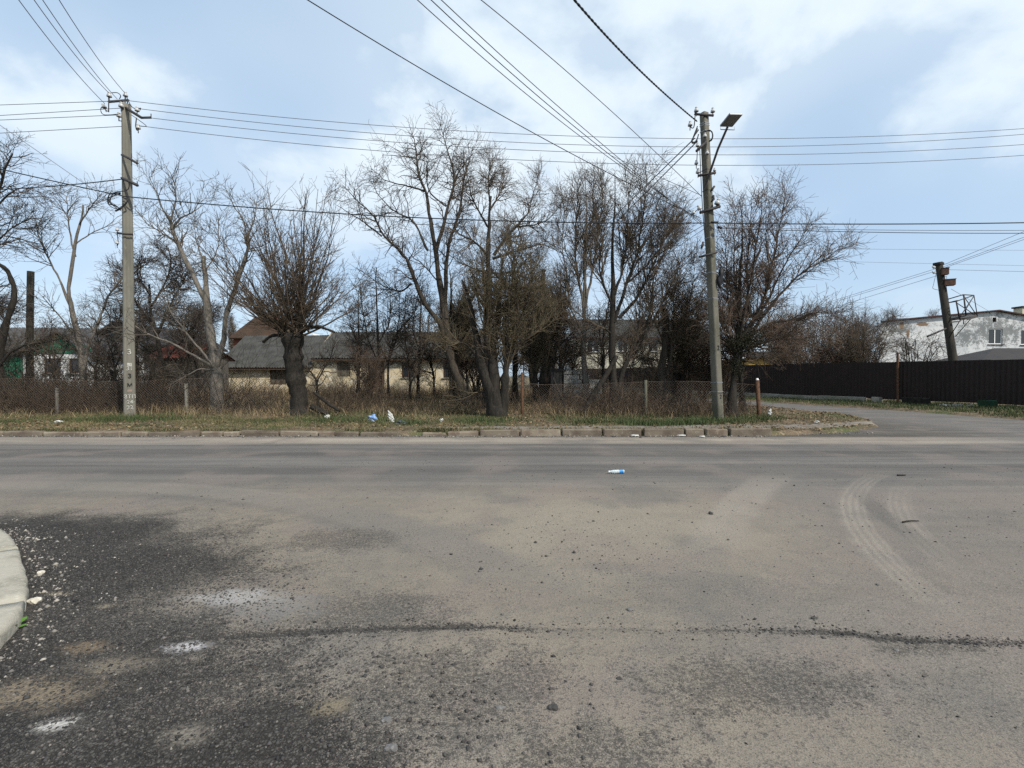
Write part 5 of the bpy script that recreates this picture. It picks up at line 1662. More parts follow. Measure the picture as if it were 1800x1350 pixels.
def insulator(root, p, s=1.0, tilt=None, pin=0.12):
    prof = [(0.0, 0.125), (0.022, 0.125), (0.034, 0.112), (0.030, 0.098), (0.022, 0.088), (0.040, 0.074), (0.052, 0.050), (0.056, 0.012), (0.046, 0.006), (0.018, 0.02), (0.0, 0.02)]
    Mx = Matrix.Translation(Vector(p))
    if tilt is not None: Mx = Mx @ tilt.to_4x4()
    V, F = lathe([(r * s, z * s) for r, z in prof], 12, Mx)
    o = obj_np('insulator', V, F, M['porcelain'], root, smooth=True)
    q = Mx @ Vector((0, 0, 0.03)); e = Mx @ Vector((0, 0, -pin))
    V, F = tube_path(None, [tuple(q), tuple(e)], 0.011 * s, 6)
    obj_np('pin', V, F, M['iron'], o)
    return o


def painted(root, text, size, pos, rz, m, name='painted_mark'):
    cu = bpy.data.curves.new('txt', 'FONT')
    cu.body = text
    cu.size = size
    cu.align_x = 'CENTER'
    cu.align_y = 'CENTER'
    cu.extrude = 0.0015
    cu.resolution_u = 4
    cu.offset = size * 0.012
    to = bpy.data.objects.new('txt', cu)
    COL.objects.link(to)
    dg = bpy.context.evaluated_depsgraph_get()
    me = bpy.data.meshes.new_from_object(to.evaluated_get(dg))
    bpy.data.objects.remove(to)
    bpy.data.curves.remove(cu)
    me.materials.clear()
    me.materials.append(m)
    o = bpy.data.objects.new(name, me)
    COL.objects.link(o)
    o.parent = root
    o.location = Vector(pos) - wloc(root)
    o.rotation_euler = (math.pi / 2, 0, rz)
    return o


# ---- left pole with painted numbers
YL = 15.3
b0, t0 = P(228, 738, YL), P(222, 184, YL)
b0[2] = 0.05
lp = empty('utility_pole', (b0[0], YL, 0.14), 'square concrete utility pole with painted numbers left of the road', 'utility pole')
RZL = R(42)
shaft(lp, b0, t0, 0.155, 0.118, RZL, M['concrete'])


def on_pole(b0, t0, py, Y, a0, a1, rz, out=0.004):
    z = P(0, py, Y)[2]
    t = (z - b0[2]) / (t0[2] - b0[2])
    c = b0 * (1 - t) + t0 * t
    a = a0 * (1 - t) + a1 * t
    n_ = np.array([math.sin(rz), -math.cos(rz), 0])
    return c + n_ * (a * 0.90 + out), a


nL = np.array([math.sin(RZL), -math.cos(RZL), 0])
tL = np.array([math.cos(RZL), math.sin(RZL), 0])
for txt, py, sz, mk in (('ЗТП', 697, 0.155, 'white_paint'), ('·24·', 706.5, 0.16, 'white_paint'), ('22', 716, 0.17, 'white_paint'), ('3', 619, 0.24, 'white_paint'), ('3', 661, 0.20, 'black_paint'), ('м', 676, 0.19, 'black_paint'), ('31', 648, 0.17, 'white_paint')):
    p_, a = on_pole(b0, t0, py, YL, 0.155, 0.118, RZL, 0.016)
    painted(lp, txt, sz, p_, RZL, M[mk])
p_, a = on_pole(b0, t0, 686.5, YL, 0.155, 0.118, RZL, 0.006)
box('painted_patch', p_, (0.19, 0.004, 0.07), M['pink_paint'], lp, rot=RZL)
p_, a = on_pole(b0, t0, 641, YL, 0.155, 0.118, RZL, 0.006)
box('painted_patch', p_, (0.19, 0.004, 0.10), M['white_paint'], lp, rot=RZL)
# paper remains on the left face
for k, (py, w_) in enumerate(((621, 0.09), (642, 0.08), (654, 0.15))):
    p_, a = on_pole(b0, t0, py, YL, 0.155, 0.118, RZL - math.pi / 2, 0.016)
    box('paper_scrap', p_ - np.array([math.cos(RZL - math.pi / 2), math.sin(RZL - math.pi / 2), 0]) * 0.05, (w_, 0.004, 0.08), M['frame_white'], lp, rot=RZL - math.pi / 2 + 0.1, jitter=0.012)
# top ironwork
Yf = YL - 0.35
A = lambda px, py, dY=0.0: P(px, py, YL + dY)
bar(lp, [A(191, 179, -0.5), A(226, 176, 0.35)], 0.035, M['iron'], 'crossarm')
bar(lp, [A(191, 164, -0.5), A(191, 197, -0.5)], 0.018, M['iron'])
bar(lp, [A(214, 184, 0.1), A(231, 196, -0.3), A(249, 207, -0.7), A(266, 206.5, -0.6)], 0.04, M['iron'], 'crossarm')
bar(lp, [A(265.5, 208, -0.6), A(265.5, 200, -0.6)], 0.016, M['iron'])
bar(lp, [A(220, 168, 0.2), A(220, 186, 0.1)], 0.02, M['iron']); bar(lp, [A(224, 174, 0.2), A(224, 190, 0.1)], 0.02, M['iron'])
bar(lp, [A(240, 207, -0.6), A(238.5, 222, -0.6), A(241, 229, -0.6), A(244, 226, -0.6)], 0.016, M['iron'], 'hook', 6, 12)
insulator(lp, A(192, 171, -0.5), 1.25); insulator(lp, A(220.5, 170, 0.2), 1.25); insulator(lp, A(213, 189, -0.2), 1.3)
insulator(lp, A(241, 196, -0.5), 1.15); insulator(lp, A(243, 227, -0.6), 1.15)
insulator(lp, A(184, 190, -0.5), 1.15, Matrix.Rotation(-0.4, 3, 'Y')); insulator(lp, A(209, 206, -0.2), 1.2)
bar(lp, [A(191, 196, -0.5), A(186, 194, -0.5)], 0.014, M['iron'], 'hook', 6); bar(lp, [A(209, 206, -0.2), A(209, 212, -0.2), A(214, 213, 0)], 0.014, M['iron'], 'hook', 6)
for pts, r in (([A(196, 163, -0.5), A(206, 163, -0.3), A(212, 168, -0.2), A(210, 174, -0.2)], 0.012), ([A(183, 184, -0.5), A(177, 192, -0.5), A(181, 201, -0.5), A(194, 202, -0.4), A(212, 200, -0.3)], 0.012),
               ([A(221, 166, 0.2), A(226, 178, 0), A(232, 188, -0.4), A(240, 192, -0.5)], 0.012), ([A(241, 192, -0.5), A(247, 190, -0.5), A(246, 194, -0.5)], 0.012), ([A(231, 202, -0.3), A(248, 214, -0.6), A(257, 222, -0.6), A(241, 221, -0.6)], 0.010)):
    V, F = tube_path(None, pts, r, 5, 16); obj_np('jumper_wire', V, F, M['black_rubber'], lp)
# lower brackets
bar(lp, [A(214, 272, -0.20), A(228, 279, -0.35), A(241, 287, -0.5)], 0.035, M['iron']); bar(lp, [A(241, 281, -0.5), A(241.5, 289, -0.5)], 0.016, M['iron'])
bar(lp, [A(214, 313, -0.20), A(226, 318, -0.35), A(242, 326, -0.5)], 0.045, M['iron']); bar(lp, [A(241, 319, -0.5), A(242, 328, -0.5)], 0.016, M['iron'])
bar(lp, [A(206, 409, -0.15), A(216, 411, -0.25), A(234, 412, -0.1)], 0.030, M['iron'])
insulator(lp, A(206, 406, -0.15), 0.95); bar(lp, [A(206, 409, -0.15), A(208, 428, -0.15), A(206, 432, -0.15)], 0.013, M['iron'], 'hook', 6)
insulator(lp, A(206, 429, -0.15), 0.9)
bar(lp, [A(203, 371, -0.2), A(214, 366, -0.2)], 0.03, M['iron'])
for k in range(5):
    w_ = random.uniform(0.5, 1.6)
    j_ = lambda q: random.uniform(-q, q)
    pts = [A(212, 341 + j_(3), -0.3), A(202 - 6 * w_, 344 + j_(3), -0.35), A(197 - 5 * w_ + j_(3), 356 + j_(5), -0.35), A(204 + j_(3), 364 + j_(4), -0.3)] + ([A(218 + j_(3), 364 + j_(3), -0.3), A(223 + j_(3), 354 + j_(4), -0.3), A(214, 346, -0.3)] if k < 2 else [A(212, 368 + j_(3), -0.2)])
    V, F = tube_path(None, pts, 0.012, 5, 26); obj_np('cable_loop', V, F, M['black_rubber'], lp)
V, F = tube_path(None, [A(226, 318, -0.35), A(227, 328, -0.35), A(222, 335, -0.35), A(206, 337, -0.35), A(196, 342, -0.35)], 0.014, 5, 16); obj_np('cable_loop', V, F, M['black_rubber'], lp)

# ---- right pole that carries the lamp
YR = 14.7
b1, t1 = P(1263, 738, YR), P(1237.5, 199, YR)
b1[2] = 0.05
rp = empty('utility_pole', (b1[0], YR, 0.14), 'leaning grey concrete utility pole carrying the street lamp', 'utility pole')
RZR = R(27)
shaft(rp, b1, t1, 0.125, 0.098, RZR, M['concrete_dark'], groove=False)
B = lambda px, py, dY=0.0: P(px, py, YR + dY)
bar(rp, [B(1221, 200.5, -0.2), B(1254, 203, -0.1)], 0.04, M['iron'], 'crossarm')
insulator(rp, B(1224, 197, -0.2), 1.2); insulator(rp, B(1253, 198, -0.1), 1.2)
bar(rp, [B(1222, 202, -0.2), B(1220, 222, -0.2), B(1216, 225, -0.2), B(1213, 221, -0.2)], 0.015, M['iron'], 'hook', 6, 12)
insulator(rp, B(1213, 222, -0.2), 1.2)
for py in (218, 221.5, 232, 300, 336, 419, 480, 525, 672, 688):
    z = P(0, py, YR)[2]; t = (z - b1[2]) / (t1[2] - b1[2]); c = b1 * (1 - t) + t1 * t; a = 0.125 * (1 - t) + 0.098 * t
    bm = bmesh.new(); add_box(bm, c, (a * 2.05, a * 2.05, 0.022), RZR); obj_bm('clamp_band', bm, M['lamp_metal'] if py not in (300, 336) else M['iron'], rp)
bar(rp, [B(1224, 266, -0.3), B(1241, 249, -0.2)], 0.04, M['iron']); insulator(rp, B(1226, 258, -0.3), 1.0); insulator(rp, B(1239, 242, -0.25), 1.1); insulator(rp, B(1243, 272, -0.25), 1.1)
bar(rp, [B(1226, 262, -0.3), B(1224.5, 290, -0.3)], 0.013, M['iron'], 'hook', 6); insulator(rp, B(1224, 289, -0.3), 1.0)
bar(rp, [B(1227, 309, -0.2), B(1258, 303.5, -0.2)], 0.04, M['iron'], 'crossarm'); insulator(rp, B(1227, 305, -0.2), 1.2); insulator(rp, B(1256, 301, -0.2), 0.8)
bar(rp, [B(1230, 374, -0.2), B(1266, 362.5, -0.2)], 0.045, M['iron'], 'crossarm'); insulator(rp, B(1231, 369, -0.25), 1.25, Matrix.Rotation(-0.5, 3, 'Y')); insulator(rp, B(1260, 360, -0.2), 1.5, Matrix.Rotation(0.3, 3, 'Y'))
insulator(rp, B(1219, 376, -0.4), 0.9)
bar(rp, [B(1220, 374, -0.4), B(1229, 366, -0.3)], 0.012, M['iron'], 'hook', 6)
bar(rp, [B(1229, 452, -0.2), B(1261, 443, -0.2)], 0.035, M['iron'], 'crossarm')
bar(rp, [B(1250, 336, -0.1), B(1256, 327, -0.1)], 0.03, M['iron']); bar(rp, [B(1251, 354, -0.1), B(1255, 350, -0.1), B(1254, 343, -0.1)], 0.03, M['iron'])
for pts in ([B(1238, 232, -0.2), B(1248, 229, -0.25), B(1253, 237, -0.25), B(1251, 246, -0.25), B(1246, 249, -0.2)], [B(1240, 230, -0.2), B(1251, 231, -0.25), B(1252, 242, -0.25), B(1247, 248, -0.2)],
            [B(1226, 222, -0.25), B(1219, 240, -0.3), B(1217, 249, -0.3), B(1224, 248, -0.3), B(1228, 236, -0.25)], [B(1226, 226, -0.25), B(1222, 236, -0.3), B(1218, 243, -0.3)], [B(1228, 228, -0.25), B(1216, 246, -0.3), B(1219, 252, -0.3), B(1226, 244, -0.25)]):
    V, F = tube_path(None, pts, 0.017, 5, 18); obj_np('cable_loop', V, F, M['black_rubber'], rp)
V, F = tube_path(None, [B(1230, 260, -0.25), B(1233, 330, -0.22), B(1236, 380, -0.22), B(1241, 440, -0.2)], 0.012, 5, 20); obj_np('down_cable', V, F, M['black_rubber'], rp)
for txt, py, sz in (('2', 612, 0.20), ('·', 600, 0.1), ('2', 697, 0.17), ('—', 690, 0.16)):
    z = P(0, py, YR)[2]; t = (z - b1[2]) / (t1[2] - b1[2]); c = b1 * (1 - t) + t1 * t; a = 0.125 * (1 - t) + 0.098 * t
    painted(rp, txt, sz, c + np.array([math.sin(RZR), -math.cos(RZR), 0]) * (a + 0.012), RZR, M['black_paint'])
bar(rp, [B(1236, 425, -0.2), B(1233, 437, -0.2)], 0.03, M['iron'])

# the floodlight on its pipe arm
lampb = B(1241, 322, -0.2)
sl = empty('street_lamp', tuple(lampb), 'flat LED street lamp on a slanting pipe beside the right pole', 'street lamp')
V, F = tube_path(None, [B(1239, 330, -0.2), B(1247, 306, -0.35), B(1262, 262, -0.7), B(1279, 223, -1.0)], 0.034, 8); obj_np('arm', V, F, M['iron'], sl, smooth=True)
lc = P(1285, 211, YR - 1.1)
rot = Matrix.Rotation(R(3), 3, 'Z') @ Matrix.Rotation(R(-5), 3, 'X')
bm = bmesh.new(); add_box(bm, lc, (0.37, 0.56, 0.06), rot, bevel=0.012); hd = obj_bm('lamp_head', bm, M['lamp_metal'], sl)
dn = rot @ Vector((0, 0, -1))
bm = bmesh.new(); add_box(bm, Vector(lc) + dn * 0.033, (0.31, 0.48, 0.012), rot); obj_bm('lens', bm, M['lamp_lens'], hd)
for k in range(7):
    q = Vector(lc) - dn * 0.045 + rot @ Vector((-0.14 + 0.047 * k, 0, 0))
    bm = bmesh.new(); add_box(bm, q, (0.012, 0.40, 0.035), rot); obj_bm('cooling_fin', bm, M['lamp_metal'], hd)
e0 = Vector(lc) + rot @ Vector((-0.2, 0.20, -0.02)); e1 = Vector(lc) + rot @ Vector((0.2, 0.20, -0.02))
f0_ = e0 + Vector((0, 0, -0.13)); f1_ = e1 + Vector((0, 0, -0.13))
bar(sl, [tuple(e0), tuple(f0_), tuple(f1_), tuple(e1)], 0.014, M['lamp_metal'], 'yoke')

# black bag snagged on the pole
c = P(1266, 489, YR - 0.1)
bm = bmesh.new()
bmesh.ops.create_icosphere(bm, subdivisions=3, radius=1.0)
for v in bm.verts:
    n_ = math.sin(v.co.x * 5 + v.co.z * 7) * 0.15 + math.sin(v.co.y * 9 + v.co.z * 3) * 0.12
    v.co = Vector((c[0] + v.co.x * 0.075 * (1 + n_ * 2) + 0.03 * math.sin(v.co.z * 3), c[1] + v.co.y * 0.07 * (1 + n_), c[2] + v.co.z * 0.31 * (1 + n_ * 0.4)))
tag(obj_bm('plastic_bag', bm, M['black_rubber'], smooth=True), 'torn black plastic bag hanging from the lamp pole', 'bag')

# ---- leaning old pole behind the fence
YP = 25.0
pb, pt = P(1687, 690, YP), P(1650, 461, YP)
pb[2] = 0.0
op = empty('utility_pole', (pb[0], YP, 0.1), 'dark leaning pole with rusty boxes and iron platform behind the fence', 'utility pole')
V, F = tube_path(None, [pb, pt], [0.21, 0.155], 10); V2 = V
obj_np('shaft', V, [F, np.array([np.arange(len(V) - 10, len(V))])], M['pole_wood'], op)
C = lambda px, py, dY=0.0: P(px, py, YP + dY)
bm = bmesh.new(); add_box(bm, C(1649.5, 464), (0.34, 0.34, 0.14), 0.3, bevel=0.02); obj_bm('cap', bm, M['black_board'], op)
for px, py, s, nm in ((1661, 477.5, (0.28, 0.28, 0.33), 'junction_box'), (1669, 497, (0.42, 0.36, 0.30), 'junction_box')):
    o = box(nm, C(px, py, -0.25), s, M['box_brown'], op, rot=-0.5, bevel=0.015)
    bm = bmesh.new(); add_box(bm, Vector(C(px, py, -0.25)) + Vector((0, 0, s[2] / 2 + 0.012)), (s[0] + 0.04, s[1] + 0.04, 0.02), -0.5); obj_bm('lid', bm, M['box_brown'], o)
fr = [((1666, 526, -0.3), (1693, 518, -0.7)), ((1668, 532, -0.9), (1683, 528, -1.1)), ((1693, 518, -0.7), (1712, 519, -0.4)), ((1712, 519, -0.4), (1680, 530, -1.1)), ((1680, 530, -1.1), (1668, 532, -0.6)),
      ((1681, 530, -1.1), (1687, 562, -1.1)), ((1694, 518, -0.7), (1698, 554, -0.7)), ((1712, 519, -0.4), (1718, 556, -0.4)), ((1681, 532, -1.1), (1713, 553, -0.4)), ((1711, 522, -0.4), (1688, 556, -1.1)), ((1695, 522, -0.7), (1716, 553, -0.4)), ((1712, 520, -0.4), (1697, 545, -0.7)),
      ((1673, 562, -0.4), (1718, 556, -0.4)), ((1674, 566, -1.0), (1688, 565, -1.1)), ((1687, 563, -1.1), (1718, 557, -0.4)), ((1698, 555, -0.7), (1673, 560, -0.2)), ((1718, 557, -0.4), (1700, 562, -0.9)),
      ((1706, 561, -0.6), (1679, 592, -0.2)), ((1686, 566, -1.0), (1668, 594, -0.2)), ((1630, 591.5, -0.6), (1663, 577.5, -0.25)), ((1694, 562, -0.7), (1694, 570, -0.7))]
for k, (a, b_) in enumerate(fr):
    thick = 0.045 if k in (5, 6, 19, 12) else 0.026
    bar(op, [C(*a), C(*b_)], thick, M['iron'], 'platform_bar')
for pts in ([C(1646, 478, -0.2), C(1641, 500, -0.2), C(1640, 507, -0.2), C(1650, 510, -0.2)], [C(1656, 490, -0.2), C(1664, 486, -0.3), C(1662, 505, -0.3)]):
    V, F = tube_path(None, pts, 0.012, 4, 14); obj_np('loose_wire', V, F, M['alu_wire'], op)
for px, py in ((1643, 471), (1643, 480)): insulator(op, C(px, py, -0.1), 1.2, Matrix.Rotation(-1.0, 3, 'Y'))

# ---- stump of an old pole on the far left and a bare post behind the trees
V, F = tube_path(None, [P(53, 720, 19.5), P(52, 600, 19.5), P(54, 477, 19.5)], [0.125, 0.12, 0.115], 10)
tag(obj_np('old_post', V, [F, np.array([np.arange(len(V) - 10, len(V))])], M['pole_wood'], smooth=False), 'bare dark pole without wires at the left among twigs', 'post')
V, F = tube_path(None, [P(955, 700, 30), P(955, 476, 30)], [0.13, 0.11], 8)
ps = empty('old_post', tuple(P(955, 690, 30)), 'slim brown pole rising behind the budding tree', 'post')
obj_np('shaft', V, [F, np.array([np.arange(len(V) - 8, len(V))])], M['pole_wood'], ps)
box('cap', P(955, 475, 30), (0.36, 0.2, 0.08), M['pole_wood'], ps)


# ================================================================== OVERHEAD WIRES
def wire(label, pts, r, m='alu_wire', t0=0.0, t1=1.0, group=None, name='overhead_wire', n=44):
    """Parabola through three points (extended past them by t0..t1) or straight through two."""
    pts = [np.asarray(p, float) for p in pts]
    t = np.linspace(t0, t1, n)[:, None]
    if len(pts) == 2:
        c = pts[0] * (1 - t) + pts[1] * t
        c[:, 2] -= 0.0
    else:
        a, b_, d = pts
        tm = np.linalg.norm((b_ - a)[:2]) / (np.linalg.norm((b_ - a)[:2]) + np.linalg.norm((d - b_)[:2]))
        l0 = (t - tm) * (t - 1) / (tm * 1.0)
        l1 = t * (t - 1) / (tm * (tm - 1))
        l2 = t * (t - tm) / (1 - tm)
        c = a * l0 + b_ * l1 + d * l2
    V, F = tubes(c[None], np.full((1, len(c)), r), 5)
    o = obj_np(name, V, F, M[m])
    tag(o, label, 'wire', group)
    return o


Y_ = YL
# four bare wires running across the picture behind the lamp pole
for k, (pl_, pm, pr, lab) in enumerate((((226, 177, YL), (1000, 239, 16.2), (1800, 226, 17.0), 'topmost of the four level bare wires crossing the sky'), ((236, 190, YL - 0.5), (1000, 254, 15.9), (1800, 236, 16.7), 'second highest of the four level bare wires'),
                                        ((262, 207, YL - 0.6), (1000, 267, 15.6), (1800, 254, 16.3), 'third of the four level bare wires from the top'), ((244, 221, YL - 0.6), (1000, 285, 15.3), (1800, 273, 16.0), 'lowest of the four level bare wires crossing the sky'))):
    wire(lab, [P(*pl_), P(*pm), P(*pr)], 0.009, t1=1.25)
# to the left of the numbered pole
for (a, b_, lab) in (((220, 177, YL), (0, 184.5, 16.0), 'topmost bare wire leaving the numbered pole to the left'), ((213, 190, YL), (0, 203, 16.0), 'second bare wire leaving the numbered pole to the left'),
                     ((209, 202, YL), (0, 211, 15.8), 'third bare wire leaving the numbered pole to the left'), ((216, 222, YL), (0, 234, 15.8), 'lowest bare wire leaving the numbered pole to the left')):
    wire(lab, [P(*a), P(*b_)], 0.009, t1=7.0, n=12)
# from the numbered pole up towards the camera
for (a, b_, lab) in (((184, 182, YL - 0.5), (33, 0, 9.7), 'leftmost bare wire climbing from the numbered pole to the top edge'), ((191, 163, YL - 0.5), (60, 0, 9.7), 'second bare wire climbing from the numbered pole to the top edge'),
                     ((206, 174, YL), (75, 0, 9.7), 'third bare wire climbing from the numbered pole to the top edge'), ((220, 164, YL + 0.2), (104, 0, 9.7), 'rightmost bare wire climbing from the numbered pole to the top edge')):
    m_ = (P(*a) + P(*b_)) / 2; m_[2] -= 0.10
    wire(lab, [P(*a), m_, P(*b_)], 0.009, t1=1.5)
# insulated cables
wire('thick black cable strung from the left edge to the numbered pole, sloping down', [P(0, 297, 15.0), P(110, 322, 15.1), P(214, 344, YL - 0.3)], 0.017, 'black_rubber', t0=-3.0, name='overhead_cable')
wire('thick black cable between the two concrete poles', [P(216, 345, YL - 0.3), P(720, 382, 15.1), P(1240, 392, YR - 0.2)], 0.017, 'black_rubber', name='overhead_cable')
wire('thick black cable from the left edge rising to the numbered pole bracket', [P(0, 333, 15.2), P(110, 326, 15.2), P(214, 315, YL - 0.25)], 0.016, 'black_rubber', t0=-3.0, name='overhead_cable')
wire('thin slanting wire left of the numbered pole', [P(0, 220, 13.5), P(205, 362, YL)], 0.008, t0=-1.6, n=10)
wire('thick black cable from the lamp pole to the right edge', [P(1246, 392, YR - 0.2), P(1520, 394, YR), P(1800, 391.5, YR + 0.2)], 0.018, 'black_rubber', t1=1.3, name='overhead_cable')
wire('upper thin wire under the black cable right of the lamp pole', [P(1262, 399, YR - 0.2), P(1520, 404, YR), P(1800, 405, YR + 0.2)], 0.009, t1=1.3)
wire('lower thin wire under the black cable right of the lamp pole', [P(1265, 401, YR - 0.2), P(1520, 408, YR), P(1800, 410, YR + 0.2)], 0.011, 'black_rubber', t1=1.3)
bar(rp, [B(1250, 391, -0.25), B(1262, 391, -0.25)], 0.035, M['black_rubber'], 'cable_clamp', 6); bar(rp, [B(1262, 399, -0.25), B(1269, 401, -0.25)], 0.04, M['black_rubber'], 'cable_clamp', 6)
# wires from the lamp pole up to the top of the picture
wire('single dark wire slanting from the top edge left of centre to the lamp pole', [P(541, 0, 8.5), P(960, 246, 12.0), P(1232, 384, YR - 0.2)], 0.010, 'black_rubber', t0=-0.3)
for k, (px, py1) in enumerate(((734, 389), (758, 392), (776, 396))):
    wire(('leftmost', 'middle', 'rightmost')[k] + ' of three close wires slanting down to the lamp pole', [P(px, 0, 8.6), P(1010 + 14 * k, 232 + 2 * k, 12.0), P(1234, py1, YR - 0.2)], 0.009, 'black_rubber' if k == 1 else 'alu_wire', t0=-0.3)
wire('lone thin wire slanting down right of the three close ones', [P(846, 0, 9.0), P(1060, 182, 12.0), P(1234, 346, YR - 0.2)], 0.009, t0=-0.3)
wire('thin slack wire reaching the lamp pole from the tree tops', [P(1100, 285, 16.5), P(1170, 316, 15.6), P(1234, 344, YR - 0.2)], 0.008, t0=-0.2, n=16)
for k in range(2):
    pts = [P(1010, 0, 8.0), P(1120, 119, 11.0), P(1225, 213, YR - 0.25)]
    a, b_, d = pts
    t = np.linspace(-0.35, 1, 420)[:, None]
    tm = np.linalg.norm((b_ - a)[:2]) / (np.linalg.norm((b_ - a)[:2]) + np.linalg.norm((d - b_)[:2]))
    c = a * ((t - tm) * (t - 1) / tm) + b_ * (t * (t - 1) / (tm * (tm - 1))) + d * (t * (t - tm) / (1 - tm))
    ph = t[:, 0] * 150 + k * math.pi
    c[:, 0] += 0.009 * np.cos(ph); c[:, 2] += 0.009 * np.sin(ph)
    V, F = tubes(c[None], np.full((1, len(c)), 0.014), 5)
    tag(obj_np('overhead_cable', V, F, M['black_rubber']), ('left' if k == 0 else 'right') + ' strand of the thick twisted cable from the top edge to the lamp pole', 'wire')
for k, (a, b_) in enumerate((((1221, 243), (1134, 328)), ((1226, 248), (1138, 336)))):
    wire(('upper' if k == 0 else 'lower') + ' of two thick cables dropping left from the lamp pole into the trees', [P(*a, YR - 0.3), P(*b_, 18.0)], 0.017, 'black_rubber', t1=1.9, n=12, name='overhead_cable')
for k, (a, b_) in enumerate((((1240, 394), (1160, 440)), ((1238, 402), (1150, 462)))):
    wire(('upper' if k == 0 else 'lower') + ' thin service wire dropping left below the black cable', [P(*a, YR - 0.2), P(*b_, 17.0)], 0.008, t1=1.8, n=10)
# around the leaning pole
for (a, b_, t1_, lab) in (((1655, 467, YP), (1800, 407, 22.0), 1.3, 'upper wire rising right from the leaning pole'), ((1656, 470, YP), (1800, 417, 22.0), 1.3, 'middle wire rising right from the leaning pole'), ((1657, 472, YP), (1800, 421, 22.4), 1.3, 'lower wire rising right from the leaning pole'),
                     ((1646, 472, YP), (1470, 527, 30.0), 1.2, 'upper wire sagging left from the leaning pole'), ((1646, 476, YP), (1470, 530, 30.0), 1.2, 'middle wire sagging left from the leaning pole'), ((1646, 485, YP), (1474, 538, 30.0), 1.2, 'lower wire sagging left from the leaning pole'),
                     ((1400, 437, 34.0), (1800, 440, 36.0), 1.2, 'faint level wire above the leaning pole'), ((1400, 458, 34.0), (1800, 467, 36.0), 1.2, 'faint level wire touching the head of the leaning pole'), ((1666, 474, YP), (1800, 477.5, 26.0), 1.4, 'level wire leaving the leaning pole to the right edge'),
                     ((1672, 508, YP), (1740, 548, 39.0), 1.0, 'service wire from the leaning pole to the stained white house')):
    wire(lab, [P(*a), P(*b_)], 0.010, t1=t1_, n=12)


# ================================================================== CHAIN-LINK FENCES
def chain_link(name, label, path, h, lean=0.0, seed=0):
    """path: [(x,y)] ground line, posts given separately; diagonal wires woven as thin tubes."""
    rng = np.random.default_rng(seed)
    path = np.asarray(path, float)
    sg = np.r_[0, np.cumsum(np.linalg.norm(np.diff(path, axis=0), axis=1))]
    L = sg[-1]
    root = empty(name, (*path[0], 0.2), label, 'fence')
    def at(s, z):
        x, y = np.interp(s, sg, path[:, 0]), np.interp(s, sg, path[:, 1])
        zz = terr(x, y) + z
        sway = 0.10 * np.sin(s * 1.3 + seed) * (z / h) + lean * z
        return np.stack([x, y + sway, zz - 0.06 * np.sin(s * 0.9) * (z / h)], -1)
    step = 0.085
    P_ = []
    K = 5
    for sgn in (1, -1):
        s0_ = np.arange(-h, L + h, step)
        z = np.linspace(0.02, h, K)
        for s_ in s0_:
            ss = s_ + sgn * (z - h / 2)
            if ss.min() < 0 or ss.max() > L:
                continue
            P_.append(at(ss, z) + np.array([0, 0.004 * sgn, 0]))
    P_ = np.array(P_)
    V, F = tubes(P_, np.full(P_.shape[:2], 0.0042), 3)
    o = obj_np('wire_mesh', V, F, M['galv'], root)
    o["kind"] = "stuff"
    ss = np.linspace(0, L, 60)
    V, F = tubes(at(ss, np.full(60, h))[None], np.full((1, 60), 0.005), 4)
    obj_np('top_wire', V, F, M['galv'], root)
    return root


def gpt(px, Y):
    return ((px - 900) / FPX * Y, Y)


cl1 = chain_link('chain_link_fence', 'old chain-link fence left of and behind the numbered pole', [gpt(-260, 15.9), gpt(0, 15.8), gpt(190, 15.9), gpt(330, 16.2), gpt(519, 16.0)], 1.15, 0.04, 3)
cl2 = chain_link('chain_link_fence', 'sagging chain-link fence between the rusty posts near the lamp pole', [gpt(918, 16.0), gpt(1135, 15.8), gpt(1333, 15.6)], 1.05, 0.03, 5)
for root, px, py, Y, r, m_, lean in ((cl1, 327, 674, 16.2, 0.055, 'concrete', 0.02), (cl1, 518, 662, 15.75, 0.06, 'concrete', 0.0), (cl1, 100, 682, 15.85, 0.05, 'wood_grey', 0.0), (cl1, -60, 680, 15.85, 0.05, 'concrete', 0.0),
                                     (cl2, 918, 655, 15.95, 0.05, 'rust', 0.0), (cl2, 1135, 668, 15.75, 0.05, 'concrete_dark', 0.01), (cl2, 1331, 668, 15.55, 0.065, 'rust', 0.08)):
    t = P(px, py, Y)
    g = float(terr(np.array([t[0]]), np.array([Y]))[0])
    V, F = tube_path(None, [(t[0] + lean, Y, g - 0.1), (t[0], Y, t[2])], r, 8)
    po = obj_np('post', V, [F, np.array([np.arange(len(V) - 8, len(V))])], M[m_], root)
    if px == 1331:
        V, F = lathe([(0.0, 0.06), (0.03, 0.055), (0.045, 0.03), (0.05, 0.0)], 10, Matrix.Translation(Vector((t[0], Y, t[2])))); obj_np('cap', V, F, M['frame_white'], po, smooth=True)

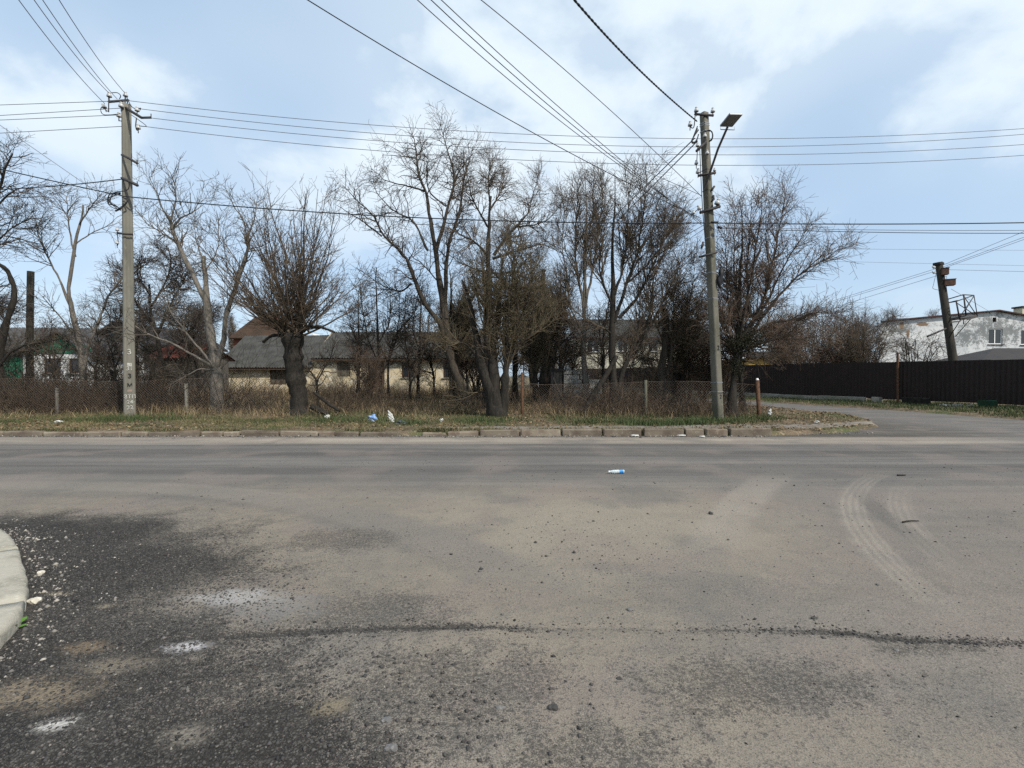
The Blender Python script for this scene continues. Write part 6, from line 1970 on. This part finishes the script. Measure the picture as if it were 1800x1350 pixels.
# wooden gate post with boards and the pile of white blocks behind the fence
Yg = 19.0
gx, gz_ = XZ(968, 649, Yg); gx2, _ = XZ(988, 649, Yg)
gt = empty('wooden_gate', (gx, Yg, 0.2), 'grey board gate with dark top rail beside the white blocks', 'gate')
for k in range(4):
    x_ = gx + (gx2 - gx) * (k + 0.5) / 4
    box('board', (x_, Yg + 0.01 * (k % 2), 0.2 + (gz_ - 0.25) / 2), ((gx2 - gx) / 4 - 0.012, 0.03, gz_ - 0.3 + random.uniform(-0.05, 0.05)), M['wood_grey'], gt)
box('rail', ((gx + gx2) / 2, Yg - 0.04, gz_ - 0.02), (gx2 - gx + 0.1, 0.06, 0.10), M['black_board'], gt)
box('rail', ((gx + gx2) / 2, Yg + 0.05, 0.55), (gx2 - gx, 0.04, 0.09), M['wood_grey'], gt)
bp = empty('block_stack', (XZ(985, 700, 20.0)[0], 20.0, 0.2), 'stack of white building blocks beside the board gate', 'blocks')
bx0 = XZ(984, 700, 20.0)[0]
for row in range(8):
    for c_ in range(4 - (row > 5) - (row > 6)):
        bm = bmesh.new()
        add_box(bm, (bx0 + 0.2 + c_ * 0.40 + (row % 2) * 0.12 + random.uniform(-0.02, 0.02), 20.0 + random.uniform(-0.03, 0.03), 0.27 + row * 0.195), (0.38, 0.2, 0.18), random.uniform(-0.05, 0.05), bevel=0.012)
        obj_bm('block', bm, M['block_white'], bp)

# leaning and fallen trunks
for pts, r, lab in (([P(1018, 738, 15.8), P(1040, 700, 15.9), P(1065, 660, 16.0), P(1084, 626, 16.1)], [0.10, 0.09, 0.07], 'dark log leaning against the forked tree'),
                    ([P(552, 690, 15.4), P(575, 708, 15.3), P(597, 722, 15.1)], [0.035, 0.05, 0.045], 'thin fallen branch slanting down right of the thick pollard'),
                    ([P(548, 715, 15.3), P(560, 721, 15.2), P(577, 728, 15.1)], [0.09, 0.10, 0.06], 'short rotten log lying beside the thick pollard'),
                    ([P(972, 664, 16.6), P(985, 695, 16.4), P(1000, 728, 16.2)], [0.03, 0.045, 0.04], 'dark branch leaning left of the white blocks')):
    V, F = tube_path(None, pts, r, 8, 12)
    V = V + RNG.normal(size=V.shape) * 0.006
    tag(obj_np('log', V, [F, np.array([np.arange(8)[::-1], np.arange(len(V) - 8, len(V))])], BARK['dark'], smooth=True), lab, 'log')


# ================================================================== GRASS, UNDERGROWTH, LITTER
def blades(name, label, x, y, h, wd, lean, m, seed, tint, zoff=0.0):
    rng = np.random.default_rng(seed)
    n = len(x)
    z = terr(x, y) - 0.01 + zoff
    az = rng.uniform(0, 2 * math.pi, n)
    la = rng.uniform(0, 2 * math.pi, n)
    l = lean * h * rng.random(n) ** 0.7
    b = np.stack([x, y, z], 1)
    side = np.stack([np.cos(az), np.sin(az), 0 * az], 1) * (wd * rng.uniform(0.6, 1.3, n))[:, None]
    ld = np.stack([np.cos(la), np.sin(la), 0 * la], 1) * l[:, None]
    up = np.array([0, 0, 1.0])
    m1 = b + ld * 0.3 + up * (h * 0.55)[:, None]
    tp = b + ld + up * (h * (1 - 0.25 * (l / (h + 1e-6)) ** 2))[:, None]
    V = np.stack([b - side, b + side, m1 + side * 0.7, m1 - side * 0.7, tp], 1).reshape(-1, 3)
    i = np.arange(n)[:, None] * 5
    Q = i + np.array([[0, 1, 2, 3]])
    T = i + np.array([[3, 2, 4]])
    o = obj_np(name, V, [Q, T], m, attr={'tint': np.repeat(np.clip(tint, 0, 1), 5)})
    return tag(o, label, kind='stuff')


def scatter(n, x0, x1, y0, y1, dens, seed):
    rng = np.random.default_rng(seed)
    x, y = rng.uniform(x0, x1, n), rng.uniform(y0, y1, n)
    k = rng.random(n) < dens(x, y)
    return x[k], y[k]


def foot_lo(x): return np.interp(x, [-13, -4, -1, 3, 6, 8, 10.8], [12.55, 12.5, 12.5, 12.45, 12.5, 12.9, 14.2])
def foot_hi(x): return np.interp(x, [-13, -4, -1, 3, 6, 8, 10.8], [12.85, 12.8, 13.1, 13.35, 13.65, 14.0, 14.6])


def verge_dens(x, y):
    s = poly_sd(x, y, YARD)
    d = sstep(s, 0.08, 0.3)
    path = (y > foot_lo(x) - 0.05) & (y < foot_hi(x) + 0.05)
    patch = sstep(fbm(x, y, 0.7, 51), 0.36, 0.55)
    d = d * np.where(path, 0.06 + 0.25 * (x < -1) * patch, 0.14 + 0.86 * patch)
    return d * (1 - sstep(y, 15.6, 17.5)) + 0.12 * sstep(y, 15.6, 17.5) * d


x, y = scatter(150000, -17, 12, 12.0, 19, verge_dens, 91)
tn = 1.1 * fbm(x, y, 1.1, 61) + 0.4 * RNG.random(len(x)) - 0.28 + 0.14 * sstep(x, 2, -10)
hh = (0.03 + 0.17 * fbm(x, y, 1.9, 71) ** 1.5) * RNG.uniform(0.5, 1.4, len(x)) * (0.55 + 0.45 * sstep(y, 12.6, 14.3)) * (1 - 0.65 * sstep(x, 6.8, 8.2))
blades('grass', 'short green and straw grass on the verge by the kerb', x, y, hh, 0.006, 0.9, M['grass'], 1, tn)
xk_ = np.concatenate([RNG.uniform(-16, 6.4, 5200), np.repeat([(b_ - 900) / FPX * KERB_Y for a, b_, h in stones], 60) + RNG.normal(size=60 * len(stones)) * 0.03, RNG.uniform(-2.8, -1.5, 700)])
yk_ = KERB_Y + 0.17 + np.abs(RNG.normal(size=len(xk_))) * 0.05
yk_[5200:5200 + 60 * len(stones)] -= RNG.uniform(0, 0.2, 60 * len(stones))
kk_ = fbm(xk_, yk_ * 0, 1.1, 77) > 0.46
xk_, yk_ = xk_[kk_], yk_[kk_]
blades('kerb_grass', 'straggling grass over the kerb edge and in its joints', xk_, yk_, RNG.uniform(0.04, 0.13, len(xk_)), 0.006, 1.2, M['grass'], 6, 0.25 + 0.75 * RNG.random(len(xk_)), zoff=0.03)
# taller green tussocks near the poles
cx, cy = [], []
for px, Y, n_, sp in ((250, 14.6, 700, 0.8), (200, 14.4, 500, 0.6), (840, 14.2, 500, 0.6), (720, 13.6, 260, 0.3), (1150, 13.3, 520, 0.4), (1130, 13.8, 500, 0.5), (1215, 13.6, 300, 0.3), (1250, 14.2, 500, 0.6), (1330, 14.8, 400, 0.5), (640, 14.2, 300, 0.5), (560, 14.3, 300, 0.6), (1050, 13.9, 260, 0.5)):
    gx, gy = gpt(px, Y)
    cx.append(gx + RNG.normal(size=n_) * sp); cy.append(gy + RNG.normal(size=n_) * sp * 0.35)
cx, cy = np.concatenate(cx), np.concatenate(cy)
k = (poly_sd(cx, cy, YARD) > 0.15)
cx, cy = cx[k], cy[k]
blades('grass_tussocks', 'taller green grass tussocks around the pole feet', cx, cy, RNG.uniform(0.10, 0.24, len(cx)), 0.008, 0.9, M['grass'], 2, RNG.random(len(cx)) * 0.35)
# grass strip below the brown fence
def right_dens(x, y):
    s = poly_sd(x, y, RIGHT)
    return sstep(s, 0.05, 0.35) * (x < fence_x(y) + 1.5) * (0.4 + 0.6 * sstep(fbm(x, y, 0.8, 53), 0.35, 0.5))
x, y = scatter(90000, 10, 24, 12, 34, right_dens, 92)
blades('fence_grass', 'green grass strip below the brown fence', x, y, RNG.uniform(0.05, 0.16, len(x)), 0.012, 0.8, M['grass'], 3, 0.42 * fbm(x, y, 0.9, 62) + 0.2 * RNG.random(len(x)))
# dry straw along the fence line and in the yard
def straw_dens(x, y):
    c_ = sstep(fbm(x, y, 0.55, 54), 0.36, 0.56)
    return np.where(y < 16.0, 0.5 * sstep(y, 14.4, 15.6), 0.7) * (0.15 + 0.85 * c_) * (poly_sd(x, y, YARD) > 0.6) * (x < 7.6)
x, y = scatter(80000, -19, 10.5, 14.3, 22, straw_dens, 93)
blades('dry_grass', 'pale dry straw grass under the trees', x, y, RNG.uniform(0.08, 0.5, len(x)) * (0.25 + 1.1 * fbm(x, y, 0.8, 64)), 0.006, 1.0, M['straw'], 4, RNG.random(len(x)))
x, y = scatter(16000, -26, 6, 22, 34, lambda x, y: 0.8 * (poly_sd(x, y, YARD) > 0.5), 94)
blades('yard_weeds', 'tall dry weeds in front of the cream cottage', x, y, RNG.uniform(0.25, 0.9, len(x)), 0.010, 0.7, M['straw'], 5, 0.4 + 0.6 * RNG.random(len(x)))


# bramble and sucker thicket that fills the yard behind the fence line
def thicket(name, label, n, x0, x1, y0, y1, hr, seed, dens, r=0.006, up=0.10, wig=0.22, side=3.0, m='bramble', hmul=None):
    rng = np.random.default_rng(seed)
    x, y = scatter(n, x0, x1, y0, y1, dens, seed)
    N = len(x)
    z = terr(x, y) - 0.02
    d = rng.normal(size=(N, 3)) * 0.45 + np.array([0, 0, 1.0])
    le = rng.uniform(*hr, N) * (0.35 + 1.2 * fbm(x, y, 0.7, seed))
    if hmul is not None: le = le * (0.4 + 0.75 * hmul(x, y))
    p, rd = grow(rng, np.stack([x, y, z], 1), d, le, np.full(N, r) * rng.uniform(0.7, 1.4, N), np.full(N, 0.0035), 6, wig, up - 0.12)
    parts = [tubes(p, rd, 3)]
    cnts = [N * 18]
    tint = [np.repeat(rng.random(N), 18)]
    got = sprout(rng, p, rd, side, 0.15, (25, 75), (0.15, 0.55), 0.005, 0.004)
    if got:
        pos, d2, le2, r2 = got
        p2, rd2 = grow(rng, pos, d2, le2, r2, r2 * 0.6, 4, 0.2, 0.03)
        parts.append(tubes(p2, rd2, 3))
        tint.append(np.repeat(rng.random(len(p2)), 12))
    V, F = merge(parts)
    o = obj_np(name, V, F, M[m], attr={'tint': np.concatenate(tint)})
    return tag(o, label, kind='stuff')


yard_in = lambda x, y: (poly_sd(x, y, YARD) > 0.7)


def bush(x, y):
    """How overgrown the yard is, by where it shows across the picture."""
    return np.interp(x / y * FPX + 900, [-300, 180, 215, 250, 290, 340, 420, 500, 545, 600, 690, 760, 820, 880, 930, 980, 1060, 1180, 1270, 1330],
                     [1, 1, 0.8, 0.75, 0.5, 0.28, 0.15, 0.2, 0.55, 0.9, 0.75, 0.5, 0.6, 0.75, 0.45, 0.6, 0.75, 0.9, 0.7, 0.35])


def clump(x, y, s, seed):
    return sstep(fbm(x, y, s, seed), 0.38, 0.60)


thicket('bramble_thicket', 'tangle of brown brambles and suckers along the old fence', 5800, -20, 8.6, 15.7, 18.6, (0.3, 1.5), 95, lambda x, y: yard_in(x, y) * bush(x, y) * (0.15 + 0.85 * clump(x, y, 0.6, 55)), side=3.0, hmul=bush)
thicket('yard_thicket', 'brown twiggy undergrowth filling the yard behind the trees', 6800, -30, 7.5, 18.5, 31, (0.5, 2.0), 96, lambda x, y: yard_in(x, y) * bush(x, y) * (0.15 + 0.85 * clump(x, y, 0.45, 56)), r=0.008, side=2.6, hmul=bush)
thicket('dark_thicket', 'dark tangled hedge behind the chain-link fence at the left', 4600, -22, -9.5, 16.2, 22, (0.8, 3.0), 97, lambda x, y: bush(x, y) * (0.3 + 0.7 * clump(x, y, 0.5, 57)), r=0.009, side=2.4, m='dark_bramble')
thicket('low_twigs', 'low brown twigs beside the lamp pole', 1500, 2.0, 8.4, 15.0, 17.5, (0.2, 1.0), 98, lambda x, y: yard_in(x, y) * 0.8 * bush(x, y), side=4)

# fallen leaves
x, y = scatter(26000, -18, 11, 12.2, 20, lambda x, y: (poly_sd(x, y, YARD) > 0.15) * (0.3 + 0.7 * sstep(fbm(x, y, 0.9, 58), 0.4, 0.6)), 99)
c = np.stack([x, y, terr(x, y) + RNG.uniform(0.004, 0.04, len(x))], 1)
lf = leaf_cloud('dead_leaves', c, 0.02, 0.05, np.random.default_rng(5), M['litter'], None, flat=0.75)
tag(lf, 'fallen brown leaves scattered over the verge', kind='stuff')


# ================================================================== GRIT AND STONES
OCT = np.array([[1, 0, 0], [0, 1, 0], [-1, 0, 0], [0, -1, 0], [0, 0, 1], [0, 0, -0.8]], float)
OCTF = np.array([[0, 1, 4], [1, 2, 4], [2, 3, 4], [3, 0, 4], [1, 0, 5], [2, 1, 5], [3, 2, 5], [0, 3, 5]])


def pebbles(name, label, x, y, s, tint, seed, sink=0.25):
    rng = np.random.default_rng(seed)
    n = len(x)
    sc = s[:, None] * rng.uniform(0.65, 1.25, (n, 3)) * np.array([1, 1, 0.7])
    V = OCT[None] * (1 + rng.uniform(-0.28, 0.28, (n, 6, 3)))
    V = V * sc[:, None, :]
    a = rng.uniform(0, 2 * math.pi, n)
    ca, sa = np.cos(a)[:, None], np.sin(a)[:, None]
    X = V[:, :, 0] * ca - V[:, :, 1] * sa
    Y = V[:, :, 0] * sa + V[:, :, 1] * ca
    z = road_z(x, y) + s * (0.55 - sink)
    V = np.stack([X + x[:, None], Y + y[:, None], V[:, :, 2] + z[:, None]], -1).reshape(-1, 3)
    F = (np.arange(n)[:, None, None] * 6 + OCTF[None]).reshape(-1, 3)
    o = obj_np(name, V, F, M['pebble'], attr={'tint': np.repeat(tint, 6)})
    return tag(o, label, kind='stuff')


rng = np.random.default_rng(123)


def dark_field(x, y):
    def e(cx, cy, rx, ry): return 1 - np.hypot((x - cx) / rx, (y - cy) / ry)
    k = np.maximum.reduce([e(-4.2, 4.35, 1.9, 0.95), e(-3.0, 3.2, 1.7, 1.2), e(-2.2, 2.1, 1.7, 1.0), e(-1.3, 1.7, 1.0, 0.55)])
    return sstep(k + 0.5 * (fbm(x, y, 1.5, 81) - 0.5), -0.15, 0.45)


x, y = scatter(70000, -5.2, 0.9, 1.5, 4.6, lambda x, y: np.clip(dark_field(x, y) * np.minimum(1, (3.4 / y) ** 1.5) * (np.abs(x) < 1.08 * y + 0.2), 0, 1), 101)
x, y = x[:30000], y[:30000]
sz = rng.gamma(2.4, 0.0016, len(x)) + 0.0018
pebbles('coarse_grit', 'coarse dark gravel standing out of the fresh asphalt patch', x, y, np.minimum(sz, 0.013), np.clip(rng.normal(0.30, 0.17, len(x)), 0, 0.8), 7, 0.5)
# loose grit over the whole junction, thicker near the seam and in the corner fan
def loose(x, y):
    d = np.abs(y - seam_y(x))
    return np.clip(0.10 + 0.55 * np.exp(-(d / 0.10) ** 2) + 0.5 * np.exp(-(((x - 0.6) / 0.7) ** 2 + ((y - 4.0) / 0.9) ** 2)) + 0.65 * np.exp(-(((x + 0.6) / 0.8) ** 2 + ((y - 2.2) / 0.55) ** 2)), 0, 1) * (np.abs(x) < 1.1 * y + 0.3)
x, y = scatter(60000, -5, 8, 1.55, 8.5, loose, 102)
sz = np.minimum(rng.gamma(1.1, 0.0021, len(x)) + 0.0014, 0.016)
pebbles('loose_grit', 'loose grit scattered over the dusty asphalt', x, y, sz, np.clip(rng.normal(0.34, 0.2, len(x)), 0, 1), 8, 0.3)
xx, yy = rng.normal(-0.45, 0.33, 170), rng.normal(2.15, 0.24, 170)
pebbles('small_pebbles', 'cluster of loose grey pebbles left of the foot of the picture', xx, np.maximum(yy, 1.7), rng.uniform(0.006, 0.014, 170), np.clip(rng.normal(0.33, 0.1, 170), 0, 0.7), 12, 0.2)
# dark grit gathered in the seam
xx = rng.uniform(-2.1, 3.6, 5000)
keep = rng.random(5000) < np.interp(xx, [-2.1, -1, 0, 0.15, 0.5, 1.4, 2.2, 3.6], [0.5, 0.7, 0.6, 0.1, 0.12, 0.3, 0.6, 0.7])
xx = xx[keep]
yy = seam_y(xx) - 0.012 + rng.normal(size=len(xx)) * 0.04
pebbles('seam_grit', 'dark grit gathered along the crack across the asphalt', xx, yy, np.minimum(rng.gamma(1.6, 0.0018, len(xx)) + 0.0015, 0.011), np.clip(rng.normal(0.22, 0.15, len(xx)), 0, 1), 9, 0.4)
# pale chips and rubbish along the near kerb and far kerb
s_ = rng.uniform(s0 - 3.0, s0 + 1.0, 900)
q = np.array([arc_at(v)[0] for v in s_])
q = q + np.abs(rng.gamma(1.2, 0.11, (900, 1))) * np.array([[0.80, 0.60]]) + 0.02
pebbles('kerb_debris', 'pale stone chips and leaf scraps along the near kerb', q[:, 0], q[:, 1], np.minimum(rng.gamma(1.2, 0.0048, 900) + 0.002, 0.022), np.clip(rng.normal(0.72, 0.28, 900), 0, 1), 10, 0.5)
xx = rng.uniform(-14, 9.5, 1500)
yy = np.where(xx < 6.4, KERB_Y - 0.02, 12.2 + 0.15 * np.maximum(xx - 6.4, 0)) - np.abs(rng.gamma(1.0, 0.10, 1500))
pebbles('kerb_grit', 'pale grit swept against the far kerb', xx, yy, np.minimum(rng.gamma(1.6, 0.006, 1500) + 0.004, 0.035), np.clip(rng.normal(0.65, 0.3, 1500), 0, 1), 11, 0.3)


def stone(px, py, s, lab, tint=(0.05, 0.048, 0.045)):
    Y = 1.5 * FPX / (py - 660.0)
    X = (px - 900) / FPX * Y
    bm = bmesh.new()
    bmesh.ops.create_icosphere(bm, subdivisions=2, radius=s)
    sd = random.random() * 10
    for v in bm.verts:
        f = 1 + 0.25 * math.sin(v.co.x / s * 3 + sd) + 0.15 * math.sin(v.co.y / s * 5 + sd * 2)
        v.co = Vector((v.co.x * f * 1.2 + X, v.co.y * f + Y, v.co.z * f * 0.7 + s * 0.5))
    tag(obj_bm('stone', bm, STONE_M[tint]), lab, 'stone')


STONE_M = {}
for tcol in ((0.05, 0.048, 0.045), (0.5, 0.46, 0.38), (0.13, 0.125, 0.12)):
    STONE_M[tcol] = surf('stone', tcol, [(60, tuple(min(1, v * 1.6) for v in tcol), 0.5, 0.7)], bump=[(120, 0.4, 0.004)])
for px, py, s, lab, tcol in ((1252, 905, 0.022, 'dark stone lying alone near the middle right of the road', (0.05, 0.048, 0.045)), (1110, 1077, 0.016, 'small dark stone with pale top before the crack', (0.13, 0.125, 0.12)), (1436, 1092, 0.014, 'small dark stone just above the crack on the right', (0.05, 0.048, 0.045)),
                             (1583, 1150, 0.012, 'small stone below the right end of the crack', (0.13, 0.125, 0.12)), (1090, 1200, 0.010, 'tiny dark stone on bare dust right of centre', (0.05, 0.048, 0.045)), (972, 1254, 0.018, 'dark stone at the foot of the picture centre', (0.05, 0.048, 0.045)),
                             (880, 1254, 0.016, 'dark lump left of the foot centre', (0.13, 0.125, 0.12)), (52, 1063, 0.030, 'cream stone chip beside the near kerb joint', (0.5, 0.46, 0.38)), (66, 1012, 0.022, 'white stone chip near the curve of the near kerb', (0.5, 0.46, 0.38)), (676, 1277, 0.018, 'grey pebble among the loose grit at lower left of centre', (0.13, 0.125, 0.12)),
                             (684, 1328, 0.020, 'rounded grey pebble near the bottom edge', (0.13, 0.125, 0.12)), (846, 1003, 0.012, 'dark pebble on the pale sandy part', (0.05, 0.048, 0.045)), (1010, 974, 0.014, 'dark pebble right of the sandy fan centre', (0.05, 0.048, 0.045)), (942, 956, 0.013, 'dark pebble at the centre of the sandy fan', (0.05, 0.048, 0.045))):
    stone(px, py, s, lab, tcol)


# ================================================================== LITTER AND SMALL THINGS
def ground_pt(px, py, z=0.0):
    Y = (1.5 - z) * FPX / (py - 660.0)
    return np.array(((px - 900) / FPX * Y, Y, z))


# crushed plastic bottle on the road
bc = ground_pt(1084, 833)
pet = bpy.data.materials.new('clear_plastic'); pet.use_nodes = True
bsd = pet.node_tree.nodes['Principled BSDF']
bsd.inputs['Base Color'].default_value = (0.78, 0.86, 0.88, 1); bsd.inputs['Roughness'].default_value = 0.18; bsd.inputs['Transmission Weight'].default_value = 0.45; bsd.inputs['IOR'].default_value = 1.25
M['blue_plastic'] = surf('blue_plastic', (0.02, 0.22, 0.62), [(60, (0.25, 0.5, 0.75), 0.55, 0.66)], rough=0.4, spec=0.4)
M['bag_blue'] = surf('blue_bag', (0.16, 0.30, 0.56), [(14, (0.42, 0.52, 0.68), 0.45, 0.65)], rough=0.45, spec=0.4)
M['bag_white'] = surf('white_bag', (0.561, 0.554, 0.512), [(12, (0.408, 0.403, 0.376), 0.45, 0.65)], rough=0.5)
M['bag_dark'] = surf('dark_blue_bag', (0.045, 0.06, 0.085), [(14, (0.12, 0.15, 0.18), 0.5, 0.65)], rough=0.4, spec=0.4)
M['leaf_green'] = surf('weed_leaf', (0.09, 0.20, 0.035), [(20, (0.14, 0.26, 0.06), 0.45, 0.65)], rough=0.5)
bo = empty('plastic_bottle', tuple(bc), 'crushed clear plastic bottle with blue label lying on the road', 'bottle')
MX = Matrix.Translation(Vector((bc[0], bc[1], 0.034))) @ Matrix.Rotation(R(10), 4, 'Z') @ Matrix.Rotation(math.pi / 2, 4, 'Y') @ Matrix.Translation(Vector((0, 0, -0.125)))
pf = [(0.012, 0.0), (0.0125, 0.022), (0.015, 0.03), (0.024, 0.06), (0.032, 0.085), (0.0325, 0.11), (0.029, 0.125), (0.033, 0.14), (0.0335, 0.16), (0.030, 0.172), (0.0335, 0.185), (0.033, 0.235), (0.027, 0.247), (0.004, 0.242)]
V, F = lathe(pf, 20, MX)
V[:, 2] = np.where(V[:, 2] > 0.05, 0.05 + (V[:, 2] - 0.05) * 0.5, V[:, 2])
obj_np('body', V, F, pet, bo, smooth=True)
V, F = lathe([(0.0342, 0.168), (0.0344, 0.228)], 20, MX); V[:, 2] = np.where(V[:, 2] > 0.051, 0.051 + (V[:, 2] - 0.051) * 0.5, V[:, 2]); obj_np('label', V, F, M['blue_plastic'], bo, smooth=True)
V, F = lathe([(0.0, -0.004), (0.0145, -0.003), (0.0148, 0.014), (0.013, 0.016)], 16, MX); obj_np('cap', V, F, M['frame_white'], bo, smooth=True)


def bag(px, py, Y, sx, sy, sz, m, lab, seed, tilt=0.0, cat='bag'):
    rg = random.Random(seed)
    X = (px - 900) / FPX * Y
    zt = P(px, py, Y)[2]
    g = float(terr(np.array([X]), np.array([Y]))[0])
    zt = max(zt, g + sz * 0.7)
    bm = bmesh.new()
    bmesh.ops.create_icosphere(bm, subdivisions=3, radius=1.0)
    a = [rg.uniform(2, 7) for _ in range(6)]
    rt = Matrix.Rotation(tilt, 3, 'Y')
    for v in bm.verts:
        f = 1 + 0.22 * math.sin(v.co.x * a[0] + v.co.z * a[1]) + 0.16 * math.sin(v.co.y * a[2] * 1.6 + v.co.x * a[3]) + 0.1 * math.sin(v.co.z * a[4] * 2.3 + a[5])
        c_ = rt @ Vector((v.co.x * sx * f, v.co.y * sy * f, v.co.z * sz * f))
        v.co = c_ + Vector((X, Y, zt))
    tag(obj_bm('plastic_bag' if cat == 'bag' else 'litter_scrap', bm, m), lab, cat)


bag(655, 735, 14.2, 0.11, 0.10, 0.10, M['bag_blue'], 'crumpled light blue plastic bag on the verge grass', 1)
bag(687, 733, 14.2, 0.06, 0.05, 0.17, M['bag_white'], 'white plastic bag standing in the verge grass', 2, -0.5)
bag(689, 742, 14.0, 0.08, 0.06, 0.04, M['bag_white'], 'trailing white bag scrap below the standing bag', 3)
bag(706, 746, 13.6, 0.16, 0.10, 0.06, M['bag_dark'], 'flattened dark blue bag beside the white one', 4)
bag(575, 732, 14.6, 0.07, 0.04, 0.05, M['bag_white'], 'small white scrap beside the rotten log', 5, cat='litter')
bag(776, 739, 14.2, 0.05, 0.04, 0.05, M['bag_white'], 'small white scrap in grass right of the dark bag', 6, cat='litter')
bag(102, 741, 13.8, 0.11, 0.05, 0.03, M['bag_white'], 'white paper scrap in grass left of the numbered pole', 7, cat='litter')
bag(1354, 725, 14.9, 0.05, 0.04, 0.09, M['bag_white'], 'white plastic cup in the grass right of the rusty post', 8, cat='litter')
bag(1437, 741, 14.0, 0.07, 0.05, 0.03, M['bag_white'], 'white scrap on the footpath near the corner', 9, cat='litter')
for px, py, sx, lab, sd in ((1114, 766, 0.09, 'white wrapper lying against the kerb below the fourth joint', 11), (1192, 764.5, 0.10, 'torn white wrapper against the kerb near the lamp pole', 12), (1236, 769, 0.07, 'pale scrap on the road edge below the lamp pole', 13)):
    g = ground_pt(px, py)
    bm = bmesh.new()
    bmesh.ops.create_icosphere(bm, subdivisions=2, radius=1.0)
    for v in bm.verts:
        f = 1 + 0.3 * math.sin(v.co.x * 5 + sd) + 0.2 * math.sin(v.co.y * 7 + sd)
        v.co = Vector((g[0] + v.co.x * sx * f, min(g[1], KERB_Y - 0.06) + v.co.y * 0.05, 0.022 + v.co.z * 0.022 * f))
    tag(obj_bm('litter_scrap', bm, M['bag_white']), lab, 'litter')

# stick on the road and weed sprouting at the kerb
a, b_ = ground_pt(1590, 919, 0.01), ground_pt(1619, 917, 0.012)
V, F = tube_path(None, [a, (a + b_) / 2 + np.array([0, 0.01, 0.004]), b_], [0.008, 0.007, 0.005], 6, 8)
tag(obj_np('stick', V, F, BARK['dark']), 'thin dark stick lying across the right wheel track', 'stick')
a, b_ = ground_pt(1580, 836, 0.01), ground_pt(1604, 838, 0.012)
V, F = tube_path(None, [a, b_ + np.array([0, 0.1, 0])], [0.014, 0.008], 6); tag(obj_np('stick', V, F, BARK['dark']), 'short dark stick at the head of the wheel tracks', 'stick')
wd = ground_pt(14, 1110)
we = empty('weed', tuple(wd), 'green leafy weed sprouting beside the near kerb', 'plant')
for k in range(6):
    az = k * 1.05 + 0.3
    L_ = 0.075 + 0.02 * (k % 3)
    el = 0.5 + 0.2 * (k % 2)
    d = np.array([math.cos(az) * math.cos(el), math.sin(az) * math.cos(el), math.sin(el)])
    s = np.array([-math.sin(az), math.cos(az), 0])
    V = []
    for j, (t, wv) in enumerate(((0, 0.004), (0.35, 0.006), (0.55, 0.018), (0.8, 0.02), (1.0, 0.003))):
        c_ = wd + d * L_ * t + np.array([0, 0, -0.02 * t * t])
        V += [c_ - s * wv, c_ + np.array([0, 0, -0.004]), c_ + s * wv]
    V = np.array(V)
    F = [[3 * j + q, 3 * j + q + 1, 3 * j + q + 4, 3 * j + q + 3] for j in range(4) for q in range(2)]
    obj_np('leaf', V, np.array(F), M['leaf_green'], we, smooth=True)
print('total tris', sum(len(m.polygons) * 2 for m in bpy.data.meshes if m.users))
